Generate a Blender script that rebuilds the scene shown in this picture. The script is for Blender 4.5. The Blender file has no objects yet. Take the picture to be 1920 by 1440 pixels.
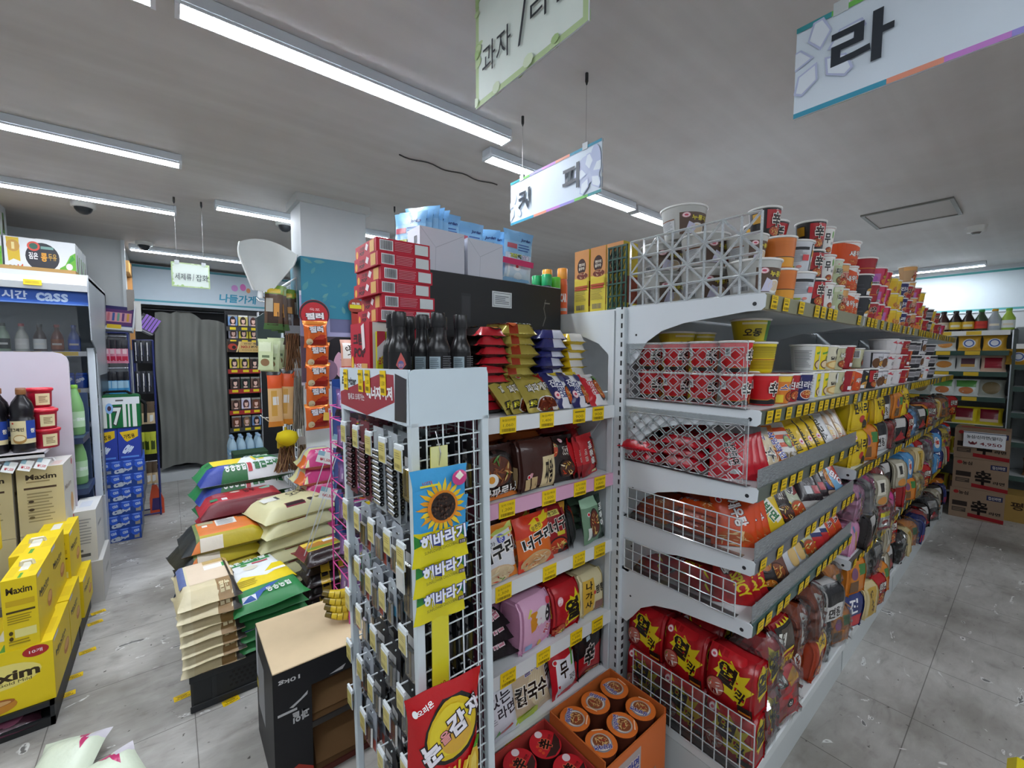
import bpy, bmesh, math, random
from math import sin, cos, pi, radians, sqrt
from mathutils import Vector, Matrix, Euler
S = bpy.context.scene
C = S.collection
# ---------- camera ----------
cd = bpy.data.cameras.new('camera'); cam = bpy.data.objects.new('camera', cd); C.objects.link(cam); S.camera = cam
cd.sensor_width = 36; cd.lens = 797.8 / 1920 * 36; cd.clip_start = .02
cam.location = (0, 0, 1.45)
yaw, pit, rol = radians(51.11), radians(-3.71), radians(.2)
fw = Vector((cos(yaw) * cos(pit), sin(yaw) * cos(pit), sin(pit)))
ri = Vector((sin(yaw), -cos(yaw), 0)); up = ri.cross(fw)
r2 = cos(rol) * ri + sin(rol) * up; u2 = cos(rol) * up - sin(rol) * ri
cam.rotation_euler = Matrix((r2, u2, -fw)).transposed().to_euler()
# ---------- world, exposure ----------
w = bpy.data.worlds.new('world'); S.world = w; w.use_nodes = True
w.node_tree.nodes['Background'].inputs[0].default_value = (.75, .8, .9, 1)
w.node_tree.nodes['Background'].inputs[1].default_value = .25
S.view_settings.view_transform = 'Standard'; S.view_settings.look = 'None'
S.view_settings.gamma = 1; S.view_settings.use_curve_mapping = False
S.view_settings.exposure = 0.95
LAMP = 34.0          # emission of every ceiling batten
S.cycles.use_denoising = True
S.cycles.max_bounces = 7; S.cycles.transparent_max_bounces = 24; S.cycles.caustics_reflective = False; S.cycles.caustics_refractive = False
S.cycles.sample_clamp_indirect = 4
# ---------- library ----------
def lin(h):
    if not isinstance(h, str): return h
    if len(h) == 3: h = ''.join(a + a for a in h)
    o = []
    for i in (0, 2, 4):
        c = int(h[i:i + 2], 16) / 255
        o.append(c / 12.92 if c <= .04045 else ((c + .055) / 1.055) ** 2.4)
    return (*o, 1)
MATS = {}
def mat(name, rough=.5, metal=0, bump=0, bs=60, coat=0, var=.06, vs=12, spec=.5, emit=0, alpha=1, dist=.002):
    """printed / painted surface: its own colours come from the mesh's Col attribute"""
    if name in MATS: return MATS[name]
    m = bpy.data.materials.new(name); m.use_nodes = True; MATS[name] = m
    n, l = m.node_tree.nodes, m.node_tree.links; b = n['Principled BSDF']
    a = n.new('ShaderNodeAttribute'); a.attribute_name = 'Col'
    tc = n.new('ShaderNodeTexCoord'); no = n.new('ShaderNodeTexNoise'); no.inputs['Scale'].default_value = vs; no.inputs['Detail'].default_value = 4
    l.new(tc.outputs['Object'], no.inputs['Vector'])
    mr = n.new('ShaderNodeMapRange'); mr.inputs[3].default_value = 1 - var; mr.inputs[4].default_value = 1 + var * .6
    l.new(no.outputs[0], mr.inputs[0])
    mx = n.new('ShaderNodeMix'); mx.data_type = 'RGBA'; mx.blend_type = 'MULTIPLY'; mx.inputs[0].default_value = 1
    l.new(a.outputs['Color'], mx.inputs[6]); l.new(mr.outputs[0], mx.inputs[7]); l.new(mx.outputs[2], b.inputs['Base Color'])
    b.inputs['Roughness'].default_value = rough; b.inputs['Metallic'].default_value = metal
    b.inputs['Coat Weight'].default_value = coat; b.inputs['Coat Roughness'].default_value = .12
    b.inputs['Specular IOR Level'].default_value = spec; b.inputs['Alpha'].default_value = alpha
    if emit:
        l.new(mx.outputs[2], b.inputs['Emission Color']); b.inputs['Emission Strength'].default_value = emit
    if bump:
        n2 = n.new('ShaderNodeTexNoise'); n2.inputs['Scale'].default_value = bs; n2.inputs['Detail'].default_value = 3
        bu = n.new('ShaderNodeBump'); bu.inputs['Strength'].default_value = bump; bu.inputs['Distance'].default_value = dist
        l.new(tc.outputs['Object'], n2.inputs['Vector']); l.new(n2.outputs[0], bu.inputs['Height']); l.new(bu.outputs[0], b.inputs['Normal'])
    return m
FILM = mat('printed_film', .26, bump=.55, bs=38, var=.05, dist=.004)
SACK = mat('woven_sack_film', .42, bump=.5, bs=22, var=.07, dist=.006)
CARD = mat('printed_card', .5, var=.05, spec=.35)
KRAFT = mat('kraft_card', .8, bump=.15, bs=90, var=.12, spec=.2)
PAPER = mat('cup_paper', .38, var=.04)
PLA = mat('gloss_plastic', .28, var=.04)
MATTE = mat('matte_plastic', .55, var=.06)
ENAMEL = mat('enamelled_steel', .38, var=.05, vs=5, bump=.05, bs=200)
STEEL = mat('bright_metal', .25, metal=.85, var=.08)
CLOTH = mat('fabric', .85, bump=.4, bs=350, var=.1, vs=6, spec=.2)
FOIL = mat('foil_film', .22, metal=.35, bump=.6, bs=45, var=.1, dist=.004)
def clearmat(name, tint='f4f8f8', gl=.06, gr=.08, base=.1):
    if name in MATS: return MATS[name]
    m = bpy.data.materials.new(name); m.use_nodes = True; MATS[name] = m
    n, l = m.node_tree.nodes, m.node_tree.links; n.remove(n['Principled BSDF'])
    t = n.new('ShaderNodeBsdfTransparent'); t.inputs[0].default_value = lin(tint)
    g = n.new('ShaderNodeBsdfGlossy'); g.inputs['Roughness'].default_value = gr
    d = n.new('ShaderNodeBsdfDiffuse'); d.inputs[0].default_value = lin('e8eef0')
    no = n.new('ShaderNodeTexNoise'); no.inputs['Scale'].default_value = 40
    fr = n.new('ShaderNodeFresnel'); fr.inputs[0].default_value = 1.45
    ad = n.new('ShaderNodeMath'); ad.operation = 'ADD'; ad.inputs[1].default_value = gl; l.new(fr.outputs[0], ad.inputs[0])
    mb = n.new('ShaderNodeMath'); mb.operation = 'MULTIPLY'; mb.inputs[1].default_value = base * 2; l.new(no.outputs[0], mb.inputs[0])
    m0 = n.new('ShaderNodeMixShader'); l.new(mb.outputs[0], m0.inputs[0]); l.new(t.outputs[0], m0.inputs[1]); l.new(d.outputs[0], m0.inputs[2])
    m1 = n.new('ShaderNodeMixShader'); l.new(ad.outputs[0], m1.inputs[0]); l.new(m0.outputs[0], m1.inputs[1]); l.new(g.outputs[0], m1.inputs[2])
    l.new(m1.outputs[0], n['Material Output'].inputs[0])
    return m
CLEAR = clearmat('clear_acrylic', base=.03, gl=.01, tint='f6f9f9')
CLEARE = clearmat('clear_acrylic_rib', base=.62, gl=.18)
BARM = clearmat('clear_lattice_bar', base=.13, gl=.02, gr=.2)
LIP = clearmat('smoked_clear_lip', base=.28, gl=.03, gr=.2, tint='d8dcdf')
WRAP = clearmat('clear_film', base=.04, gl=.04, gr=.12, tint='fbfcfc')
GLASS = clearmat('glass', base=.02, gl=.03, gr=.02)
FROST = clearmat('milky_plastic', base=.42, gl=.05, gr=.25)

class MB:
    def __init__(s): s.v = []; s.f = []; s.c = []; s.s = []
    def add(s, vs, fs, col, smooth=False, M=None):
        o = len(s.v)
        if M is not None: vs = [M @ Vector(p) for p in vs]
        s.v.extend(tuple(p) for p in vs)
        many = isinstance(col, list)
        for i, f in enumerate(fs):
            s.f.append(tuple(a + o for a in f)); s.c.append(lin(col[i] if many else col)); s.s.append(smooth)
        return s
    def box(s, x0, y0, z0, x1, y1, z1, col, bev=0, M=None, cols=None):
        """cols: optional {'t','b','f','k','l','r'} colours for top, bottom, front(-y), back, left(-x), right"""
        c = dict.fromkeys('tbfklr', col)
        if cols: c.update(cols)
        if bev <= 0:
            v = [(x0, y0, z0), (x1, y0, z0), (x1, y1, z0), (x0, y1, z0), (x0, y0, z1), (x1, y0, z1), (x1, y1, z1), (x0, y1, z1)]
            return s.add(v, [(3, 2, 1, 0), (4, 5, 6, 7), (0, 1, 5, 4), (2, 3, 7, 6), (3, 0, 4, 7), (1, 2, 6, 5)], [c['b'], c['t'], c['f'], c['k'], c['l'], c['r']], M=M)
        b = min(bev, (x1 - x0) / 2.01, (y1 - y0) / 2.01, (z1 - z0) / 2.01)
        v = []; idx = {}
        for i, X in enumerate((x0, x1)):
            for j, Y in enumerate((y0, y1)):
                for k, Z in enumerate((z0, z1)):
                    sx, sy, sz = (1, -1)[i] * b, (1, -1)[j] * b, (1, -1)[k] * b
                    for ax in range(3):
                        idx[i, j, k, ax] = len(v)
                        v.append((X + (0 if ax == 0 else sx), Y + (0 if ax == 1 else sy), Z + (0 if ax == 2 else sz)))
        I = idx; fs = []; cs = []
        def q(ks, cc): fs.append(tuple(I[k] for k in ks)); cs.append(cc)
        q([(0, 0, 0, 0), (0, 0, 1, 0), (0, 1, 1, 0), (0, 1, 0, 0)], c['l']); q([(1, 0, 0, 0), (1, 1, 0, 0), (1, 1, 1, 0), (1, 0, 1, 0)], c['r'])
        q([(0, 0, 0, 1), (1, 0, 0, 1), (1, 0, 1, 1), (0, 0, 1, 1)], c['f']); q([(0, 1, 0, 1), (0, 1, 1, 1), (1, 1, 1, 1), (1, 1, 0, 1)], c['k'])
        q([(0, 0, 0, 2), (0, 1, 0, 2), (1, 1, 0, 2), (1, 0, 0, 2)], c['b']); q([(0, 0, 1, 2), (1, 0, 1, 2), (1, 1, 1, 2), (0, 1, 1, 2)], c['t'])
        for i in (0, 1):
            for j in (0, 1): q([(i, j, 0, 0), (i, j, 1, 0), (i, j, 1, 1), (i, j, 0, 1)], c['f'] if j == 0 else c['k'])
        for i in (0, 1):
            for k in (0, 1): q([(i, 0, k, 0), (i, 1, k, 0), (i, 1, k, 2), (i, 0, k, 2)], c['t'] if k else c['b'])
        for j in (0, 1):
            for k in (0, 1): q([(0, j, k, 1), (1, j, k, 1), (1, j, k, 2), (0, j, k, 2)], c['t'] if k else c['b'])
        for i in (0, 1):
            for j in (0, 1):
                for k in (0, 1): q([(i, j, k, 0), (i, j, k, 1), (i, j, k, 2)], c['t'] if k else c['b'])
        return s.add(v, fs, cs, M=M)
    def lathe(s, prof, col, n=20, M=None, smooth=True, caps=True):
        """prof: [(r, z)] bottom to top; col: one colour or one per ring gap"""
        v = []; fs = []; cs = []
        for r, z in prof:
            for i in range(n): a = 2 * pi * i / n; v.append((r * cos(a), r * sin(a), z))
        for j in range(len(prof) - 1):
            for i in range(n):
                k = (i + 1) % n; fs.append((j * n + i, j * n + k, j * n + n + k, j * n + n + i)); cs.append(col[j] if isinstance(col, list) else col)
        s.add(v, fs, cs, smooth, M)
        if caps:
            for r, z, cc, rev in ((prof[0][0], prof[0][1], cs[0], 1), (prof[-1][0], prof[-1][1], cs[-1], 0)):
                if r > 1e-4:
                    ring = [(r * cos(2 * pi * i / n), r * sin(2 * pi * i / n), z) for i in range(n)]
                    s.add(ring, [tuple(range(n))[::-1] if rev else tuple(range(n))], cc, False, M)
        return s
    def rod(s, a, b, r, col, n=6, r2=None, smooth=True):
        a, b = Vector(a), Vector(b); d = b - a; L = d.length
        if L < 1e-6: return s
        M = Matrix.Translation(a) @ d.to_track_quat('Z', 'Y').to_matrix().to_4x4()
        return s.lathe([(r, 0), (r if r2 is None else r2, L)], col, n, M, smooth)
    def tube(s, pts, r, col, n=6):
        for a, b in zip(pts, pts[1:]): s.rod(a, b, r, col, n)
        return s
    def grid(s, fn, nu, nv, col, smooth=True, flip=False):
        v = [fn(i / nu, j / nv) for j in range(nv + 1) for i in range(nu + 1)]
        fs = []
        for j in range(nv):
            for i in range(nu):
                a = j * (nu + 1) + i; q = (a, a + 1, a + nu + 2, a + nu + 1); fs.append(q[::-1] if flip else q)
        return s.add(v, fs, col, smooth)
    def prism(s, poly, a, b, col, axis='y', M=None, cap=None):
        """extrude a 2-D outline from a to b along an axis; outline in the other two coordinates"""
        P = {'y': lambda p, t: (p[0], t, p[1]), 'x': lambda p, t: (t, p[0], p[1]), 'z': lambda p, t: (p[0], p[1], t)}[axis]
        n = len(poly); v = [P(p, a) for p in poly] + [P(p, b) for p in poly]
        fs = [tuple(range(n)), tuple(range(2 * n - 1, n - 1, -1))] + [(i, n + i, n + (i + 1) % n, (i + 1) % n) for i in range(n)]
        return s.add(v, fs, [cap or col] * 2 + [col] * n, M=M)
    def art(s, ops, fn, asp=1, nu=1, nv=1, smooth=True):
        for vs, fs, cs in art_mesh(ops, asp, nu, nv):
            s.add([fn(*p) for p in vs], fs, cs, smooth)
        return s
    def build(s, name, m, parent=None, loc=None, rot=None):
        me = bpy.data.meshes.new(name); me.from_pydata(s.v, [], s.f)
        a = me.color_attributes.new('Col', 'FLOAT_COLOR', 'CORNER')
        buf = []
        for f, c in zip(s.f, s.c): buf.extend(c * len(f))
        a.data.foreach_set('color', buf)
        me.polygons.foreach_set('use_smooth', s.s)
        me.materials.append(m); me.update()
        o = bpy.data.objects.new(name, me); C.objects.link(o)
        if parent: o.parent = parent
        if loc is not None: o.location = loc
        if rot is not None: o.rotation_euler = rot
        return o

# ---- flat artwork: rectangles, ellipses, outlines and lettering in a 0..1 x 0..1 panel ----
TXT = {}
def text_raw(t, bold):
    k = (t, bold)
    if k not in TXT:
        cu = bpy.data.curves.new('lettering', 'FONT'); cu.body = t; cu.size = 1; cu.offset = bold; cu.resolution_u = 2; cu.fill_mode = 'FRONT'
        ob = bpy.data.objects.new('lettering', cu); me = bpy.data.meshes.new_from_object(ob)
        v = [(p.co.x, p.co.y) for p in me.vertices]; f = [tuple(p.vertices) for p in me.polygons]
        bpy.data.objects.remove(ob); bpy.data.curves.remove(cu); bpy.data.meshes.remove(me)
        if not v: v = [(0, 0), (1, 0), (1, 1)]; f = [(0, 1, 2)]
        TXT[k] = (v, f, min(p[0] for p in v), max(p[0] for p in v), min(p[1] for p in v), max(p[1] for p in v))
    return TXT[k]
def text_mesh(t, bold, ref):
    v, f = text_raw(t, bold)[:2]; _, _, x0, x1, y0, y1 = text_raw(t, ref)
    w, h = max(x1 - x0, .05), max(y1 - y0, .05)
    return [((p[0] - x0) / w - .5, (p[1] - y0) / h - .5) for p in v], f
def T(t, cu, cv, w, h, col, out=None, rot=0, bold=.025, shear=0): return ('T', t, cu, cv, w, h, col, out, rot, bold, shear)
def R(a, b, c, d, col): return ('R', a, b, c, d, col)
def E(a, b, c, d, col, n=20): return ('E', a, b, c, d, col, n)
def P(pts, col): return ('P', pts, col)
ARTC = {}
def art_mesh(ops, asp, nu, nv):
    key = (id(ops), asp, nu, nv)
    if key in ARTC: return ARTC[key][1]
    bm = bmesh.new(); L = bm.faces.layers.int.new('c'); cols = []
    def put(vs, fs, lay, col):
        bv = [bm.verts.new((a, b, lay)) for a, b in vs]; cols.append(col)
        for f in fs:
            try: q = bm.faces.new([bv[i] for i in f]); q[L] = len(cols) - 1
            except ValueError: pass
    lay = 0
    for op in ops:
        k = op[0]
        if k == 'R': _, a, b, c, d, col = op; put([(a, b), (c, b), (c, d), (a, d)], [(0, 1, 2, 3)], lay, col)
        elif k == 'E':
            _, a, b, ru, rv, col, n = op
            put([(a + ru * cos(2 * pi * i / n), b + rv * sin(2 * pi * i / n)) for i in range(n)], [tuple(range(n))], lay, col)
        elif k == 'P': put(op[1], [tuple(range(len(op[1])))], lay, op[2])
        else:
            _, t, cu, cv, w, h, col, out, rot, bold, shear = op
            ca, sa = cos(radians(rot)), sin(radians(rot))
            for bo, cc in ((bold + .05, out), (bold, col)):
                if cc is None: continue
                vs, fs = text_mesh(t, bo, bold); o = []
                for x, y in vs:
                    X, Y = x * w * asp + shear * y * h, y * h
                    o.append((cu + (X * ca - Y * sa) / asp, cv + X * sa + Y * ca))
                put(o, fs, lay, cc); lay += .6
        lay += 1
    for n, no in ((nu, 0), (nv, 1)):
        for i in range(1, n):
            co = Vector((0, 0, 0)); co[no] = i / n; nr = Vector((0, 0, 0)); nr[no] = 1
            bmesh.ops.bisect_plane(bm, geom=bm.verts[:] + bm.edges[:] + bm.faces[:], plane_co=co, plane_no=nr, dist=1e-6)
    for no in (0, 1):
        for e in (0, 1):
            co = Vector((0, 0, 0)); co[no] = e; nr = Vector((0, 0, 0)); nr[no] = 1 if e else -1
            bmesh.ops.bisect_plane(bm, geom=bm.verts[:] + bm.edges[:] + bm.faces[:], plane_co=co, plane_no=nr, dist=1e-6, clear_outer=True)
    bm.verts.index_update()
    vs = [tuple(v.co) for v in bm.verts]; fs = []; cs = []
    for f in bm.faces:
        f.normal_update(); ids = tuple(v.index for v in f.verts)
        fs.append(ids if f.normal.z >= 0 else ids[::-1]); cs.append(cols[f[L]])
    bm.free()
    ARTC[key] = (ops, [(vs, fs, cs)]); return ARTC[key][1]
LAY = .00016
def flat(p0, du, dv):
    """panel map: corner p0, edge vectors du (u) and dv (v); print layers rise along du x dv"""
    p0, du, dv = Vector(p0), Vector(du), Vector(dv); n = du.cross(dv).normalized()
    return lambda u, v, l=0: tuple(p0 + du * u + dv * v + n * (l * LAY + .0002))
def noodles(cu, cv, ru, rv, seed=1, soup='b4471c', rim='2a1a14', n=16, cs=('e8c069', 'd99a3a', '5d8f2c', 'f3e6c4', 'c23a1a')):
    rd = random.Random(seed); o = [E(cu, cv, ru, rv, rim), E(cu, cv, ru * .9, rv * .86, soup)]
    for i in range(n):
        a = rd.uniform(0, 2 * pi); q = sqrt(rd.random()) * .72; x = cu + ru * q * cos(a); y = cv + rv * q * sin(a); t = rd.uniform(0, pi)
        l = rd.uniform(.14, .34); b = l * .28; c = cs[0] if rd.random() < .5 else rd.choice(cs)
        pts = [(x + ru * (l * cos(t) * s1 - b * sin(t) * s2), y + rv * (l * sin(t) * s1 + b * cos(t) * s2)) for s1, s2 in ((-1, 0), (-.4, .8), (.4, .8), (1, 0), (.4, -.5), (-.4, -.5))]
        o.append(P(pts, c))
    return o
def bars(u0, v0, u1, v1, col='333', n=9, seed=0):
    rd = random.Random(seed); o = []; x = u0
    while x < u1:
        wd = (u1 - u0) / n * rd.uniform(.2, .7); o.append(R(x, v0, min(x + wd, u1), v1, col)); x += wd + (u1 - u0) / n * rd.uniform(.3, .6)
    return o
def lines(u0, v0, u1, v1, n, col='555', seed=0):
    rd = random.Random(seed); h = (v1 - v0) / n
    return [R(u0, v0 + i * h + h * .28, u0 + (u1 - u0) * rd.uniform(.7, 1), v0 + i * h + h * .66, col) for i in range(n)]

# ---- objects ----
ORD = 'first second third fourth fifth sixth seventh eighth ninth tenth eleventh twelfth thirteenth fourteenth fifteenth sixteenth seventeenth eighteenth nineteenth twentieth'.split()
def tag(o, label, cat, group=None, kind=None):
    o['label'] = label; o['category'] = cat
    if group: o['group'] = group
    if kind: o['kind'] = kind
    return o
def thing(name, loc=(0, 0, 0), rz=0, label=None, cat=None, group=None):
    o = bpy.data.objects.new(name, None); C.objects.link(o); o.location = loc
    o.rotation_euler = (0, 0, rz) if not isinstance(rz, (tuple, list)) else rz
    o.empty_display_size = .05
    if label: tag(o, label, cat, group)
    return o
def struct(o): o['kind'] = 'structure'; return o
KIDS = {}
def copy_tree(o, parent=None):
    c = o.copy(); C.objects.link(c)
    if parent: c.parent = parent
    for k in o.children: copy_tree(k, c)
    return c
PROTO = {}
def put(key, make, loc, rot=(0, 0, 0), label='', cat='', group=None, scale=1):
    if key in PROTO:
        o = copy_tree(PROTO[key])
        for k in ('group',):
            if k in o: del o[k]
    else: o = PROTO[key] = make()
    o.location = loc; o.rotation_euler = rot
    o.scale = (scale,) * 3 if not isinstance(scale, tuple) else scale
    return tag(o, label, cat, group)
# ---------- room ----------
def plainmat(name, build):
    m = bpy.data.materials.new(name); m.use_nodes = True
    build(m.node_tree.nodes, m.node_tree.links, m.node_tree.nodes['Principled BSDF']); return m
def ramp(n, stops):
    r = n.new('ShaderNodeValToRGB'); e = r.color_ramp.elements
    while len(e) < len(stops): e.new(.5)
    for x, (p, c) in zip(e, stops): x.position = p; x.color = lin(c)
    return r
def mixn(n, l, a, b, f, mode='MIX'):
    m = n.new('ShaderNodeMix'); m.data_type = 'RGBA'; m.blend_type = mode
    for s, v in ((0, f), (6, a), (7, b)):
        if hasattr(v, 'links'): l.new(v, m.inputs[s])
        elif isinstance(v, str): m.inputs[s].default_value = lin(v)
        else: m.inputs[s].default_value = v
    return m.outputs[2]
def floor_nodes(n, l, b):
    tc = n.new('ShaderNodeTexCoord'); O = tc.outputs['Object']
    mp = n.new('ShaderNodeMapping'); mp.inputs['Scale'].default_value = (3.2, 9, 1); mp.inputs['Rotation'].default_value = (0, 0, .5); l.new(O, mp.inputs[0])
    v = n.new('ShaderNodeTexNoise'); v.inputs['Scale'].default_value = 2.2; v.inputs['Detail'].default_value = 9; v.inputs['Roughness'].default_value = .66; v.inputs['Distortion'].default_value = .5; l.new(mp.outputs[0], v.inputs['Vector'])
    r = ramp(n, [(.25, '93908b'), (.42, 'b3b0ab'), (.6, 'bdbbb6'), (.8, 'cccac6')]); l.new(v.outputs[0], r.inputs[0])
    br = n.new('ShaderNodeTexBrick'); br.offset = 0; br.inputs['Scale'].default_value = 1
    br.inputs['Brick Width'].default_value = .45; br.inputs['Row Height'].default_value = .45; br.inputs['Mortar Size'].default_value = .0022; br.inputs['Mortar Smooth'].default_value = .6
    br.inputs[1].default_value = br.inputs[2].default_value = (1, 1, 1, 1); br.inputs[3].default_value = (.22, .21, .2, 1)
    m2 = n.new('ShaderNodeMapping'); m2.inputs['Location'].default_value = (-.03, -.25, 0); l.new(O, m2.inputs[0]); l.new(m2.outputs[0], br.inputs[0])
    c = mixn(n, l, r.outputs[0], br.outputs[0], .8, 'MULTIPLY')
    g = n.new('ShaderNodeTexNoise'); g.inputs['Scale'].default_value = 1.3; g.inputs['Detail'].default_value = 5; l.new(O, g.inputs['Vector'])
    rg = ramp(n, [(.36, '8d867e'), (.58, 'ffffff')]); l.new(g.outputs[0], rg.inputs[0]); c = mixn(n, l, c, rg.outputs[0], .75, 'MULTIPLY')
    # scuffed dark spots and torn patches where the vinyl has worn through
    k = n.new('ShaderNodeTexNoise'); k.inputs['Scale'].default_value = 6.5; k.inputs['Detail'].default_value = 4; k.inputs['Distortion'].default_value = 1.4
    m3 = n.new('ShaderNodeMapping'); m3.inputs['Scale'].default_value = (.9, 1.5, 1); m3.inputs['Location'].default_value = (.35, .1, 0); l.new(O, m3.inputs[0]); l.new(m3.outputs[0], k.inputs['Vector'])
    rim = ramp(n, [(.655, '000'), (.672, 'fff'), (.69, 'fff'), (.70, '000')]); l.new(k.outputs[0], rim.inputs[0])
    pit = ramp(n, [(.685, '000'), (.70, 'fff')]); l.new(k.outputs[0], pit.inputs[0])
    c = mixn(n, l, c, 'd9d9d6', rim.outputs[0]); c = mixn(n, l, c, '6d6c6a', pit.outputs[0])
    d = n.new('ShaderNodeTexNoise'); d.inputs['Scale'].default_value = 38; d.inputs['Detail'].default_value = 3; l.new(O, d.inputs['Vector'])
    rd = ramp(n, [(.69, '000'), (.74, 'fff')]); l.new(d.outputs[0], rd.inputs[0]); c = mixn(n, l, c, '4b4742', rd.outputs[0])
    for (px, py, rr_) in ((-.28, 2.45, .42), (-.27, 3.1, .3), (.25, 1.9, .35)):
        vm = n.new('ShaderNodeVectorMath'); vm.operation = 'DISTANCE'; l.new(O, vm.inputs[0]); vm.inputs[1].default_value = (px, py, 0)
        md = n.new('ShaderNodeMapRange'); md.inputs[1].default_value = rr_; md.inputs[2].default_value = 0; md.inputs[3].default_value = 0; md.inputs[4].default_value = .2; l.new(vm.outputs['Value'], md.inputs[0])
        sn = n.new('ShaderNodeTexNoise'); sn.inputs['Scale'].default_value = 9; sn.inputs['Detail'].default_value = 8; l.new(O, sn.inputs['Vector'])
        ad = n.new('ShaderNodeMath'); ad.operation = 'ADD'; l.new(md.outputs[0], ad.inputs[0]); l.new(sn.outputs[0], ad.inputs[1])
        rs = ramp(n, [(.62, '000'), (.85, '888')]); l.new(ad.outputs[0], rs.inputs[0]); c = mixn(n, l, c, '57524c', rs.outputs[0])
    l.new(c, b.inputs['Base Color']); b.inputs['Roughness'].default_value = .42; b.inputs['Specular IOR Level'].default_value = .4
    bu = n.new('ShaderNodeBump'); bu.inputs['Strength'].default_value = .12; bu.inputs['Distance'].default_value = .002; l.new(v.outputs[0], bu.inputs['Height']); l.new(bu.outputs[0], b.inputs['Normal'])
def ceil_nodes(n, l, b):
    tc = n.new('ShaderNodeTexCoord'); O = tc.outputs['Object']
    mp = n.new('ShaderNodeMapping'); mp.inputs['Scale'].default_value = (.12, 6, 1); l.new(O, mp.inputs[0])
    v = n.new('ShaderNodeTexNoise'); v.inputs['Scale'].default_value = 2; v.inputs['Detail'].default_value = 5; l.new(mp.outputs[0], v.inputs['Vector'])
    r = ramp(n, [(.3, 'cbc8c5'), (.55, 'd0cdca'), (.75, 'd5d3d0')]); l.new(v.outputs[0], r.inputs[0])
    g = n.new('ShaderNodeTexNoise'); g.inputs['Scale'].default_value = .8; g.inputs['Detail'].default_value = 6; g.inputs['Roughness'].default_value = .6; l.new(O, g.inputs['Vector'])
    rg = ramp(n, [(.35, 'cfc4be'), (.6, 'ffffff')]); l.new(g.outputs[0], rg.inputs[0]); c = mixn(n, l, r.outputs[0], rg.outputs[0], .45, 'MULTIPLY')
    vo = n.new('ShaderNodeTexVoronoi'); vo.inputs['Scale'].default_value = 34; l.new(O, vo.inputs['Vector'])
    rv = ramp(n, [(.02, '55504c'), (.035, 'ffffff')]); l.new(vo.outputs[0], rv.inputs[0])
    sp = n.new('ShaderNodeTexNoise'); sp.inputs['Scale'].default_value = 1.1; l.new(O, sp.inputs['Vector'])
    rs = ramp(n, [(.58, '000'), (.66, 'fff')]); l.new(sp.outputs[0], rs.inputs[0])
    c = mixn(n, l, c, mixn(n, l, c, rv.outputs[0], 1.0, 'MULTIPLY'), rs.outputs[0])
    l.new(c, b.inputs['Base Color']); b.inputs['Roughness'].default_value = .62
    wv = n.new('ShaderNodeTexWave'); wv.bands_direction = 'Y'; wv.inputs['Scale'].default_value = 2.1; wv.inputs['Distortion'].default_value = .4; l.new(O, wv.inputs[0])
    n2 = n.new('ShaderNodeTexNoise'); n2.inputs['Scale'].default_value = 160; l.new(O, n2.inputs['Vector'])
    ad = n.new('ShaderNodeMath'); ad.operation = 'MULTIPLY_ADD'; ad.inputs[1].default_value = .16; l.new(n2.outputs[0], ad.inputs[0]); l.new(wv.outputs[0], ad.inputs[2])
    bu = n.new('ShaderNodeBump'); bu.inputs['Strength'].default_value = .12; bu.inputs['Distance'].default_value = .006; l.new(ad.outputs[0], bu.inputs['Height']); l.new(bu.outputs[0], b.inputs['Normal'])
def wall_nodes(n, l, b):
    tc = n.new('ShaderNodeTexCoord'); O = tc.outputs['Object']
    v = n.new('ShaderNodeTexNoise'); v.inputs['Scale'].default_value = 2.5; v.inputs['Detail'].default_value = 6; l.new(O, v.inputs['Vector'])
    r = ramp(n, [(.3, 'c4c8ca'), (.6, 'd0d4d6')]); l.new(v.outputs[0], r.inputs[0]); l.new(r.outputs[0], b.inputs['Base Color']); b.inputs['Roughness'].default_value = .65
FLOORM = plainmat('worn_vinyl_floor', floor_nodes); CEILM = plainmat('painted_ceiling', ceil_nodes); WALLM = plainmat('painted_wall', wall_nodes)
def slab(name, x0, y0, z0, x1, y1, z1, m, col='ccc'):
    return struct(MB().box(x0, y0, z0, x1, y1, z1, col).build(name, m))
X0, X1, Y0, Y1, ZC = -2.6, 7.0, -2.2, 6.9, 2.45
slab('floor', X0, Y0, -.1, X1, Y1, 0, FLOORM); slab('ceiling', X0, Y0, ZC, X1, Y1, ZC + .1, CEILM)
slab('wall_end', X1, Y0, 0, X1 + .1, Y1, ZC, WALLM); slab('wall_back', X0, Y1, 0, X1, Y1 + .1, ZC, WALLM)
slab('wall_near', X0 - .1, Y0, 0, X0, Y1, ZC, WALLM); slab('wall_aisle', X0, Y0 - .1, 0, X1, Y0, ZC, WALLM)
slab('wall_cooler', X0, 5.1, 0, -.28, 5.2, ZC, WALLM)
slab('wall_recess', -.36, 5.2, 0, -.28, Y1, ZC, WALLM)
slab('trim_corner', -.285, 5.07, 0, -.262, 5.1, ZC, ENAMEL, 'dfe6ea')
slab('trim_timber', -.28, 5.55, 1.5, -.245, 5.64, 2.33, CARD, 'c08a50')
slab('trim_timber_head', -.28, 5.2, 2.2, -.245, 5.64, 2.3, CARD, 'c89858')
slab('floor_sill', -.28, 6.2, 0, 1.4, Y1, .1, WALLM)
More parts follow.
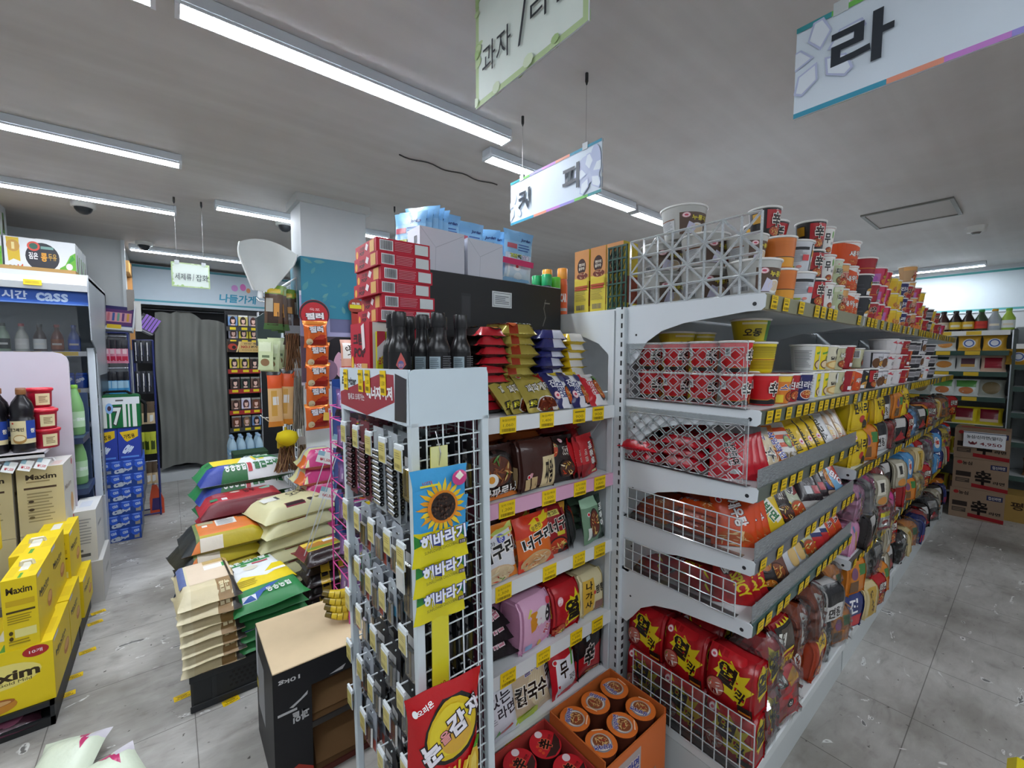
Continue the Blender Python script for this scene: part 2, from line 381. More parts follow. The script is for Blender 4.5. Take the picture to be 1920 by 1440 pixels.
# column with crown trim and the teal band of leaves
cl = slab('wall_column', .668, 2.92, 0, 1.075, 3.18, ZC, WALLM)
slab('trim_column_crown', .645, 2.897, ZC - .05, 1.098, 3.2, ZC, ENAMEL, 'c9ccca')
rd = random.Random(4)
leaf = [R(0, 0, 1, 1, '2f8098')]
for i in range(26):
    a, b, t, s_ = rd.random(), rd.random(), rd.uniform(0, pi), rd.uniform(.05, .1)
    pts = [(a + s_ * (cos(t) * p - .42 * sin(t) * q), b + s_ * (sin(t) * p + .42 * cos(t) * q)) for p, q in ((-1, 0), (-.5, .8), (.2, .9), (1, 0), (.2, -.9), (-.5, -.8))]
    if all(0 < p < 1 and 0 < q < 1 for p, q in pts): leaf.append(P(pts, rd.choice(('4b8f97', '5a9494', '478a96'))))
t = MB().box(.66, 2.912, 1.69, 1.083, 3.188, 2.068, '2f8098')
t.art(leaf, flat((.66, 2.911, 1.69), (.423, 0, 0), (0, 0, .378)), 1.12).art(leaf, flat((.659, 3.188, 1.69), (0, -.276, 0), (0, 0, .378)), .73)
struct(t.build('trim_column_band', CARD))
# teal bordered banners running round the top of the walls
def banner(name, p0, du, dv, ops, label, asp):
    b = MB().art(ops, flat(p0, du, dv), asp); d, h = Vector(du), Vector(dv); nn = d.cross(h).normalized() * -.006
    q = [Vector(p0) + nn, Vector(p0) + d + nn, Vector(p0) + d + h + nn, Vector(p0) + h + nn]; b.add(q, [(3, 2, 1, 0)], 'e8eef2')
    return tag(b.build(name, CARD), label, 'banner')
bn = [R(0, 0, 1, 1, 'ccdbe6'), R(0, .07, 1, .12, '5fa9b8'), R(0, .93, 1, .99, '5a9aa6')]
bn += [T('나들가게', .62, .3, .24, .24, '3f9fc0', bold=.03, shear=.1), E(.60, .6, .022, .09, 'd39ad8'), E(.655, .64, .02, .1, 'e27fc4'), E(.69, .56, .014, .07, 'e8a070')]
banner('store_banner', (-.28, 6.1, 2.0), (1.55, 0, 0), (0, 0, .42), bn, 'pale blue store banner with teal stripes and lettering above the grey curtain', 3.6)
bn2 = [R(0, 0, 1, 1, 'd8e4ea'), R(0, .04, 1, .09, '62b0b2'), R(0, .93, 1, .98, '4fa0a0')]
banner('wall_banner', (6.99, 3.4, 1.95), (0, -5.4, 0), (0, 0, .46), bn2, 'long white banner with teal border lines high on the far end wall', 12)
# ---------- ceiling fittings ----------
LITE = bpy.data.materials.new('led_diffuser'); LITE.use_nodes = True
bb = LITE.node_tree.nodes['Principled BSDF']; bb.inputs['Base Color'].default_value = lin('f4f8ff'); bb.inputs['Emission Color'].default_value = (.86, .92, 1, 1); bb.inputs['Emission Strength'].default_value = LAMP
def batten(x, y, label, L=1.17, along='x', z=2.4, grp='ceiling light battens'):
    t = thing('light_batten', (x, y, z), 0 if along == 'x' else pi / 2, label, 'ceiling light', grp)
    MB().box(0, -.034, .012, L, .034, .05, 'd4dae0', .003).box(0, -.034, .003, L, -.0315, .012, 'd4dae0').box(0, .0315, .003, L, .034, .012, 'd4dae0').build('housing', ENAMEL, t)
    MB().prism([(-.031, .011), (-.031, .004), (-.026, 0), (.026, 0), (.031, .004), (.031, .011)], .012, L - .012, 'f8faff', 'x').build('diffuser', LITE, t)
    b = MB(); b.box(0, -.0345, 0, .012, .0345, .018, 'e8ecf2'); b.build('end_cap', PLA, t); b = MB(); b.box(L - .012, -.0345, 0, L, .0345, .018, 'e8ecf2'); b.build('end_cap', PLA, t)
    return t
batten(.05, 1.55, 'LED batten above the battery rack, largest in view')
batten(-1.16, 1.55, 'LED batten cut by the top edge, in line with the largest one')
batten(1.23, 1.73, 'LED batten passing behind the hanging coffee sign'); batten(2.45, 1.75, 'LED batten end to end beyond the coffee sign')
batten(-1.08, 2.78, 'LED batten over the coffee boxes, nearer of two parallel ones'); batten(-1.09, 3.73, 'LED batten over the coffee boxes, farther of two parallel ones')
batten(.27, 3.41, 'LED batten running in behind the teal banded column'); batten(-.24, 5.22, 'LED batten in the recess above the grey curtain', .9)
batten(1.5, 3.41, 'LED batten showing beyond the column and the red boxes')
batten(6.6, .4, 'LED batten set crosswise at the far end wall', 1.2, 'y')
for i, (x, y) in enumerate(((-1.35, -.15), (-1.1, -1.1), (.35, -.95), (1.7, -1.25), (4.4, 1.75), (3.4, -1.3))):  # unseen battens, some of them added to brighten the near shelf fronts
    batten(x, y, ('LED batten out of view behind the photographer, by the coffee boxes', 'LED batten out of view at the very back corner', 'LED batten out of view over the near aisle', 'LED batten out of view along the aisle', 'LED batten hidden behind the gondola top', 'LED batten out of view at the far aisle')[i])
def dome(x, y, label):
    t = thing('dome_camera', (x, y, ZC), 0, label, 'security camera', 'dome cameras on the ceiling')
    MB().lathe([(.055, -.03), (.062, -.025), (.062, 0)], 'd8d8d4', 24).build('base', PLA, t)
    MB().lathe([(.002, -.072), (.02, -.068), (.035, -.056), (.044, -.04), (.046, -.03)], '23272b', 24).build('dome_lens', PLA, t)
dome(-.40, 4.03, 'dome camera by the second parallel LED batten'); dome(.72, 3.62, 'white dome camera beside the column'); dome(-.13, 5.05, 'dome camera at the corner of the recess')
t = thing('smoke_detector', (4.83, .36, ZC), 0, 'round white smoke detector near the ceiling hatch', 'smoke detector')
MB().lathe([(.03, -.045), (.05, -.04), (.055, -.02), (.06, 0)], 'd9d8d2', 20).build('base', PLA, t); MB().lathe([(.02, -.058), (.03, -.045)], '6f6c66', 12).build('sensor', PLA, t)
t = thing('access_hatch', (4.07, .62, ZC), 0, 'rectangular ceiling access hatch with grey metal rim', 'hatch')
MB().box(-.22, -.21, -.006, .22, .21, 0, 'b0aaa4').build('panel', MATTE, t)
for a in ((-.24, -.23, .24, -.21), (-.24, .21, .24, .23), (-.24, -.21, -.22, .21), (.22, -.21, .24, .21)): MB().box(a[0], a[1], -.012, a[2], a[3], 0, '6f6f68').build('rim', ENAMEL, t)
tag(MB().tube([(.93 + i * .03, 2.05 + .012 * sin(i * .9), ZC - .003) for i in range(21)], .0035, '3c3834', 5).build('ceiling_cable', MATTE), 'thin dark cable stuck along the ceiling near the coffee sign', 'cable')
# hanging signs (flat boards across the aisles, hung on wires)
def sign(x, y, z, wd, h, ops, label, rz=-pi / 2, drop=None, wires=(.15, .85)):
    t = thing('hanging_sign', (x, y, z), rz, label, 'sign', 'hanging aisle signs')
    b = MB().box(0, -.002, 0, wd, .002, h, 'e6ecf0').art(ops, flat((0, -.0021, 0), (wd, 0, 0), (0, 0, h)), wd / h).art(ops, flat((wd, .0021, 0), (-wd, 0, 0), (0, 0, h)), wd / h)
    b.build('board', CARD, t)
    for u in wires:
        MB().rod((u * wd, 0, h), (u * wd, 0, ZC - z - .03), .0008, 'aaa', 4).build('wire', STEEL, t)
        MB().lathe([(.002, 0), (.006, .012), (.006, .04)], '4a4a4a', 8).build('hook', STEEL, t, (u * wd, 0, ZC - z - .04))
        MB().box(u * wd - .012, -.005, h - .012, u * wd + .012, .005, h + .012, 'c8ced0').build('clip', PLA, t)
    return t
def flower(cu, cv, s_, c, asp, n=5):
    o = []
    for i in range(n):
        a = 2 * pi * i / n + .4; o.append(P([(cu + s_ * (cos(a) * p - sin(a) * q) / asp, cv + s_ * (sin(a) * p + cos(a) * q)) for p, q in ((.15, 0), (.55, .28), (1, .12), (1, -.12), (.55, -.28))], c))
        o.append(P([(cu + s_ * (cos(a) * p - sin(a) * q) / asp, cv + s_ * (sin(a) * p + cos(a) * q)) for p, q in ((.24, 0), (.56, .23), (.94, .08), (.94, -.08), (.56, -.23))], 'dde5ee'))
    return o
st = [(0, .3, '3f95b0'), (.3, .45, 'e2957c'), (.45, .6, 'c684cf'), (.6, .75, '9b92d8'), (.75, .88, '74c05c'), (.88, 1, '3a9298')]
edge = [R(a, 0, b, .055, c) for a, b, c in st] + [R(1 - b, .945, 1 - a, 1, c) for a, b, c in st]
sra = [R(0, 0, 1, 1, 'd7e2ec')] + edge + flower(.09, .58, .4, 'b7bfdc', 2.7) + [T('라', .22, .53, .19, .5, '2d333b', bold=.03), T('면', .8, .53, .19, .5, '2d333b', bold=.03)]
sign(1.05, .355, 1.952, .5, .18, sra, 'white sign with one big dark character, cut by the right edge')
sco = [R(0, 0, 1, 1, 'd4dfea')] + edge + flower(.06, .4, .34, 'c3cbe0', 2.7) + [E(.86, .5, .09, .3, 'bcc5de'), E(.95, .6, .05, .33, 'b6c0dc')] + flower(.9, .42, .4, 'b9c2de', 2.7) + [T('커', .19, .46, .15, .5, '2d333b', bold=.03), T('피', .72, .5, .17, .5, '3a4048', bold=.03)]
sign(1.19, 1.485, 2.02, .5, .18, sco, 'white two character sign hanging behind the toothbrush packs')
def leafpaper(seed, words_):
    rr = random.Random(seed); o = [R(0, 0, 1, 1, 'b9cf9c'), R(.035, .05, .965, .95, 'e4eee6')]
    for i in range(26):
        u, v = (rr.random(), rr.choice((.02, .05, .94, .97))) if i % 2 else (rr.choice((.02, .04, .96, .97)), rr.random())
        o.append(E(u, v, rr.uniform(.02, .05), rr.uniform(.02, .06), rr.choice(('c3d8a6', 'd5e4c4', 'aecb8c')), 8))
    return o + words_
sign(.70, 1.03, 2.14, .41, .29, leafpaper(1, [T('과자', .24, .36, .3, .26, '2a2e33', bold=.0), T('/', .5, .4, .08, .36, '2a2e33', bold=0), T('라면', .74, .42, .34, .27, '2a2e33', bold=.0)]), 'laminated green edged sign with handwriting, cut by the top edge')
sign(.035, 3.5, 1.89, .2, .155, leafpaper(2, [T('세제류', .3, .42, .42, .28, '2f3a40', bold=0), T('/', .56, .42, .04, .3, '2f3a40', bold=0), T('잡화', .79, .42, .32, .28, '2f3a40', bold=0)]), 'small green edged paper sign hanging in front of the store banner', 0)
sign(1.42, 3.05, 2.05, .4, .16, [R(0, 0, 1, 1, 'dfe6ea'), R(0, .93, 1, 1, '3a7a78'), R(0, 0, 1, .05, '3a7a78')], 'white sign seen edge on above the red biscuit boxes', -2.2)
# ---------- gondola shelving ----------
GX = [1.308, 2.374, 3.44, 4.506, 5.572]; GF, GB = .49, .963
TAGART = [R(0, 0, 1, 1, 'eec713'), R(.12, .72, .85, .78, '8a7420'), R(.1, .84, .7, .89, '8a7420'), R(.2, .46, .75, .6, '7d6a1e')] + bars(.1, .1, .9, .3, '6d5c18', 10, 3)
def tagmesh(wd, h, ops=TAGART):
    return MB().art(ops, flat((-wd / 2, 0, 0), (wd, 0, 0), (0, 0, h)), wd / h).add([(-wd / 2, .0006, 0), (wd / 2, .0006, 0), (wd / 2, .0006, h), (-wd / 2, .0006, h)], [(3, 2, 1, 0)], 'd9b712')
def tagart(txt, sub=None):
    o = [R(0, 0, 1, 1, 'f0cc12'), T(txt, .5, .47, .62, .2, '6f5a10', bold=.0)] + bars(.12, .1, .88, .28, '6d5a12', 12, len(txt) + ord(txt[-1]))
    return o + [T(sub, .5, .8, .8, .15, '7d6a18', bold=0)] if sub else o + lines(.1, .7, .9, .92, 1, '7d6a18')
def bracket(x, z, yb, yf, mirror=1):
    """stamped shelf arm: deep at the post, thin at the front, rounded nose"""
    D = yb - yf
    P_ = [(yf, z - .004), (yf + .006, z + .002), (yb, z + .002), (yb, z - .20), (yb - .025, z - .205), (yb - .05, z - .175), (yb - .085, z - .125), (yb - .14, z - .09), (yb - .22, z - .068), (yf + .05, z - .046), (yf + .012, z - .045), (yf + .002, z - .036)]
    b = MB().prism(P_, x - .0015, x + .0015, 'd3d9dd', 'x')
    b.prism([(yf + .03 + .006 * cos(a), z - .026 + .006 * sin(a)) for a in [i * pi / 4 for i in range(8)]], x - .002, x - .0016, '23262a', 'x')
    b.prism([(yb - .04 + .004 * cos(a), z - .1 + .004 * sin(a)) for a in [i * pi / 4 for i in range(8)]], x - .002, x - .0016, '23262a', 'x')
    return b
def gondola(i, x0, x1, levels, label, strips, lips=(), tags=None):
    g = thing('gondola_shelf', (0, 0, 0), 0, label, 'shelving unit', 'gondola shelving')
    def slot(b, x):
        for k in range(44): b.box(x - .006, GB - .0105, .16 + k * .034, x + .0065, GB - .0095, .178 + k * .034, '1c1e20')
    b = MB().box(x0 - .018, GB - .01, 0, x0 + .018, GB + .03, 1.63, 'ccd3d6', .002); slot(b, x0 + .009)
    for k in range(44): b.box(x0 - .0185, GB - .003, .16 + k * .034, x0 - .0175, GB + .004, .178 + k * .034, '1c1e20')
    b.build('upright', ENAMEL, g)
    if i == 3:
        b = MB().box(x1 - .018, GB - .01, 0, x1 + .018, GB + .032, 1.66, 'ccd3d6', .002); slot(b, x1); b.build('upright', ENAMEL, g)
    MB().box(x0 + .02, GB - .002, .1, x1 - .02, GB + .012, 1.6, 'aeb2b4').build('back_panel', ENAMEL, g)
    x1b = x1 - .0195 if i < 3 else x1; b = MB().box(x0, GF + .012, 0, x1b, GB - .01, .13, 'c3c8c8'); b.box(x0 - .001, GF, .13, x1b, GB - .01, .17, 'd2d6d6', .004)
    b.build('base_deck', ENAMEL, g)
    for k, z in enumerate(levels):
        b = MB().box(x0 + .003, GF + .012, z - .018, x1 - .021, GB - .01, z, 'dfe3e4'); b.box(x0 + .003, GF + .02, z - .04, x1 - .021, GF + .03, z - .018, 'c9cdcf')
        sh = b.build('shelf_board', ENAMEL, g)
        st_ = MB().prism([(GF + .012, z + .001), (GF - .001, z + .001), (GF + .004, z - .042), (GF + .014, z - .042)], x0 + .004, x1 - .018, strips[k], 'x').build('price_strip', PLA, g)
        r = random.Random(i * 7 + k); x = x0 + .03
        while x < x1 - .07:
            if tags is None or r.random() < tags:
                o = put('pricetag', lambda: tagmesh(.044, .038).build('price_tag', CARD), (0, 0, 0), cat='x'); del o['category'], o['label']
                o.parent = st_; o.location = (x + .022, GF - .0005, z - .0395); o.rotation_euler = (radians(6.5), 0, 0)
            x += r.choice((.062, .068, .075, .09, .13))
        if k in lips:
            MB().box(x0 + .006, GF + .004, z, x1 - .02, GF + .0065, z + .055, 'eee').build('front_lip', LIP, g)
        bracket(x0 + .0005, z, GB - .01, GF).build('shelf_arm', ENAMEL, g)
        bracket(x1 - .0195, z, GB - .01, GF).build('shelf_arm', ENAMEL, g)
    return g
SG, SK, SO = '5f665a', '5a6158', '8f8d72'
gondola(0, GX[0], GX[1], [1.628, 1.296, 1.07, .852, .661], 'nearest gondola section, with clear grid dividers at its end', [SO, SG, SK, '6a6c70', '3f5a54'], (2, 3, 4), .95)
for i in (1, 2, 3):
    gondola(i, GX[i], GX[i + 1], [1.628, 1.296, .945, .525], ('second gondola section from the near end, holding yellow noodle bags', 'third gondola section down the aisle, before the last', 'last gondola section, ending beside the brown cartons')[i - 1], [SO, SG, SK, SK], (), .9)
# the reverse face of the run, seen only at its near end
g = thing('gondola_shelf', (0, 0, 0), 0, 'far side of the gondola run, seen behind the yellow cartons', 'shelving unit', 'gondola shelving')
MB().box(1.301, GB + .056, 0, 1.306, 1.43, 1.248, 'cdd3d6').build('end_panel', ENAMEL, g)
MB().box(1.308, GB + .032, 1.61, 5.57, 1.50, 1.628, 'd5dadc').build('shelf_board', ENAMEL, g); MB().box(1.308, GB + .032, 1.25, 5.57, 1.42, 1.27, 'd5dadc').build('shelf_board', ENAMEL, g)
MB().prism([(GB + .032, 1.612), (1.40, 1.612), (1.42, 1.60), (1.41, 1.565), (1.24, 1.55), (1.16, 1.53), (1.08, 1.50), (1.03, 1.455), (1.01, 1.41), (GB + .032, 1.40)], 1.304, 1.307, 'd3d9dd', 'x').build('shelf_arm', ENAMEL, g)
MB().prism([(.99 + i * 0, 0) for i in ()] or [(GB + .032, .0), (GB + .055, 0), (GB + .055, 1.62), (GB + .032, 1.62)], 1.285, 1.33, 'd3d9dc', 'x').build('upright', ENAMEL, g)
MB().box(1.308, 1.43, 0, 5.57, 1.44, 1.25, 'b9bdbf').build('back_panel', ENAMEL, g)

# ---------- narrower shelf unit set against the near end ----------
LX0, LX1, LF, LB = .67, 1.296, .99, 1.42
LZ = [1.27, 1.013, .757, .475, .235]
u = thing('end_shelf', (0, 0, 0), 0, 'white end shelf of noodle packs behind the battery rack', 'shelving unit')
MB().box(LX0, LF + .02, 0, LX1, LB + .01, .05, 'b9bec0').build('plinth', ENAMEL, u)
MB().box(LX0 - .02, LF - .01, 0, LX0, LB + .01, 1.30, '8c4a66').build('side_panel', ENAMEL, u)
MB().box(LX0, LB, .05, LX1, LB + .012, 1.26, '34373c').build('back_panel', ENAMEL, u)
TA = [[(.085, '1,060', '농심/신라면'), (.34, '1,400', '농심/짜파'), (.585, '900', None), (.745, '900', None)], [(.08, '1,200', '오뚜기짜장'), (.36, '1,500', '농심/짜왕'), (.60, '1,200', '오뚜기볶음'), (.77, '1,800', '비빔면')],
      [(.06, '1,300', '농심/너구리'), (.37, '1,300', '농심/너구리'), (.60, '1,500', '농심/볶음'), (.78, '1,700', '건면볶음')], [(.09, '1,400', '삼양/불닭'), (.33, '1,600', '삼양/까르보'), (.585, '1,300', '오뚜기열라면'), (.77, '1,200', None)],
      [(.12, '1,000', None), (.43, '1,150', '멸치'), (.66, '1,200', None)]]
SC = ['e3e6e6', 'dba6c0', 'dfe2e2', 'd8dbdb', 'd4d6d4']
for k, z in enumerate(LZ):
    MB().box(LX0, LF + .01, z - .016, LX1, LB, z - .002, 'dfe2e3').build('shelf_board', ENAMEL, u)
    s_ = MB().prism([(LF + .01, z), (LF, z), (LF, z - .046), (LF + .004, z - .046), (LF + .006, z - .014), (LF + .01, z - .012)], LX0, LX1, SC[k], 'x').build('price_strip', ENAMEL, u)
    for q, (fx, p_, s2) in enumerate(TA[k]):
        o = tagmesh(.062, .05, tagart(p_, s2)).build('price_tag', CARD, s_, (LX0 + fx * (LX1 - LX0) + .06, LF - .0012, z - .049), (radians(1), 0, 0))
    if k == 1: MB().box(1.09, LF - .0015, z - .038, 1.118, LF - .0008, z - .006, '33333a').build('price_tag', CARD, s_)
    if k < 4: MB().prism([(LF + .012, z - .02), (LB, z - .02), (LB, z - .26 if k != 3 else z - .2), (LF + .17, z - .2), (LF + .06, z - .06)], LX1 - .004, LX1 - .001, 'd2d6d8', 'x').build('shelf_arm', ENAMEL, u)
# clear plastic dividers and the lattice basket wall at the gondola end
def lattice(key, wd, h, kind, cell, label, loc, rot, name='shelf_divider', cat='divider', shear=0):
    """panel in local x (width) and z (height); bars 4 mm thick"""
    t = thing(name, loc, rot, label, cat, 'clear dividers at the gondola end'); b = MB(); bw = .0042 if kind == 'x' else .0022; n = int(wd / cell); m = max(1, int(h / cell)); sh = lambda x, z: (x, 0, z + shear * x)
    def bar(a, c):
        a, c = Vector(a), Vector(c); b.rod(a, c, bw, 'eef2f2', 4, smooth=False)
    if kind == 'd':
        lo, hi, zl, zh, q = .016, wd - .012, .006, h - .02, .0125
        def seg(p, r, mb_, thick=0):
            # clip the line p-r to the window, then draw it
            (xa, za), (xb, zb) = p, r; t0, t1 = 0., 1.
            for d, e0, e1 in ((xb - xa, lo - xa, hi - xa), (zb - za, zl - za, zh - za)):
                if abs(d) < 1e-9: continue
                a_, b_ = sorted((e0 / d, e1 / d)); t0, t1 = max(t0, a_), min(t1, b_)
            if t1 - t0 < .02: return
            A = (xa + (xb - xa) * t0, 0, za + (zb - za) * t0); B = (xa + (xb - xa) * t1, 0, za + (zb - za) * t1)
            mb_.rod(A, B, thick or .001, 'f4f8f8', 4, smooth=False)
        px, pz = cell, cell * .92; nx, nz = int((hi - lo) / px), int((zh - zl) / pz); px, pz = (hi - lo) / nx, (zh - zl) / nz; f2 = MB()
        def dia(cx, cz, k_=.37):
            p_ = [(cx + px * k_ * c_, 0, cz + pz * k_ * s_) for c_, s_ in ((1, 0), (0, 1), (-1, 0), (0, -1))]
            p_ = [(min(hi, max(lo, a_)), 0, min(zh, max(zl, c_))) for a_, _, c_ in p_]
            b.tube(p_ + [p_[0]], .0011, 'f6fafa', 4)
        for i in range(nx + 1):
            for j in range(nz + 1): dia(lo + i * px, zl + j * pz)
        for i in range(nx):
            for j in range(nz): dia(lo + (i + .5) * px, zl + (j + .5) * pz)
        def strip(x0_, z0_, x1_, z1_):
            d_ = Vector((x1_ - x0_, 0, z1_ - z0_)).normalized(); q_ = Vector((-d_.z, 0, d_.x)) * q * .4; A, B = Vector((x0_, .0006, z0_)), Vector((x1_, .0006, z1_)); f2.add([A - q_, B - q_, B + q_, A + q_], [(0, 1, 2, 3)], 'eef')
        for i in range(nx):
            for j in range(nz):
                X, Z = lo + i * px, zl + j * pz
                strip(X + px / 2, Z, X + px, Z + pz / 2); strip(X + px, Z + pz / 2, X + px / 2, Z + pz); strip(X + px / 2, Z + pz, X, Z + pz / 2); strip(X, Z + pz / 2, X + px / 2, Z)
        f2.add([(0, .0006, 0), (lo, .0006, 0), (lo, .0006, h), (0, .0006, h)], [(0, 1, 2, 3)], 'eef').add([(hi, .0006, 0), (wd, .0006, 0), (wd, .0006, h), (hi, .0006, h)], [(0, 1, 2, 3)], 'eef').add([(lo, .0006, zh), (hi, .0006, zh), (hi, .0006, h), (lo, .0006, h)], [(0, 1, 2, 3)], 'eef')
        f2.build('sheet', BARM, t)
        b.box(lo, -.0015, zh, hi, .0015, zh + .0018, 'f4f8f8'); b.box(0, -.0015, h - .0015, wd, .0015, h, 'f4f8f8'); b.box(wd - .002, -.0015, 0, wd, .0015, h, 'f4f8f8'); b.box(0, -.0015, 0, .0015, .0015, h, 'f4f8f8')
    else:
        for i in range(n + 1): bar(sh(i * wd / n, 0), sh(i * wd / n, h))
        for j in range(m + 1): bar(sh(0, j * h / m), sh(wd, j * h / m))
        if kind == 'x':
            for i in range(n):
                for j in range(m):
                    a, c = (i, j), (i + 1, j + 1)
                    if (i + j) % 2: a, c = (i + 1, j), (i, j + 1)
                    bar(sh(a[0] * wd / n, a[1] * h / m), sh(c[0] * wd / n, c[1] * h / m))
    b.build('lattice', CLEARE, t)
    if kind == 'g': MB().add([sh(0, 0), sh(wd, 0), sh(wd, h), sh(0, h)], [(0, 1, 2, 3)], 'eef').build('sheet', CLEAR, t)
    MB().box(0, 0, -.002, wd, .03, 0, 'eee').build('foot', CLEAR, t) if not shear else None
    return t
lattice('a', .44, .232, 'x', .052, 'clear lattice basket wall in front of the white bowls on the gondola top', (1.322, .955, 1.632), -pi / 2, 'basket_wall', 'basket wall')
lattice('b', .42, .2, 'd', .047, 'clear diamond lattice divider in front of the red cups', (1.3025, .95, 1.298), -pi / 2)
lattice('c', .43, .2, 'd', .047, 'clear diamond lattice divider over the stacked red packs', (1.3025, .95, 1.072), -pi / 2)
lattice('d', .40, .115, 'g', .036, 'low clear square grid divider by the orange shrimp noodle packs', (1.3025, .93, .855), -pi / 2)
lattice('e', .40, .11, 'g', .036, 'low clear square grid divider by the small red noodle packs', (1.3025, .94, .663), -pi / 2)
lattice('f', .42, .2, 'g', .036, 'clear square grid leaning by the big red multipacks at the base', (1.300, .89, .172), (0, 0, -pi / 2))
# ---------- product builders ----------
def cup(name, rb, rt, h, ops, base, lid='d8d6d2', span=200, mat_=None, rimc='f0eeea'):
    rf = lambda z: rb + (rt - rb) * z / h
    b = MB().lathe([(rb - .002, 0), (rb, .003), (rt - .001, h - .006)], base, 28, caps=True)
    b.lathe([(rt, h - .007), (rt + .003, h - .005), (rt + .003, h - .001), (rt, h)], rimc, 28, caps=False)
    def f(u, v, l=0):
        z = .004 + v * (h - .012); r = rf(z) + .0003 + l * LAY; a = -pi / 2 + radians(span) * (u - .5); return (r * cos(a), r * sin(a), z)
    b.art(ops, f, radians(span) * (rb + rt) / 2 / h, 14, 1)
    o = b.build(name, mat_ or PAPER)
    MB().lathe([(rt + .001, 0), (rt - .001, .0012)], lid, 28).build('lid', FOIL, o, (0, 0, h - .0008))
    return o
def pillow_fn(W, H, Tk, seed=0, boxy=.0, seal=.013, side=1, swap=0, asym=.5):
    """pillow bag; sealed fins at top and bottom, or (swap) at the two sides"""
    rd = random.Random(seed); ph = [rd.uniform(0, 6) for _ in range(6)]; am = .0016 + .012 * Tk
    S_, X_ = (W, H) if swap else (H, W)      # sealed length, cross length
    rise = max(.02, min(Tk * (.75 - .45 * boxy), S_ * .4)); ru = max(.008, min(X_ * .5, Tk * (.9 - .75 * boxy)))
    def f(u, v, l=0):
        s1, c1 = (u, v) if swap else (v, u)
        d = min(s1, 1 - s1) * S_ - seal; t = 0 if d <= 0 else min(1, d / rise); sh = sin(pi / 2 * t) ** .65
        e = min(1, min(c1, 1 - c1) * X_ / ru); su = sqrt(max(0, 1 - (1 - e) ** 2))
        y = Tk * (asym if side > 0 else 1 - asym) * sh * su
        q = (1 - sh) * .9 + .12 + boxy * .12
        wr = am * q * (sin(c1 * 17 + ph[0]) * sin(s1 * 5 + ph[1]) + .6 * sin(c1 * 31 + ph[2] + s1 * 9) + .5 * sin(s1 * 23 + ph[3])) * (.15 + .85 * su)
        if d <= 0: wr = .0022 * sin(c1 * 9 + ph[4] + (2 if s1 > .5 else 0)) * su
        k = 1 + .10 * (1 - sh) * (1 - boxy * .6)
        return ((u - .5) * W * (1 if swap else k), -side * (y + wr * side + .0004 + l * LAY), (.5 + (v - .5) * k) * H if swap else v * H)
    return f
def pack(name, W, H, Tk, ops, back=None, seed=0, boxy=0, m=None, nu=9, nv=11, seal=.013, swap=0, asym=.5):
    b = MB().art(ops, pillow_fn(W, H, Tk, seed, boxy, seal, 1, swap, asym), W / H, nu, nv)
    f = pillow_fn(W, H, Tk, seed, boxy, seal, -1, swap, asym)
    b.grid(lambda u, v: f(1 - u, v), nu, nv, back or ops[0][5])
    return b.build(name, m or FILM)
def multi(name, W, H, Tk, ops, sideops=None, back=None, seed=0, m=None):
    """boxy multipack bag: front and side faces printed, gathered film at the top"""
    rd = random.Random(seed); base = back or ops[0][5]
    k = [rd.uniform(-1, 1) for _ in range(8)]
    def warp(x, y, z):
        t = z / H; g = max(0, (t - .8) / .2); s_ = 1 - .35 * g * g
        bul = .006 * sin(pi * min(t, 1)) 
        return (x * (1 + .02 * k[0] * t) + .004 * sin(z * 40 + k[1] * 3) * (y / Tk), y * s_ + (bul if y > 0 else -bul) + .003 * sin(x * 45 + k[2] * 6 + z * 30), z + .004 * k[3] * x / W)
    def face(p0, du, dv, n):
        p0, du, dv, n = map(Vector, (p0, du, dv, n))
        def f(u, v, l=0):
            p = p0 + du * u + dv * v; e = min(u, 1 - u, v, 1 - v); c = -.010 * max(0, 1 - e / .09) ** 2
            q = Vector(warp(*p)); return tuple(q + n * (c + .0004 + l * LAY))
        return f
    b = MB().art(ops, face((-W / 2, -Tk / 2, 0), (W, 0, 0), (0, 0, H), (0, -1, 0)), W / H, 7, 8)
    so = sideops or [R(0, 0, 1, 1, base)]
    b.art(so, face((W / 2, -Tk / 2, 0), (0, Tk, 0), (0, 0, H), (1, 0, 0)), Tk / H, 4, 8)
    b.art(so, face((-W / 2, Tk / 2, 0), (0, -Tk, 0), (0, 0, H), (-1, 0, 0)), Tk / H, 4, 8)
    pl = [R(0, 0, 1, 1, base)]
    b.art(pl, face((W / 2, Tk / 2, 0), (-W, 0, 0), (0, 0, H), (0, 1, 0)), W / H, 5, 6)
    b.art(pl, face((-W / 2, -Tk / 2, H), (W, 0, 0), (0, Tk, 0), (0, 0, 1)), W / Tk, 5, 4)
    b.art(pl, face((-W / 2, Tk / 2, 0), (W, 0, 0), (0, -Tk, 0), (0, 0, -1)), W / Tk, 2, 2)
    return b.build(name, m or FILM)
def carton(name, W, D, H, base, front=None, right=None, left=None, top=None, m=None, bev=.002, cols=None):
    b = MB().box(-W / 2, 0, 0, W / 2, D, H, base, bev, cols=cols)
    if front: b.art(front, flat((-W / 2, 0, 0), (W, 0, 0), (0, 0, H)), W / H)
    if right: b.art(right, flat((W / 2, 0, 0), (0, D, 0), (0, 0, H)), D / H)
    if left: b.art(left, flat((-W / 2, D, 0), (0, -D, 0), (0, 0, H)), D / H)
    if top: b.art(top, flat((-W / 2, 0, H), (W, 0, 0), (0, D, 0)), W / D)
    return b.build(name, m or CARD)
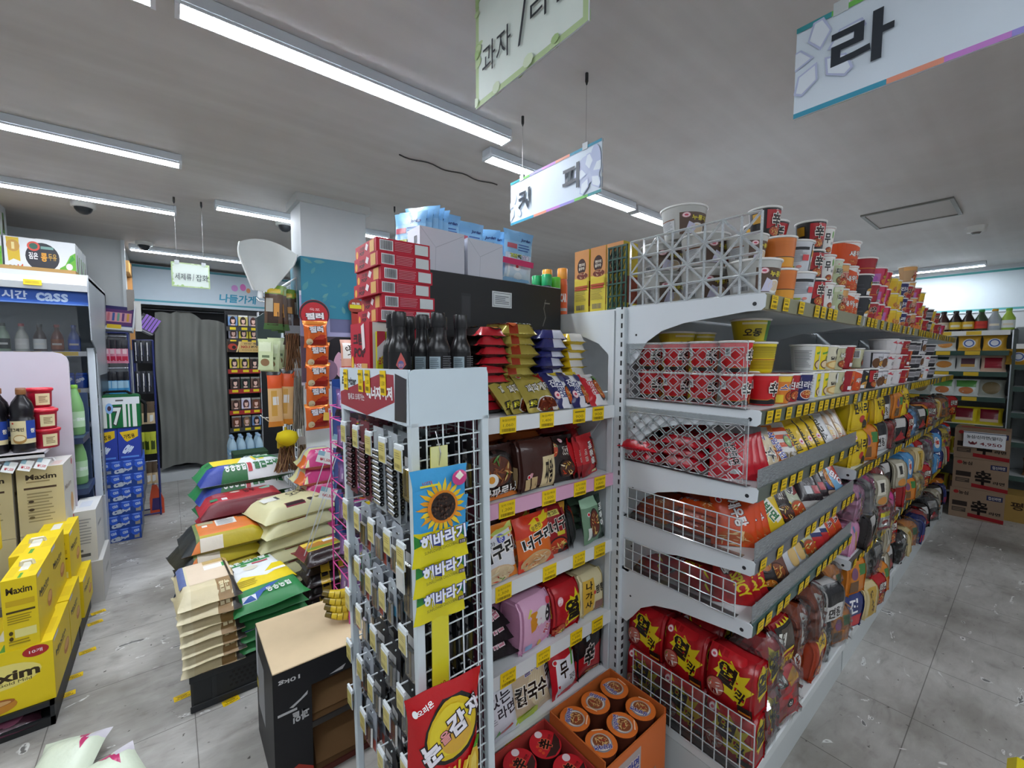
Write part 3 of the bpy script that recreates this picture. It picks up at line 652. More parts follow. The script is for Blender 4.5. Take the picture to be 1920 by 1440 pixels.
def bottle(name, prof, cols, cap, capcol, label=None, lab=None, n=20, m=None, span=150, capm=None):
    """prof [(r,z)]; cap (r, z0, z1); label ops wrapped between lab=(r, z0, z1)"""
    o = MB().lathe(prof, cols, n).build(name, m or PLA)
    r, z0, z1 = cap; MB().lathe([(r * .97, z0), (r, z0 + .002), (r, z1 - .003), (r * .93, z1)], capcol, 16).build('cap', capm or PLA, o)
    if label:
        R_, a, c = lab
        def f(u, v, l=0):
            t = -pi / 2 + radians(span) * (u - .5); q = R_ + .0006 + l * LAY; return (q * cos(t), q * sin(t), a + v * (c - a))
        MB().art(label, f, radians(span) * R_ / (c - a), 10, 1).build('label', CARD, o)
    return o
# ---------- packaging artwork ----------
DOT = lambda u, v, ru, rv: [E(u, v, ru, rv, 'e9e3de'), E(u, v, ru * .7, rv * .7, 'c8202c')]
OTT = lambda u, v, ru, rv: [E(u, v, ru, rv, 'e8a7b0'), E(u, v, ru * .82, rv * .82, 'f4dfe0'), E(u, v, ru * .5, rv * .4, 'cf5066')]
SHIN = [R(0, 0, 1, 1, 'c9181f'), R(0, .86, 1, 1, 'd2202a'), P([(.0, 0), (1, 0), (1, .16), (.6, .16), (.5, .21), (.4, .16), (0, .16)], 'c9a02c'), P([(.0, 0), (1, 0), (1, .145), (.6, .145), (.5, .195), (.4, .145), (0, .145)], '1c1517')] + noodles(.70, .2, .1, .2, 3) + [T('辛', .52, .56, .22, .52, '17130f', 'f2e6dc', bold=.03)] + DOT(.66, .88, .018, .035) + [R(.02, .55, .13, .85, 'eee')] + bars(.035, .62, .12, .82, '333', 8, 2) + [T('라면', .70, .46, .07, .1, '1b1512', bold=.01)]
SHINB = [R(0, 0, 1, 1, '211d1c'), R(.3, .3, .72, .95, 'b81f26')] + noodles(.5, .2, .16, .2, 5) + [T('辛', .5, .6, .2, .5, '17130f', 'efe4da', bold=.03), R(.03, .5, .2, .85, 'd8a02a')] + DOT(.48, .92, .02, .03)
NURU = [R(0, 0, 1, 1, 'bdbcb6'), R(.43, .08, .92, .80, '5b4536'), E(.70, .26, .14, .2, 'e9e6df'), E(.70, .27, .11, .15, 'd8c3a4'), P([(.50, .1), (.62, .1), (.7, .35), (.56, .5)], 'cfcbe0'), E(.88, .42, .03, .05, 'b98b54')] + OTT(.52, .70, .055, .085) + [T('누룽지', .72, .62, .25, .17, 'ead94a', bold=.025), R(.12, .12, .36, .62, 'cfd0d0'), R(.12, .58, .36, .62, '8a5a3a')] + lines(.14, .3, .34, .56, 6, '8d8d8d', 1) + bars(.22, .13, .34, .26, '444', 7, 4)
KKO = [R(0, 0, 1, 1, 'd8772c'), R(0, 0, 1, .33, 'e39d2c'), R(.06, .33, .9, .36, '3a2a20')] + [R(.08 + (j % 2) * .02, .42 + j * .055, .86, .425 + j * .055, 'b85f22') for j in range(9)] + [R(.9, 0, 1, 1, 'd7b98a'), E(.98, .45, .05, .2, 'c8303a'), R(.9, .06, .97, .2, '6a4a3a')]
SARI = [R(0, 0, 1, 1, 'cdd0d5'), R(.56, .03, .98, .95, '17171a'), R(.58, .06, .96, .92, 'e8e6e2'), E(.77, .25, .17, .2, '2a2a2e'), E(.77, .26, .15, .16, 'd9b96a'), R(.58, .52, .96, .74, 'e2a23c'), T('사리', .76, .58, .26, .2, '17130f', bold=.025), R(.08, .72, .5, .82, '26262a')] + DOT(.68, .84, .02, .03) + lines(.08, .3, .48, .7, 10, '8f9398', 3) + [R(.4, .35, .5, .55, 'd8494e'), R(.08, .1, .3, .16, '9aa832'), E(.36, .14, .04, .05, 'd8867a')]
MUPA = [R(0, 0, 1, 1, 'c1232c'), P([(.33, 0), (.66, 0), (.7, 1), (.33, 1)], 'ebe7e2'), T('무', .46, .6, .14, .4, '17130f', bold=.03), T('파마', .6, .4, .08, .14, '2a2420', bold=.01), E(.6, .75, .03, .15, '6fa54a')] + noodles(.52, .14, .1, .12, 6) + DOT(.36, .88, .02, .03)
JJA = [R(0, 0, 1, 1, 'b8c49a'), R(0, .8, 1, 1, 'cfd6bd')] + noodles(.56, .18, .16, .18, 8, '8a5a2c') + [T('짜파', .5, .55, .3, .28, '23301c', 'f0f0e4', bold=.02), R(.2, .03, .3, .2, 'e8e8ea')] + DOT(.4, .85, .02, .03)
YUK = [R(0, 0, 1, 1, 'b99468'), R(0, .75, 1, 1, 'd8a05c')] + noodles(.5, .24, .22, .24, 9) + [T('육개장', .5, .55, .34, .26, 'b3202c', 'f2e4c8', bold=.03), R(.25, .02, .34, .18, 'e8e8ea')]
SAE = [R(0, 0, 1, 1, 'd9531f'), P([(.2, 1), (1, 1), (1, .66), (.8, .74), (.5, .82)], 'e6e3e0'), T('새우탕', .5, .5, .4, .26, 'f3efe8', '5a2216', rot=4, bold=.03)] + noodles(.55, .12, .26, .16, 11, 'c9541f', 'c9541f') + DOT(.6, .86, .02, .035)
TWI = [R(0, 0, 1, 1, '2a2b30'), P([(.5, .96), (.8, .96), (.8, .8), (.62, .86)], 'd0d0d2'), T('튀김', .66, .58, .22, .26, 'ead23a', '17130f', bold=.03)] + noodles(.62, .2, .18, .22, 12, 'd9a24c', '2a2b30') + [R(.44, .02, .54, .2, 'e8e8ea'), R(.1, .3, .4, .34, '4a4b52'), R(.1, .5, .36, .53, '4a4b52')]
YEOL = [R(0, 0, 1, 1, 'cf3a5e'), R(.0, .05, .4, .7, 'c06fb4'), E(.2, .38, .14, .25, 'a85ab0'), R(.1, .06, .4, .2, 'e8e8ea')] + bars(.12, .08, .38, .18, '333', 9, 5) + [R(.5, .0, 1, 1, 'd02c3a'), E(.62, .22, .2, .2, 'e0803a'), T('열', .66, .58, .2, .46, '17130f', 'ead23a', bold=.03), T('라면', .52, .5, .12, .16, 'ead23a', '9a1a1a')]
RED = [R(0, 0, 1, 1, 'a41a26'), R(0, .4, 1, .44, 'd8882c'), T('辛', .55, .62, .2, .42, '17130f', 'd8b0a0', bold=.03), E(.7, .2, .12, .12, 'c9502c')]
CHAM = [R(0, 0, 1, 1, 'e3b91e'), R(0, .84, 1, 1, 'eacb3a'), R(.56, .1, .7, .6, 'f0e8d0'), T('참깨', .63, .5, .12, .34, '26201a', bold=.03)] + noodles(.48, .25, .1, .2, 14, 'c9702c', 'e3b91e') + [R(.8, 0, 1, 1, 'e8d44a')]
JINN = [R(0, 0, 1, 1, '2a2c66'), R(.05, 0, .3, .5, 'dfd23a'), T('진라면', .52, .6, .5, .3, 'eceaf0', '171840', bold=.03)] + noodles(.56, .2, .18, .2, 15, 'b8441c', 'e8e4d8') + OTT(.74, .85, .05, .09)
JINR = [R(0, 0, 1, 1, 'b01f2a'), R(.05, 0, .3, .3, 'e8e4d8'), T('진라', .52, .6, .4, .3, 'f0eeea', '6a1016', bold=.03)] + noodles(.56, .22, .16, .2, 16) + OTT(.7, .85, .05, .09)
SNK = [R(0, 0, 1, 1, 'dd7f28'), R(0, .8, 1, 1, 'e8c23a'), R(0, 0, .4, .3, 'e8cf3a'), T('스낵', .5, .58, .36, .26, '3b3480', 'f0e8d8', shear=.2)] + noodles(.6, .24, .16, .2, 17) + OTT(.62, .84, .05, .09) + [E(.16, .18, .06, .12, '5b8fc0')]
GOM = [R(0, 0, 1, 1, 'd9dad8'), R(.46, 0, .86, 1, 'e9d21e'), P([(.5, .74), (.8, .86), (.8, .76), (.52, .66)], '5b9a3a'), T('곰탕', .7, .5, .16, .2, '2f5f2a', bold=.03), E(.64, .24, .16, .2, '6a4a36'), E(.64, .24, .13, .15, 'e3c9a2')] + lines(.04, .1, .4, .85, 12, '8d8f90', 6)
DAK = [R(0, 0, 1, 1, 'd9d2b8'), E(.66, .82, .13, .17, '17130f'), T('삼계', .66, .82, .16, .14, 'e8e2d0', bold=.02), T('닭곰탕', .6, .5, .4, .16, '2a2018', bold=.03), E(.55, .2, .26, .2, 'c99b52'), E(.55, .2, .2, .14, 'e8cf92')]
BUDAE = [R(0, 0, 1, 1, 'c3c09a'), R(.1, .5, .34, .96, 'e4e4e0')] + bars(.14, .55, .3, .92, '333', 8, 7) + [T('부대', .6, .66, .26, .26, 'f0efe4', '4a4a2a', bold=.03)] + noodles(.6, .26, .18, .2, 18)
NAG = [R(0, 0, 1, 1, 'a01826'), R(.5, 0, 1, 1, 'dd6a28'), T('나알라', .72, .66, .36, .2, '3a3a8a', 'f0e4d4', bold=.02)] + noodles(.72, .28, .2, .24, 19) + [R(.42, .06, .52, .24, 'eee')]
ANS = [R(0, 0, 1, 1, 'd8d6dc'), R(.32, .03, .36, .94, '1a1a1e'), R(.36, .9, .66, .94, '1a1a1e'), T('안성탕', .66, .62, .34, .2, '17130f', bold=.02), E(.46, .3, .1, .3, '6a4426')] + noodles(.66, .26, .14, .2, 20, 'd99a3c')
FLOR = [R(0, 0, 1, 1, 'dcd8d8'), P([(.4, .8), (.5, .95), (.55, .8), (.7, .86), (.58, .7)], 'c8404e'), P([(.7, .5), (.8, .62), (.9, .5), (.8, .4)], 'd86a78'), T('김', .6, .4, .1, .26, '26201e', bold=.01), R(.85, 0, 1, 1, 'c02a30')]
YELB = [R(0, 0, 1, 1, 'e6cf1c')] + lines(.1, .5, .75, .92, 11, '6a5f14', 8) + lines(.12, .08, .75, .4, 6, 'b08a1c', 9) + [R(.1, .42, .75, .46, 'c07a2c'), R(.8, 0, 1, 1, 'a8202a'), T('라', .88, .5, .1, .2, 'f0e8e0', bold=.02)]
GRN = [R(0, 0, 1, 1, 'd9c62c'), R(.5, 0, .8, 1, '4f8f3c'), T('오동', .26, .4, .3, .4, '2a2a18', bold=.03, shear=.2), E(.9, .4, .1, .3, 'd8cfa0'), R(.1, .82, .5, .92, 'e8e0b0')]
CUPS = {
 'shin': (.037, .0475, .101, SHIN, 'c0161d', 'c01820'), 'shinblack': (.037, .0475, .101, SHINB, '1e1a19', '2a2422'), 'nuru': (.058, .075, .108, NURU, 'bdbcb6', 'c8c6c0'), 'kko': (.043, .052, .1, KKO, 'cf7430', 'd8a060'),
 'sari': (.058, .072, .106, SARI, 'cdd0d5', 'd8d8dc'), 'mupa': (.036, .047, .1, MUPA, 'b81f28', 'c02830'), 'jja': (.036, .047, .1, JJA, 'b0bc92', 'c8d0b4'), 'yuk': (.036, .046, .098, YUK, 'b08a60', 'd8a060'), 'sae': (.036, .047, .1, SAE, 'cf4c1c', 'e0642c'),
 'saebig': (.056, .071, .095, SAE, 'cf4c1c', 'e0e0dc'), 'shinbig': (.056, .072, .09, SHINB, '1e1a19', 'a83030'), 'redbig': (.054, .068, .085, RED, '9a1824', 'a82a30'), 'twi': (.054, .068, .1, TWI, '26272c', '3a3b40'), 'yeol': (.052, .066, .09, YEOL, 'c8355a', 'd84a5a'),
 'cham': (.05, .06, .085, CHAM, 'ddb31c', 'e8cf4a'), 'jinn': (.036, .046, .098, JINN, '2a2c66', '3a3c78'), 'jinr': (.036, .046, .098, JINR, 'a81c26', 'b83038'), 'snk': (.036, .046, .098, SNK, 'd87a26', 'e8c85a'), 'gom': (.04, .05, .1, GOM, 'd4d5d2', 'd8d8d0'),
 'dak': (.04, .051, .1, DAK, 'd4ccb0', 'd8d2bc'), 'bud': (.036, .047, .098, BUDAE, 'b9b690', 'c8c4a4'), 'nag': (.054, .068, .1, NAG, '981624', 'a82a30'), 'ans': (.05, .063, .095, ANS, 'd4d2d8', 'd8d8dc'), 'flor': (.052, .066, .085, FLOR, 'd8d4d4', 'c83a40'),
 'yelb': (.05, .064, .105, YELB, 'e0c81c', 'd8d0a0'), 'grn': (.05, .064, .08, GRN, 'd0bd2a', 'd8d0a0'), 'jinbig': (.05, .062, .085, JINN, '2a2c66', '3a3c78'), 'blk': (.05, .064, .085, [R(0, 0, 1, 1, '26242a'), R(.2, .3, .7, .8, 'b8b4b8'), R(.3, .4, .6, .7, '8a868a')], '26242a', '3a383e'),
}
def putcup(k, x, y, z, label, rz=0, group='noodle cups', sc=1, name='noodle_cup'):
    return put('cup_' + k, lambda: cup(name, *CUPS[k]), (x, y, z), (0, 0, rz), label, 'noodle cup', group, sc)
H_ = lambda k: CUPS[k][2]
# ---------- cups on the gondola top (z 1.628) and second shelf (z 1.296) ----------
rd = random.Random(21); J = lambda a=.006: rd.uniform(-a, a)
YAW = -.38
ZT, Z2 = 1.6295, 1.2975
for i, y in enumerate((.565, .72, .875)):
    for k in (0, 1):
        if (i, k) == (0, 1): continue
        putcup('nuru', 1.405 + J(), y, ZT + k * .109, f'white and brown bowl behind the clear basket wall, {("front", "middle", "back")[i]} column, {("bottom", "second")[k]} tier', -.95 + J(.3), 'white and brown bowls')
putcup('nuru', 1.405, .8, ZT + .218, 'white and brown bowl sitting alone on top of the basket stacks', -1.0, 'white and brown bowls')
putcup('nuru', 1.43, .6, ZT + .109, 'white and brown bowl behind the front one of the basket, raised', -.8, 'white and brown bowls', .8)
row = [ # design, x, tiers, y, words
 ('kko', 1.555, 2, .55, 'orange cup with brick pattern'), ('sari', 1.70, 2, .565, 'grey bowl with black framed picture panel'), ('shinblack', 1.835, 3, .545, 'black and red cup with one big character'), ('mupa', 1.945, 3, .545, 'red cup with white stripe'),
 ('jja', 2.05, 2, .545, 'pale green cup'), ('yuk', 2.15, 2, .545, 'tan cup with red lettering'), ('sae', 2.255, 2, .545, 'orange shrimp cup'), ('sae', 2.36, 2, .56, 'orange shrimp cup set next along'),
 ('twi', 2.52, 2, .57, 'black bowl with yellow lettering'), ('redbig', 2.67, 2, .57, 'dark red bowl'), ('yeol', 2.83, 3, .575, 'pink and red bowl'), ('yeol', 2.98, 3, .575, 'pink and red bowl set next along'), ('cham', 3.12, 3, .57, 'yellow bowl with white panel'), ('cham', 3.25, 3, .57, 'yellow bowl set next along'),
 ('jinbig', 3.39, 3, .57, 'navy bowl'), ('redbig', 3.54, 3, .575, 'dark red bowl past the navy ones'), ('yuk', 3.68, 4, .56, 'tan cup past the navy bowls'), ('yeol', 3.82, 3, .57, 'pink bowl farther down the row'), ('cham', 3.98, 3, .57, 'yellow bowl farther down the row'), ('redbig', 4.14, 2, .575, 'dark red bowl farther down the row'), ('blk', 4.32, 2, .57, 'black bowl near the end of the row'), ('cham', 4.5, 2, .57, 'yellow bowl near the end of the row'), ('redbig', 4.7, 2, .57, 'dark red bowl near the end of the row'), ('yeol', 4.95, 1, .57, 'pink bowl near the end of the row')]
TI = ('on the gondola top, bottom tier', 'on the gondola top, second tier', 'on the gondola top, third tier', 'on the gondola top, fourth tier')
for k, x, n, y, wd in row:
    z = ZT
    for t in range(n):
        putcup(k, x + J(), y + J(), z, f'{wd} {TI[t]}', J(.3) + YAW, 'bowls and cups along the gondola top'); z += H_(k) + .0015
putcup('shinblack', 1.56, .60, ZT + .207, 'black and red cup on the orange cups, second from the basket', -.35, 'bowls and cups along the gondola top')
putcup('sari', 1.52, .72, ZT, 'grey bowl behind the orange cups', -.2, 'bowls and cups along the gondola top'); putcup('sari', 1.50, .72, ZT + .108, 'grey bowl with framed panel raised behind the orange cups', -.35, 'bowls and cups along the gondola top', .9)
putcup('shinbig', 1.73, .66, ZT + .216, 'wide black bowl with red panel topping the grey bowls', -.6, 'bowls and cups along the gondola top'); 
for q, (x, yy) in enumerate(((1.72, .72), (1.87, .68), (2.02, .66), (2.17, .66), (2.32, .68))):
    z = ZT
    for t in range(2): putcup('shinbig', x, yy, z, f'wide black bowl in the back row of the gondola top, {ORD[q]} along, {("lower", "upper")[t]}', -.4, 'bowls and cups along the gondola top'); z += .0915
putcup('saebig', 2.24, .56, ZT + .203, 'wide orange bowl on top of the tan and orange cups', -.1, 'bowls and cups along the gondola top'); putcup('redbig', 2.60, .57, ZT + .203, 'dark red bowl with big character topping the black bowls', .1, 'bowls and cups along the gondola top')
# second shelf: red cups behind the diamond lattice, then the long row
for i, y in enumerate((.60, .70, .80, .90)):
    for t in (0, 1):
        putcup('shin', 1.385 + J(.004), y, Z2 + t * .1025, f'red cup behind the diamond lattice, {ORD[i]} from the front, {("lower", "upper")[t]} tier', -.55 + J(.15) if i else -.45 + .3 * t, 'red cups behind the lattice')
row2 = [('shin', 1.49, 1, .56, 'red big character cup standing clear of the lattice'), ('snk', 1.59, 1, .56, 'orange and yellow cup'), ('jinr', 1.685, 1, .56, 'red cup with white lettering'), ('jinn', 1.785, 1, .555, 'navy cup with yellow corner'),
 ('gom', 1.895, 2, .565, 'yellow and grey cup with green leaf'), ('gom', 2.0, 2, .565, 'yellow and grey cup set next along'), ('dak', 2.11, 2, .565, 'cream cup with black round emblem'), ('bud', 2.215, 2, .56, 'grey green cup with barcode'), ('nag', 2.38, 1, .585, 'deep red and orange bowl'), ('sae', 2.50, 1, .555, 'orange shrimp cup'), ('twi', 2.63, 1, .585, 'black bowl'),
 ('shinblack', 2.75, 1, .555, 'black and red cup'), ('ans', 2.87, 2, .57, 'white bowl with black frame'), ('ans', 3.01, 2, .57, 'white bowl set next along'), ('flor', 3.16, 3, .57, 'white bowl with red flower print'), ('flor', 3.32, 3, .57, 'white bowl with red flowers set next along'), ('redbig', 3.48, 3, .57, 'red bowl'), ('nag', 3.64, 2, .58, 'deep red bowl farther along'), ('blk', 3.8, 3, .57, 'black and grey bowl'), ('blk', 3.97, 3, .57, 'black and grey bowl set next along'), ('ans', 4.14, 3, .57, 'white bowl farther along'), ('flor', 4.32, 2, .57, 'flowered bowl farther along'), ('blk', 4.6, 3, .57, 'black bowl by the far end')]
T2 = ('on the second shelf, bottom tier', 'on the second shelf, second tier', 'on the second shelf, third tier')
for k, x, n, y, wd in row2:
    z = Z2
    for t in range(n): putcup(k, x + J(), y + J(), z, f'{wd} {T2[t]}', J(.28) + YAW, 'cups and bowls along the second shelf'); z += H_(k) + .0015
putcup('yelb', 1.61, .63, Z2 + .1, 'yellow bowl of small print raised above the orange cup', -.25, 'cups and bowls along the second shelf'); putcup('yelb', 1.60, .66, Z2, 'yellow bowl standing behind the orange cup', .2, 'cups and bowls along the second shelf')
putcup('grn', 1.63, .66, Z2 + .207, 'yellow bowl with green stripe on the highest tier under the top shelf', -.2, 'cups and bowls along the second shelf'); 
for i, x in enumerate((1.45, 1.56)):
    for t in range(3): putcup('grn', x, .84 - i * .02, Z2 + t * .0815, f'yellow green striped bowl in shade, {("inner", "outer")[i]} back stack, {ORD[t]} tier', .3, 'cups and bowls along the second shelf')
putcup('nag', 2.42, .6, Z2 + .102, 'deep red and orange bowl raised on the second tier', -.1, 'cups and bowls along the second shelf', 1.05); putcup('bud', 2.70, .6, Z2 + .102, 'grey green cup raised on the black bowl', 0, 'cups and bowls along the second shelf')
# ---------- noodle pack artwork ----------
CHAPA = [R(0, 0, 1, 1, 'b3a24a'), R(0, .9, 1, 1, '8f8038'), P([(.68, .98), (1, .98), (1, .72), (.8, .62)], 'b8241c'), T('짜파게티', .55, .56, .82, .22, 'f0ece2', '241a12', rot=6, bold=.03), R(.05, .1, .3, .26, '26220f'), T('올리브', .175, .18, .2, .11, 'd8cf2a', bold=.02)] + noodles(.64, .12, .36, .2, 31, '6a2a16', 'e8e4da', 22, ('8a3a1c', 'c9662c', '4a7a2a', 'd8a25c', '3a1a10')) + DOT(.1, .86, .05, .05)
CHAPS = [R(0, 0, 1, 1, 'b3a24a'), R(.18, 0, .46, 1, 'a83a20')] + noodles(.32, .6, .13, .36, 32, 'b84a20') + [E(.32, .1, .13, .08, 'c9602c'), T('짜파게티', .74, .10, .36, .1, 'eeeae0', '2a2412', bold=.02), E(.52, .1, .035, .05, '7a9a2a'), E(.42, .1, .04, .05, 'e9e3de'), E(.42, .1, .028, .035, 'c8202c'), R(0, .4, .15, .9, '8f8038')]
BLKRED = [R(0, 0, 1, 1, '231a18'), R(0, 0, 1, .08, 'b3202a'), P([(0, .08), (.3, .08), (.1, .2), (0, .2)], 'b3202a')] + noodles(.62, .12, .26, .1, 33, 'b0641c') + noodles(.6, .62, .3, .3, 33, 'b0641c')
JINP = [R(0, 0, 1, 1, 'e6e5ea'), R(0, 0, .34, 1, '26285e'), P([(.34, 1), (1, 1), (1, .8), (.5, .86)], 'ddc22a'), T('진라면', .45, .45, .62, .26, '26306e', 'eeeef4', rot=-90, bold=.035)] + noodles(.78, .3, .2, .26, 34, 'c8541c') + OTT(.17, .3, .1, .1) + [T('진', .17, .62, .2, .2, 'e8e8f0', bold=.02), E(.7, .76, .14, .12, '33366a')]
JINR2 = [R(0, 0, 1, 1, 'e8e4e4'), R(0, 0, .3, 1, 'c4232e'), T('진라면', .42, .5, .62, .26, 'c4232e', 'f4eeee', rot=-90, bold=.035)] + noodles(.75, .45, .22, .34, 35, 'c8642c') + [E(.8, .8, .12, .1, '5a8a3a')]
NAVY = [R(0, 0, 1, 1, '2b2d68'), R(.35, .06, 1, .6, 'ddc42c'), R(.5, .0, .95, .12, 'c9cbd8'), R(.2, .1, .4, .18, '1a1a30'), P([(.4, .5), (.6, .95), (.75, .95), (.6, .5)], 'e4e4ec')]
YELP = [R(0, 0, 1, 1, 'e0bf24'), R(.1, .3, .9, .6, 'd8d4cc'), R(.2, .0, .9, .07, 'd8d4cc'), R(.4, .1, .7, .16, 'c03a2a'), P([(0, .6), (.5, .75), (1, .6), (1, .68), (.5, .85), (0, .7)], 'c03a2a')] + noodles(.3, .75, .2, .2, 36, 'd0803a')
JJARO = [R(0, 0, 1, 1, '3a2420'), R(0, 0, 1, .14, 'd87a30'), E(.5, .56, .46, .36, '17100e')] + noodles(.5, .52, .4, .32, 37, '5a2c1a', '241612', 26, ('8a4a22', 'b8762c', '4a7a2a', 'c9a25c', '6a3418')) + [E(.3, .38, .17, .12, 'f0ede4'), E(.3, .39, .08, .065, 'e2982a'), T('짜짜로니', .5, .15, .86, .19, 'f2efe8', '1c120e', rot=4, bold=.03)]
JJAW = [R(0, 0, 1, 1, '42251e'), R(.58, .02, .95, .66, 'dcc99a'), T('짜왕', .76, .34, .22, .5, '17110e', bold=.03), E(.3, .32, .06, .05, 'd89aa0')] + DOT(.22, .3, .05, .045) + [R(.12, .05, .26, .26, 'c2a878'), R(.3, .04, .46, .28, 'c2a878'), T('짜', .38, .16, .1, .12, '2a1a14', bold=.01)]
JJAB = [R(0, 0, 1, 1, '231a19'), P([(.4, .52), (.6, .8), (.85, .86), (.9, .5), (.6, .44)], '2e211e'), T('짜', .66, .64, .26, .22, '3a2620', 'd8cfc4', bold=.02)] + noodles(.2, .72, .18, .2, 38, 'b8401c') + noodles(.6, .26, .3, .2, 39, '4a2a1e', '120d0c') + OTT(.5, .88, .06, .05)
REDP = [R(0, 0, 1, 1, 'b71c22'), R(0, 0, .4, .3, '8a1218'), T('배홍동', .56, .52, .74, .2, 'ede6e0', '4a0f10', rot=-84, bold=.03), T('매콤', .2, .5, .4, .12, 'e0d4c8', rot=-86, bold=0)] + noodles(.84, .5, .15, .4, 40, '9a2a16') + [R(.6, .04, .86, .1, 'e8dca0')]
OBRN = [R(0, 0, 1, 1, 'b8622a'), R(0, .2, 1, .34, 'c8c0b8'), P([(.2, .34), (.9, .34), (.7, .5), (.4, .5)], '3a2a3a')]
MRNP = [R(0, 0, 1, 1, '6a1a20'), R(.1, .1, .7, .3, 'a8aab4'), T('라면', .45, .7, .3, .3, 'c8b04a', bold=.02)]
NEO1 = [R(0, 0, 1, 1, 'd97e24'), P([(0, .08), (.12, .7), (.5, .84), (1, .9), (1, .2), (.5, .3)], 'd9dade'), P([(.4, .86), (.95, 1), (1, .82), (.6, .78)], 'c9d46a'), E(.62, .76, .1, .08, '4a52a8'), T('순', .62, .76, .1, .09, 'eef0f8', bold=.01), T('한', .4, .7, .14, .1, '2a2a2a', bold=0), T('너구리', .52, .55, .86, .27, '17140f', 'f2f0ea', rot=9, bold=.04)] + noodles(.48, .14, .4, .18, 41, 'e0c8a0', 'd8b894', 24, ('e8d4a8', 'c23a2a', 'e8e0c8', '5a8a3a', 'd8a87a'))
NEO2 = [R(0, 0, 1, 1, 'cf3a1e'), P([(0, .6), (1, .75), (1, .25), (0, .2)], 'db6a22'), P([(.3, .84), (.9, 1), (1, .86), (.7, .8)], 'e6cf2a'), E(.5, .76, .2, .08, 'e8c82a'), T('얼큰한', .5, .76, .3, .09, '2a1a12', rot=10, bold=.01), T('너구리', .52, .54, .88, .26, '17140f', 'f2f0ea', rot=10, bold=.04)] + noodles(.45, .14, .42, .18, 42, 'd8a06a', 'c8a878', 24, ('e8d4a8', 'c23a2a', 'e8e0c8', '5a8a3a', 'e06a2a'))
ANG = [R(0, 0, 1, 1, '8f1a1e'), P([(.7, 1), (1, 1), (1, .7)], 'd89a2a'), R(.2, .8, .66, .9, 'ddd06a'), T('앵그리', .43, .85, .4, .075, '2a1a14', rot=3, bold=.01), T('너구', .58, .6, .66, .28, '17110e', 'd8c8bc', rot=10, bold=.04), R(.5, .38, .8, .46, 'c9b82a')] + noodles(.5, .16, .4, .2, 43, 'b8381c')
BLKP = [R(0, 0, 1, 1, '1f1f1f'), R(.3, .5, .66, .9, '9a2420'), E(.5, .7, .12, .1, 'c9903a'), T('건면', .5, .25, .3, .2, 'd8d8d4', rot=-85, bold=.01)]
GRNP = [R(0, 0, 1, 1, '6f8f72'), R(0, .8, 1, 1, '9cc0a0'), R(.68, 0, 1, 1, '2a3a30'), T('배홍동', .84, .56, .7, .2, 'eef0ea', rot=-88, bold=.03)] + noodles(.42, .42, .24, .34, 44, '6a3020', '3a2018') + DOT(.16, .66, .06, .05) + [R(.08, .1, .2, .36, 'd8dcd4')]
PINK = [R(0, 0, 1, 1, 'd8a6c2'), R(.3, .4, .56, .76, 'd8902e'), E(.66, .62, .2, .2, 'ded8d8'), E(.84, .62, .07, .18, '2e2a30'), T('까르', .82, .28, .26, .14, 'b8283a', 'f2e2ea', rot=60, bold=.03), E(.86, .86, .08, .06, 'c8384a'), P([(.2, .72), (.3, .86), (.36, .82), (.26, .7)], 'dcd86a'), R(.1, .1, .3, .2, '8fb0d8'), E(.55, .1, .08, .05, 'c8a03a')]
PINKS = [R(0, 0, 1, 1, 'c890b0'), R(.1, .1, .4, .3, '7fa0c8')]
YEOLM = [R(0, 0, 1, 1, 'b0151e'), P([(.4, .1), (.95, .2), (.9, .5), (.98, .75), (.86, .7), (.8, .9), (.7, .7), (.56, .78), (.55, .6), (.42, .5), (.5, .4)], 'ddc81e'), T('열', .66, .45, .46, .5, '17120e', 'ddc81e', rot=8, bold=.05)] + noodles(.2, .12, .24, .14, 45, 'b8503a', '7a1216') + OTT(.22, .74, .1, .1)
YEOLB = [R(0, 0, 1, 1, 'a3131b'), E(.3, .95, .5, .12, 'c01e26'), P([(.2, .95), (.25, .7), (.15, .6), (.3, .55), (.3, .3), (.5, .25), (.8, .12), (.85, .4), (.98, .55), (.8, .6), (.9, .8), (.7, .72), (.5, .9), (.4, .78)], 'd8c21c'), T('열', .42, .62, .4, .4, '17120e', 'd8c21c', rot=-14, bold=.05), T('라', .72, .34, .2, .26, '17120e', 'd8c21c', rot=-20, bold=.04)] + noodles(.22, .3, .2, .2, 46, 'b8685a', '7a1216', 12, ('e8e0d8', '5a9a3a', 'd8543a', 'e8b8a8')) + OTT(.14, .88, .07, .06) + [R(.7, .02, .98, .2, '2a1814'), R(.72, .06, .96, .1, 'd87a2a')]
YEOLS = [R(0, 0, 1, 1, '8f1218'), P([(.2, .8), (.5, .95), (.8, .75), (.8, .4), (.4, .3)], 'c8b41c'), T('열', .5, .62, .6, .4, '17120e', 'c8b41c', bold=.04)]
NAGA = [R(0, 0, 1, 1, 'ddd0a4'), R(.06, .06, .52, .9, 'd8ad3c'), T('나', .3, .76, .26, .2, '17120e', bold=.03), T('가', .3, .52, .26, .18, '17120e', bold=.03), T('사', .3, .28, .28, .18, '17120e', bold=.03), T('짬뽕', .76, .6, .4, .2, '17120e', bold=.02), E(.52, .56, .04, .05, 'c8323a'), R(.56, 0, 1, .3, '8a5a4a')]
BUL = [R(0, 0, 1, 1, '211f20'), R(0, .5, 1, 1, '9aa0a8')] + noodles(.6, .8, .26, .2, 47, 'b89a3a', '7a7a7a') + [T('불닭볶음', .5, .22, .6, .2, 'c8788a', 'f0d8dc', rot=5, bold=.03)]
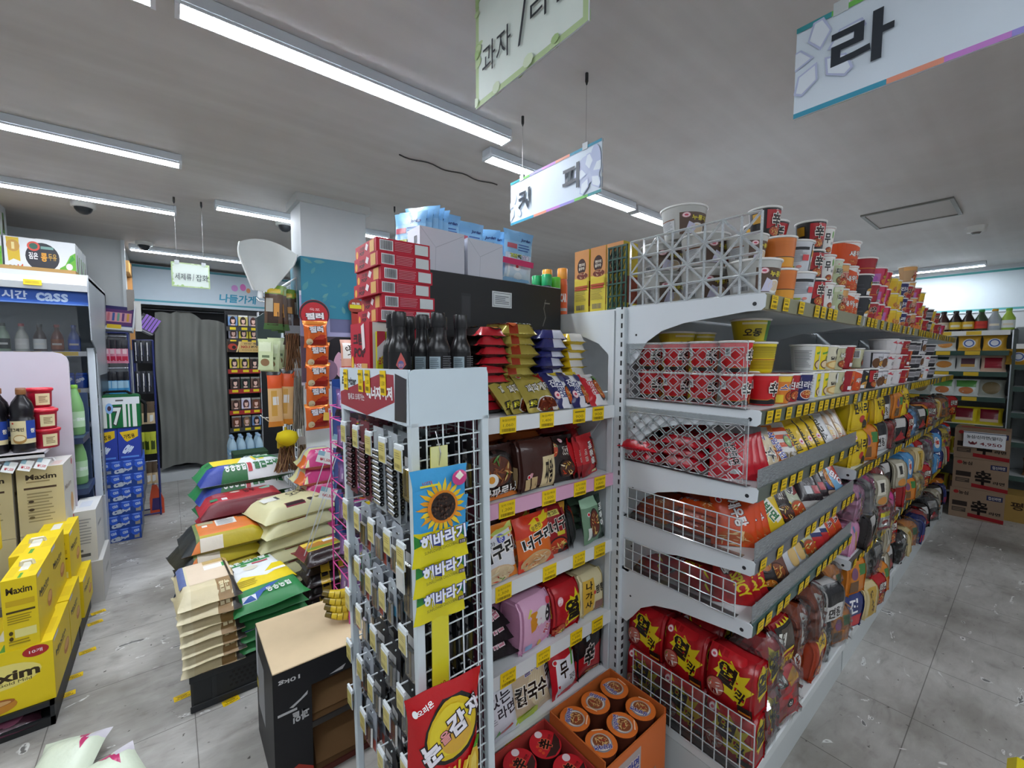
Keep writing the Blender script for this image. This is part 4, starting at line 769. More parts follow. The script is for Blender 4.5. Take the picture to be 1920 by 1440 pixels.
MATI = [R(0, 0, 1, 1, 'd9dbe2'), P([(0, .88), (1, .96), (1, 1), (0, 1)], 'b01e2e'), T('맛있는', .45, .62, .8, .2, '2a2830', rot=5, bold=.02), T('라면', .72, .42, .42, .18, '2a2830', rot=5, bold=.02), P([(.5, .1), (.8, .2), (.84, .16), (.56, .04)], 'c03a2a'), P([(.2, .02), (.4, .1), (.36, .2), (.16, .12)], '3f8a3a'), P([(.4, .04), (.56, .12), (.5, .2)], '4f9a3a'), E(.9, .84, .1, .07, 'c0282e')] + lines(.2, .3, .5, .4, 3, '9a9aa0')
KAL = [R(0, 0, 1, 1, 'c9b394'), R(0, 0, .6, .14, 'b8c83a'), R(0, .8, 1, 1, 'a8a49a'), E(.72, .42, .36, .34, 'd8c6a0')] + [P([(.45 + i * .05, .2), (.52 + i * .05, .7), (.535 + i * .05, .7), (.468 + i * .05, .2)], 'e6d8b8') for i in range(9)] + [T('멸치', .5, .74, .4, .14, '5a5490', 'e8e4dc', bold=.02), T('칼국수', .46, .4, .86, .3, '17120e', 'efe8da', rot=-6, bold=.03), R(0, 0, .5, .12, 'b6cc32')]
MUP = [R(0, 0, 1, 1, 'c01c28'), P([(.1, 0), (.86, .04), (.94, .74), (.5, .7), (.14, .78)], 'e4e4e8'), T('무', .42, .5, .34, .32, '17120e', bold=.03), T('파마', .72, .3, .26, .13, '2a2620', bold=.01), P([(.72, .5), (.8, .52), (.86, .86), (.76, .84)], '5aa03a')] + DOT(.12, .72, .07, .06)
SHINM = [R(0, 0, 1, 1, '1e1b1c'), P([(0, 0), (1, .1), (1, .55), (0, .42)], 'b51c24'), T('辛', .46, .42, .36, .42, '17120e', 'e4dad4', bold=.04), R(.3, .72, .46, .8, 'b8d0d8')] + noodles(.5, .06, .4, .08, 48, 'a86a3a')
SAMY = [R(0, 0, 1, 1, 'd06a24')] + noodles(.36, .42, .32, .36, 49, 'b84e22', 'd8b894', 24) + [T('삼양라면', .72, .5, .8, .2, '2e3690', 'f0ecea', rot=-80, bold=.035)]
S63 = [R(0, 0, 1, 1, 'd0ccc6'), R(.2, .74, .9, .84, 'cc4a22'), R(.22, .56, .9, .66, 'cc4a22'), R(.26, .38, .9, .48, 'cc4a22'), E(.72, .5, .13, .16, '2a2018'), E(.72, .5, .1, .12, '7a9a3a'), T('1963', .55, .18, .7, .18, '7a6a4a', bold=.02)]
SARIP = [R(0, 0, 1, 1, 'dcb71c'), R(.82, 0, .9, 1, '2a2416'), T('라면사리', .42, .45, .74, .2, '17140f', rot=-80, bold=.03)] + OTT(.7, .4, .09, .07)
MAKP = [R(0, 0, 1, 1, 'd6d6d8'), R(0, .6, .5, 1, '8a7460'), T('막국수', .5, .5, .76, .24, '17140f', 'eeeef0', rot=-78, bold=.03), E(.2, .14, .14, .1, 'c84a32')]
SOBA = [R(0, 0, 1, 1, 'b89a7c'), R(.6, 0, .78, 1, 'd8d0c8'), R(0, 0, 1, .2, 'd86a2a')] + noodles(.45, .36, .3, .24, 50, 'e0d4c0', '8a6a4a')
TANG = [R(0, 0, 1, 1, 'd14818'), P([(.1, 1), (.6, 1), (.3, .86)], 'd0ccc8'), T('새우탕', .56, .62, .66, .24, 'e8e4e2', '4a1a10', rot=-70, bold=.04)] + noodles(.5, .14, .44, .2, 51, 'c85a22', 'd14818', 22, ('e8c48a', 'c8542a', 'f0dcc0', 'd8843a')) + DOT(.16, .84, .07, .06)
TANS = [R(0, 0, 1, 1, 'cc4818'), T('새우탕', .36, .12, .3, .11, 'eae6e2', '6a2412', rot=0, bold=.02)] + noodles(.74, .14, .2, .16, 52, 'c85a22', 'cc4818', 14, ('e8c48a', 'f0dcc0', 'd8843a')) + DOT(.1, .13, .04, .07)
BIBI = [R(0, 0, 1, 1, 'ddbc22'), R(0, .7, .5, 1, '7a3a22'), P([(.2, .8), (.66, .2), (.86, .3), (.5, .9)], 'e8e4d4'), T('비빔면', .5, .52, .7, .24, '2c6a3a', 'e8e8d8', rot=-62, bold=.04)]
MILM = [R(0, 0, 1, 1, 'b9bda2'), R(0, .4, .35, 1, '7a8a5a'), P([(.5, .9), (.9, .9), (.9, .55), (.7, .5)], '7a1c1c'), T('짬뽕', .56, .72, .46, .24, '17120e', 'e4e0d8', rot=-40, bold=.04), E(.34, .3, .14, .12, 'd8c82a'), E(.34, .3, .1, .08, '2a2416')] + noodles(.68, .2, .3, .2, 53, 'b8481e', '8a6a4a')
BKR = [R(0, 0, 1, 1, '2a1f22'), R(.1, .72, .6, .95, '7a1c26'), R(.3, .3, .55, .5, 'c9c9cc'), R(.6, .3, .85, .5, 'a81c2a'), T('볶음', .66, .84, .4, .14, 'c9b02a', rot=-55, bold=.02), R(0, 0, 1, .14, 'c9c5c0')]
BKO = [R(0, 0, 1, 1, '26221f'), R(.1, .78, .6, .92, 'c2b22a'), T('볶음', .46, .72, .5, .2, 'dedcd4', '17120e', rot=-55, bold=.03), R(.55, .2, .9, .4, '2a3a78'), R(.55, .08, .9, .18, 'c8b0a0')] + noodles(.84, .5, .2, .3, 54, 'c87a3a')
BLUP = [R(0, 0, 1, 1, '7fb4d8'), P([(.4, 1), (1, 1), (1, .1), (.7, .3)], 'b83a30'), T('BIG', .72, .4, .5, .2, 'e8e4e8', '8a1c1c', rot=-55, bold=.03), E(.34, .3, .06, .05, '2a5a9a'), R(.0, 0, .3, .12, 'd8d0c8')]
SPIC = [R(0, 0, 1, 1, 'a8181c'), R(.3, .05, .52, .95, '8f1216'), T('SPICY', .66, .4, .66, .26, 'd8be1e', rot=-62, bold=.04), T('톰', .3, .7, .3, .18, 'e8e4e0', '17120e', rot=-60, bold=.03)]
SPIS = [R(0, 0, 1, 1, 'a8181c'), T('톰얌', .3, .14, .2, .15, 'eae6e2', '17120e', bold=.02), T('SPICY', .6, .12, .36, .12, 'd8be1e', bold=.03), R(.84, .05, .98, .1, 'd8be1e')]
WHIP = [R(0, 0, 1, 1, 'ccccd0'), R(0, .5, .3, 1, '2a2628'), T('건면', .6, .66, .4, .16, 'b83a4a', rot=-66, bold=.02), E(.74, .3, .24, .2, 'd8b474')]
BRNP = [R(0, 0, 1, 1, '6a4236'), P([(.3, .9), (.8, .9), (.9, .6), (.5, .5), (.3, .6)], 'd8d2ca'), P([(.45, .72), (.62, .8), (.7, .66), (.55, .6)], '7a2420')] + noodles(.5, .2, .3, .2, 55, '8a4a2a', '4a2a20')
NVYP = [R(0, 0, 1, 1, '2e3568'), R(0, 0, 1, .3, 'c02a2a'), R(.4, .4, .9, .6, 'd8d8dc'), P([(.2, .2), (.5, .2), (.3, .0), (.1, .0)], 'e4d82a')]
YRDP = [R(0, 0, 1, 1, 'c8421e'), P([(0, 0), (.6, 0), (.4, .5), (0, .6)], 'dcc424'), T('스낵', .6, .5, .5, .2, '4a1620', 'f0e8e0', rot=-60, bold=.02)] + noodles(.5, .8, .34, .18, 56, 'c87a2a')
FIRE = [R(0, 0, 1, 1, '8f1419'), R(.08, .42, .94, .95, '1f1a18'), R(.3, .5, .9, .9, '4a4038'), T('틈새', .3, .7, .36, .28, 'e6e2da', rot=-10, bold=.04), P([(.0, .36), (.96, .46), (.96, .4), (.0, .3)], 'd8b81c'), T('오리지널', .52, .2, .8, .2, 'd8b81c', rot=4, bold=.04)] + [P([(.2 + i * .17, .95), (.28 + i * .17, .995), (.36 + i * .17, .95)], 'd8b81c') for i in range(4)]
GRED = [R(0, 0, 1, 1, 'c4161c'), R(0, .8, .4, 1, '17120e'), T('틈새', .2, .9, .3, .12, 'e8e4e0', bold=.02), P([(.4, .9), (.9, .98), (.9, .8), (.5, .74)], 'd8981c'), E(.5, .4, .12, .1, '17120e'), T('신', .5, .4, .12, .1, 'e8e4e0', bold=.02)]
def pp(key, W, H, Tk, ops, x, y, z, lean, rz, label, group='noodle packs', seed=1, m=None, boxy=0, ry=0, name='noodle_pack', sc=1, swap=0, nv=11, asym=.5):
    return put('pk_' + key, lambda: pack(name, W, H, Tk, ops, seed=seed, m=m, boxy=boxy, swap=swap, nv=nv, asym=asym), (x, y, z), (radians(-lean), radians(ry), radians(rz)), label, 'noodle pack', group, sc)
def mp(key, W, H, Tk, ops, sops, x, y, z, rz, label, group='noodle multipacks', seed=1, lean=0, back=None, sc=1):
    return put('mp_' + key, lambda: multi('noodle_multipack', W, H, Tk, ops, sops, back, seed), (x, y, z), (radians(-lean), 0, radians(rz)), label, 'noodle multipack', group, sc)
rd = random.Random(5); J = lambda a=.004: rd.uniform(-a, a)
# ----- white end shelf -----
G1 = 'noodle packs on the end shelf'
def flatstack(key, ops, x, y, z, n, dz, W, L, words_, rz=0, jit=5, m=None):
    """packs lying flat on one another, printed long side to the front"""
    for i in range(n):
        pp(key, W, L, dz * 1.3, ops, x + J(.008), y + J(.006), z + dz * .38 + i * dz, 90 + rd.uniform(-3, 3), rz + rd.uniform(-jit, jit), f'{words_}, {ORD[i]} up the pile', G1, 3, m, .85, swap=1, nv=16, asym=.72)
z0 = LZ[0] + .001
flatstack('blkred', BLKRED, .795, 1.07, z0, 9, .029, .125, .15, 'black and red noodle pack lying by the battery rack header')
flatstack('chaps', CHAPS, .925, 1.1, z0, 8, .0345, .15, .15, 'gold noodle pack lying behind the upright gold ones', 0, 7, FOIL)
flatstack('navy', NAVY, 1.08, 1.1, z0, 8, .033, .135, .16, 'navy and yellow noodle pack lying beside the gold pile', -5)
flatstack('yelp', YELP, 1.215, 1.11, z0, 8, .032, .125, .16, 'yellow and white noodle pack lying next to the gondola post', 4)
for i, (x, y, rz) in enumerate(((.862, 1.045, 28), (.893, 1.035, 18), (.955, 1.012, 4))):
    pp('chapa', .135, .15, .036, CHAPA, x, y, z0, 38, rz, f'gold noodle pack propped upright, {ORD[i]} from the battery rack', G1, 3, FOIL)
pp('jinp', .105, .15, .034, JINP, 1.068, 1.02, z0, 36, 0, 'navy and white noodle pack propped upright beside the gold ones', G1, 5); pp('jinp2', .10, .15, .034, JINP, 1.145, 1.012, z0, 36, 4, 'white noodle pack with navy sideways lettering, propped at the front', G1, 6); pp('jinr2', .1, .14, .034, JINR2, 1.235, 1.01, z0, 38, 4, 'white noodle pack with red sideways lettering, next to the post', G1, 7)
z1 = LZ[1] + .001
flatstack('obrn', OBRN, .79, 1.10, z1, 6, .037, .17, .17, 'orange brown noodle pack in the shade behind the egg picture pack', 8, 12); flatstack('obrn2', OBRN, .955, 1.11, z1, 6, .034, .17, .17, 'orange brown noodle pack heaped behind the brown multipack', -6, 12)
flatstack('mrnp', MRNP, 1.10, 1.115, z1, 5, .036, .15, .16, 'maroon noodle pack heaped behind the black one', -10, 10); flatstack('mrnp2', REDP, 1.235, 1.14, z1, 5, .035, .12, .15, 'dark red noodle pack heaped at the back by the post', 12, 12)
pp('jjaro', .155, .165, .04, JJARO, .765, 1.02, z1, 10, 4, 'brown noodle pack picturing a fried egg on noodles', G1, 8)
mp('jjaw', .17, .165, .075, JJAW, [R(0, 0, 1, 1, '3a201a'), R(.2, .1, .8, .5, 'c2a878')], .925, 1.05, z1, 4, 'brown multipack with cream label panel, on the pink edged shelf', G1, 2)
pp('jjab', .125, .16, .036, JJAB, 1.062, 1.03, z1, 14, -4, 'black noodle pack with dark lettering, between brown and red packs', G1, 9)
for i, (x, rz) in enumerate(((1.15, 40), (1.172, 34), (1.205, 16))): pp('redp', .115, .15, .034, REDP, x, 1.03 + (2 - i) * .012, z1, 12, rz, f'red noodle pack with sideways lettering, {ORD[i]} of three fanned at the front', G1, 10)
z2 = LZ[2] + .001
flatstack('dk', [R(0, 0, 1, 1, '4a2420'), R(.2, .4, .6, .6, '8a3a2a')], .80, 1.11, z2, 4, .036, .16, .16, 'dark maroon noodle pack heaped behind the cartoonless noodle bags', 10, 14); flatstack('dk2', [R(0, 0, 1, 1, '241f20'), R(.2, .4, .5, .6, 'a8a8a4')], .98, 1.12, z2, 5, .036, .16, .16, 'black noodle pack heaped behind the dark red one', -8, 12)
flatstack('gr2', [R(0, 0, 1, 1, '55705a'), R(.1, .3, .5, .6, '9ab0b8')], 1.17, 1.12, z2, 5, .034, .17, .16, 'green noodle pack heaped behind the pale green one', -12, 12)
pp('neo0', .13, .155, .04, [R(0, 0, 1, 1, 'd97e24')], .735, 1.06, z2, 12, 20, 'plain orange noodle bag edge behind the white and orange one', G1, 11); pp('neo1', .16, .17, .045, NEO1, .758, 1.01, z2, 12, 2, 'white and orange noodle pack with thick black brush lettering', G1, 11)
pp('neo3', .14, .16, .04, NEO2, .905, 1.06, z2, 12, 12, 'red orange noodle pack standing just behind its twin', G1, 12); pp('neo2', .155, .17, .045, NEO2, .925, 1.012, z2, 12, 4, 'red orange noodle pack with brush lettering and yellow badge', G1, 12)
pp('ang', .125, .17, .04, ANG, 1.035, 1.035, z2, 10, 0, 'dark red noodle pack with black brush lettering and pale banner', G1, 13)
for i in range(2): pp('blkp', .1, .15, .034, BLKP, 1.12 + i * .032, 1.06, z2, 12, 50 - i * 8, f'black noodle pack turned edge on, {ORD[i]} before the pale green one', G1, 14)
pp('grnp', .12, .165, .038, GRNP, 1.225, 1.02, z2, 10, 6, 'pale green noodle pack with sideways white lettering', G1, 15)
z3 = LZ[3] + .001
for i in range(3): pp('bul', .17, .18, .05, BUL, .765 + J(.01), 1.02 + i * .01, z3 + .025 + i * .04, 84, -8 + i * 6, f'black noodle pack with pink lettering lying flat, {ORD[i]} from the shelf', G1, 16)
mp('pink2', .13, .155, .1, PINKS, PINKS, .80, 1.16, z3, 12, 'pink multipack in the shade behind the front pink one', G1, 3); mp('pink', .155, .17, .1, PINK, PINKS, .915, 1.06, z3, 8, 'pink multipack with orange cartoon box print', G1, 4)
mp('yeolm2', .15, .16, .09, YEOLM, YEOLS, 1.03, 1.2, z3, 4, 'red multipack at the back of the fourth shelf', G1, 5); mp('yeolm', .14, .165, .1, YEOLM, YEOLS, 1.068, 1.06, z3, 2, 'red multipack with one black character on yellow flames, on the end shelf', G1, 6)
mp('naga', .135, .155, .1, NAGA, [R(0, 0, 1, 1, 'c9bb90')], 1.218, 1.07, z3, 2, 'cream multipack with mustard panel and black characters', G1, 7); mp('naga2', .13, .15, .1, [R(0, 0, 1, 1, 'b8ac88')], None, 1.2, 1.2, z3, -10, 'cream bag in the shade behind the mustard one', G1, 8)
z4 = LZ[4] + .001
pp('mati2', .17, .2, .05, MATI, .76, 1.09, z4, 12, 6, 'white and red noodle pack behind its twin on the lowest shelf', G1, 17); pp('mati', .17, .2, .05, MATI, .762, 1.015, z4, 14, 0, 'white noodle pack with red top and vegetable print, lowest shelf', G1, 17)
pp('kal2', .16, .19, .05, [R(0, 0, 1, 1, '8a9a5a'), R(.2, .3, .8, .7, 'c8c0a8')], .92, 1.10, z4, 14, -6, 'green edged noodle bag behind the beige noodle picture pack', G1, 18); pp('kal', .165, .195, .045, KAL, .925, 1.025, z4, 16, 4, 'beige noodle pack with flowing black lettering, lowest shelf', G1, 18)
pp('mup2', .1, .17, .04, MUP, 1.02, 1.06, z4, 12, 30, 'red and white noodle pack turned edge on, lowest shelf', G1, 19); pp('mup', .125, .175, .045, MUP, 1.075, 1.02, z4, 12, 4, 'red noodle pack with white panel and black brush character', G1, 19)
pp('dkr', .14, .17, .045, [R(0, 0, 1, 1, '6a1620'), R(.2, .1, .5, .3, '9aa0a4')], 1.05, 1.12, z4 + .04, 20, -4, 'dark red noodle bag behind the red and white ones', G1, 20)
mp('shinm', .15, .2, .09, SHINM, [R(0, 0, 1, 1, '1e1b1c')], 1.21, 1.07, z4, 2, 'black multipack with red band and big brush character', G1, 9)
# ----- packs on the lower gondola shelves -----
G2 = 'noodle packs on the nearest gondola section'
z = 1.0715
REDS = [R(0, 0, 1, 1, 'bd1626'), R(.0, .7, 1, 1, 'a81220'), T('삼양라면', .42, .12, .5, .11, '231a1a', 'e6d8d8', bold=.03), E(.8, .12, .07, .05, 'c8c8c8'), R(.1, .5, .9, .6, 'd23040')]
REDV = [R(0, 0, 1, 1, 'bd1626'), R(0, .86, 1, 1, '8f8f90'), T('삼양라면', .5, .46, .62, .2, '231a1a', 'e6d8d8', rot=-78, bold=.03), E(.56, .1, .1, .06, 'c8c8c8')]
def ends(key, ops, x, y, z, n, dz, words_, grp=G2, L=.16):
    for i in range(n):
        put('pk_' + key, lambda: pack('noodle_pack', .16, L, dz * 1.2, ops, seed=4, boxy=.7, swap=1, nv=16, asym=.72), (x + J(.008), y + J(.004), z + dz * .36 + i * dz), (radians(-90), 0, radians(-90 + J(5))), f'{words_}, {ORD[i]} up', 'noodle pack', grp)
ends('reds', REDS, 1.30, .895, z, 2, .036, 'red pack on its side poking out past the post'); ends('reds', REDS, 1.325, .74, z, 3, .036, 'red pack on its side in the second column behind the lattice')
ends('reds', REDS, 1.47, .86, z, 4, .036, 'red pack on its side in the inner column behind the lattice')
for i, x in enumerate((1.355, 1.392, 1.43)): pp('redv', .125, .17, .036, REDV, x, .585 - i * .014, z, 30, -58 + i * 9, f'red pack leaning back with sideways lettering, {ORD[i]} from the lattice', G2, 21)
def lean_row(items, z, y, grp=G2):
    for key, ops, x, rz, ln, wd, W in items: pp(key, W, .165, .036, ops, x, y, z, ln, rz, wd, grp, 22)
lean_row([('kalb', KAL, 1.49, -30, 32, 'tan noodle pack leaning right after the red ones', .115), ('samy', SAMY, 1.57, -22, 34, 'orange noodle pack with navy sideways lettering', .125), ('s63', S63, 1.68, -20, 34, 'white noodle pack with three red stripes and big figures', .13),
 ('sarip', SARIP, 1.80, -24, 34, 'yellow noodle pack with sideways black lettering, next to the striped one', .12), ('sarip', SARIP, 1.895, -24, 34, 'yellow noodle pack with sideways black lettering, middle one of three', .12), ('sarip', SARIP, 1.99, -26, 34, 'yellow noodle pack with sideways black lettering, farthest of three', .12),
 ('makp', MAKP, 2.09, -26, 34, 'white noodle pack with heavy black lettering, third shelf', .12), ('soba', SOBA, 2.19, -26, 32, 'tan noodle pack picturing a bowl, next to the white one', .12), ('soba', SOBA, 2.28, -24, 30, 'tan noodle pack picturing a bowl, end of the row', .12)], z, .535)
z = .8535
ends('tans', TANS, 1.335, .87, z, 2, .036, 'orange shrimp pack on its side beside the post'); ends('tans', TANS, 1.34, .70, z, 3, .036, 'orange shrimp pack on its side, middle column'); ends('tans', TANS, 1.49, .8, z, 3, .036, 'orange shrimp pack on its side, inner column')
for i, x in enumerate((1.372, 1.412, 1.452)): pp('tang', .13, .165, .04, TANG, x, .575 - i * .012, z, 22, -52 + i * 10, f'orange shrimp noodle pack leaning back, {ORD[i]} from the grid divider', G2, 23)
lean_row([('bibi', BIBI, 1.565, -24, 32, 'yellow noodle pack with slanting green lettering', .13), ('brn2', JJAB, 1.67, -26, 32, 'dark brown noodle pack beside the yellow one', .115), ('milm', MILM, 1.775, -18, 34, 'pale green noodle pack picturing red noodles', .135),
 ('bkr', BKR, 1.985, -30, 36, 'black and red noodle box pack, nearer one', .115), ('bkr', BKR, 2.06, -30, 36, 'black and red noodle box pack, farther one', .115), ('bko', BKO, 2.15, -24, 34, 'black noodle pack with navy patch and white lettering', .12), ('blup', BLUP, 2.26, -22, 34, 'sky blue and red noodle pack at the row end', .125)], z, .535)
z = .6625
ends('spis', SPIS, 1.335, .88, z, 2, .04, 'small red pack on its side by the post, yellow lettering', G2, .12); ends('spis', SPIS, 1.34, .715, z, 2, .04, 'small red pack on its side, second column, yellow lettering', G2, .12); ends('spis', SPIS, 1.48, .8, z, 3, .04, 'small red pack on its side, inner column', G2, .12)
for i, x in enumerate((1.378, 1.418, 1.458)): pp('spic', .115, .15, .04, SPIC, x, .575 - i * .012, z, 24, -54 + i * 10, f'small red pack leaning back with yellow capitals, {ORD[i]} along', G2, 24)
lean_row([('blk3', BLKRED, 1.54, -30, 36, 'black and red pack leaning behind the small red ones', .11), ('brnp', BRNP, 1.63, -24, 32, 'brown noodle pack with white shield, fifth shelf', .12), ('whip', WHIP, 1.75, -28, 34, 'white noodle pack with black corner, nearer one', .1), ('whip', WHIP, 1.83, -22, 34, 'white noodle pack with black corner, farther one', .115),
 ('soba2', MILM, 1.93, -24, 34, 'pale green pack beside the white ones, fifth shelf', .12), ('nvyp', NVYP, 2.03, -26, 34, 'navy and red noodle pack, fifth shelf', .12), ('nvyp', NVYP, 2.10, -26, 34, 'navy and red noodle pack set just beyond', .12), ('yrdp', YRDP, 2.19, -24, 32, 'yellow and red noodle pack near the row end', .12), ('yrdp', YRDP, 2.28, -22, 32, 'yellow and red noodle pack at the row end', .12)], z, .535)
# base deck: red multipacks turned to the end, then bags along the front
G3 = 'noodle multipacks on the gondola base'
z = .171
for c, y in enumerate((.87, .715, .56)):
    for t in (0, 1):
        mp('yeolb', .148, .168, .1, YEOLB, YEOLS, 1.385 + J(), y, z + t * .171, -90 + J(4), f'red flame print multipack facing the end, {("back", "middle", "front")[c]} column, {("lower", "upper")[t]}', G3, 11, 4 if t else 0)
        if c < 2: mp('yeolb', .148, .168, .1, YEOLB, YEOLS, 1.50 + J(), y, z + t * .171, -90 + J(4), f'red flame print multipack in the second rank, {("back", "middle")[c]} column, {("lower", "upper")[t]}', G3, 11)
def sleeve(o, W, H, Tk, seed):
    rr = random.Random(seed); b = MB(); w2, t2 = W / 2 + .006, Tk / 2 + .008
    def f(u, v):
        a = 2 * pi * u; s_ = max(abs(cos(a)), abs(sin(a))); x, y = cos(a) / s_ * w2, sin(a) / s_ * t2; k = 1 - .5 * max(0, v - .82) / .18
        q = .004 * sin(u * 40 + seed + v * 22) + .004 * sin(u * 23 - v * 30)
        return (x * k + q, y * k + q, v * (H + .03))
    b.grid(f, 24, 10, 'eee', False); b.build('clear_wrap', WRAP, o); return o
def mpw(key, W, H, Tk, ops, sops, x, y, z, rz, label, group, seed=1, lean=0, wrap=False, sc=1):
    return put('mw_' + key + str(wrap), lambda: (sleeve(multi('noodle_multipack', W, H, Tk, ops, sops, None, seed), W, H, Tk, seed) if wrap else multi('noodle_multipack', W, H, Tk, ops, sops, None, seed)), (x, y, z), (radians(-lean), 0, radians(rz)), label, 'noodle multipack', group, sc)
mpw('yeolw', .13, .165, .1, YEOLS, [R(0, 0, 1, 1, '7a1015')], 1.505, .55, z + .171, -4, 'red multipack with yellow flame, at the front corner of the base', G3, 5, 0, True); mpw('yeolw', .13, .165, .1, YEOLS, [R(0, 0, 1, 1, '7a1015')], 1.505, .55, z, 4, 'red multipack in clear film under the corner one', G3, 5, 0, True)
mpw('fire', .14, .175, .09, FIRE, [R(0, 0, 1, 1, '8f1419')], 1.66, .56, z + .172, -3, 'dark red multipack with yellow slanted lettering and black panel', G3, 6); mpw('gred', .15, .17, .1, GRED, [R(0, 0, 1, 1, 'b0141a')], 1.665, .545, z, -8, 'glossy red bag with black tab, below the black panel one', G3, 7, 0, True)
ML = {
 'sari': ('yellow', [R(0, 0, 1, 1, 'd8b81a'), R(0, .0, 1, .1, 'e6cc3a'), T('면사리', .5, .6, .8, .3, '1d1810', bold=.04), E(.6, .3, .2, .1, 'b8302a'), E(.75, .15, .16, .12, '2a2216')] + OTT(.2, .85, .1, .08)),
 'org': ('orange', [R(0, 0, 1, 1, 'c97824'), R(.1, .1, .5, .4, '6a4a2a'), R(.6, .5, .9, .8, '3f7a3a'), E(.3, .6, .2, .16, '7a4a6a')]),
 'whit': ('white and black', [R(0, 0, 1, 1, 'c9c7c4'), R(0, .5, 1, 1, '1d1c1e'), T('면왕', .5, .28, .7, .3, '17120e', bold=.03)]),
 'red': ('red', [R(0, 0, 1, 1, 'a8161c'), R(.1, .1, .9, .4, '1e1718')] + noodles(.5, .26, .36, .2, 61) + [T('신라면', .5, .66, .7, .26, 'e6dcd2', '17120e', bold=.03)]),
 'ogn': ('brown and white', [R(0, 0, 1, 1, '8a3c1e'), E(.5, .55, .3, .4, 'd6d2cc'), T('오짬', .5, .6, .3, .5, '3a1a30', bold=.03)] + noodles(.5, .12, .44, .14, 62)),
 'nak': ('red and yellow', [R(0, 0, 1, 1, 'a03a1e'), R(.3, .6, .95, .98, 'd8b01e'), T('낙지', .6, .78, .4, .2, '17120e', bold=.03)] + noodles(.5, .3, .4, .26, 63)),
 'pnk': ('pink', [R(0, 0, 1, 1, 'cf93b4'), R(.3, .3, .7, .7, 'd8b86a'), E(.6, .25, .2, .14, 'c8643a'), R(.1, .75, .4, .9, '6f9fc8')]),
 'dark': ('black', [R(0, 0, 1, 1, '221e1f'), R(.2, .6, .8, .9, 'b8b4b0'), P([(.1, .1), (.6, .5), (.9, .2)], '9a1c22')]),
 'box': ('red with yellow band', [R(0, 0, 1, 1, '9f1a20'), R(.1, .5, .8, .66, 'd8c61e'), R(.1, .15, .8, .5, 'c9c4be'), E(.45, .32, .24, .08, '7a2a22'), T('짜파', .46, .78, .5, .16, '1d1414', bold=.02)]),
 'mag': ('magenta and grey', [R(0, 0, 1, 1, '8d8a8c'), P([(.3, 1), (1, 1), (1, .3), (.5, .5)], 'b83a7c'), R(.1, .1, .6, .4, 'c9c4c0')]),
 'gry': ('grey and cream', [R(0, 0, 1, 1, 'a39c88'), R(.1, .4, .7, .9, 'cfc9b8'), R(.3, .5, .6, .8, '2a2622'), E(.5, .2, .3, .14, 'c8843a')]),
 'nav': ('navy', [R(0, 0, 1, 1, '2a3468'), R(0, .1, 1, .4, 'c02a34'), T('진', .5, .66, .4, .4, 'e6e6ec', bold=.03)]),
 'blu': ('light blue', [R(0, 0, 1, 1, '4f8fc0'), E(.5, .5, .3, .3, 'dcd8d4'), R(.3, .4, .7, .6, 'c0403a')]),
 'crm': ('cream', [R(0, 0, 1, 1, 'cbb98a'), R(.2, .1, .8, .9, 'b8953a'), T('칼국수', .5, .5, .7, .24, '2a2018', rot=-80, bold=.02)]),
}
def rowbags(keys, x0, x1, z, tiers, words_, grp, seed, y=.56, wr=.34):
    rr = random.Random(seed); x = x0; n = 0
    while x < x1 - .08:
        k = keys[n % len(keys)]; cn, ops = ML[k]; W = rr.uniform(.9, 1.05)
        for t in range(tiers):
            kk = k if t == 0 or rr.random() < .5 else keys[(n + 3) % len(keys)]; c2, o2 = ML[kk]
            mpw(kk, .15, .165, .1, o2, [R(0, 0, 1, 1, o2[0][5])], x + .08, y + rr.uniform(-.03, .02), z + t * .168, rr.uniform(-22, 10), f'{c2} noodle multipack, {ORD[n]} along {words_}' + (f', {("lower", "upper")[t]}' if tiers > 1 else ''), grp, 30 + len(kk), rr.uniform(-3, 8), rr.random() < wr, W)
        x += .168 * W; n += 1
rowbags(['ogn', 'nak', 'whit', 'org'], 1.75, 2.36, .171, 2, 'the near base front', G3, 1)
G4 = 'noodle multipacks on the farther gondola sections'
NM = ('second section', 'third section', 'last section')
SETS = [[['sari', 'org', 'sari', 'whit', 'red', 'dark'], ['pnk', 'dark', 'gry', 'box', 'mag', 'red'], ['nav', 'crm', 'red', 'org', 'gry', 'dark']], [['red', 'blu', 'gry', 'dark', 'org', 'red'], ['box', 'org', 'crm', 'blu', 'red', 'mag'], ['dark', 'crm', 'org', 'nav', 'red', 'dark']], [['gry', 'red', 'crm', 'org', 'dark', 'red'], ['crm', 'blu', 'nav', 'sari', 'gry', 'red'], ['dark', 'red', 'gry', 'dark', 'nav', 'org']]]
for s_ in range(3):
    for k, zz in enumerate((.946, .526, .171)):
        rowbags(SETS[s_][k], GX[s_ + 1] + .03, GX[s_ + 2] - .02, zz, 1 if k == 0 and s_ else (2 if k < 2 or s_ == 0 else 1), f'{NM[s_]}, {("upper", "middle", "base")[k]} shelf', G4, 10 * s_ + k, .55 - .01 * k)
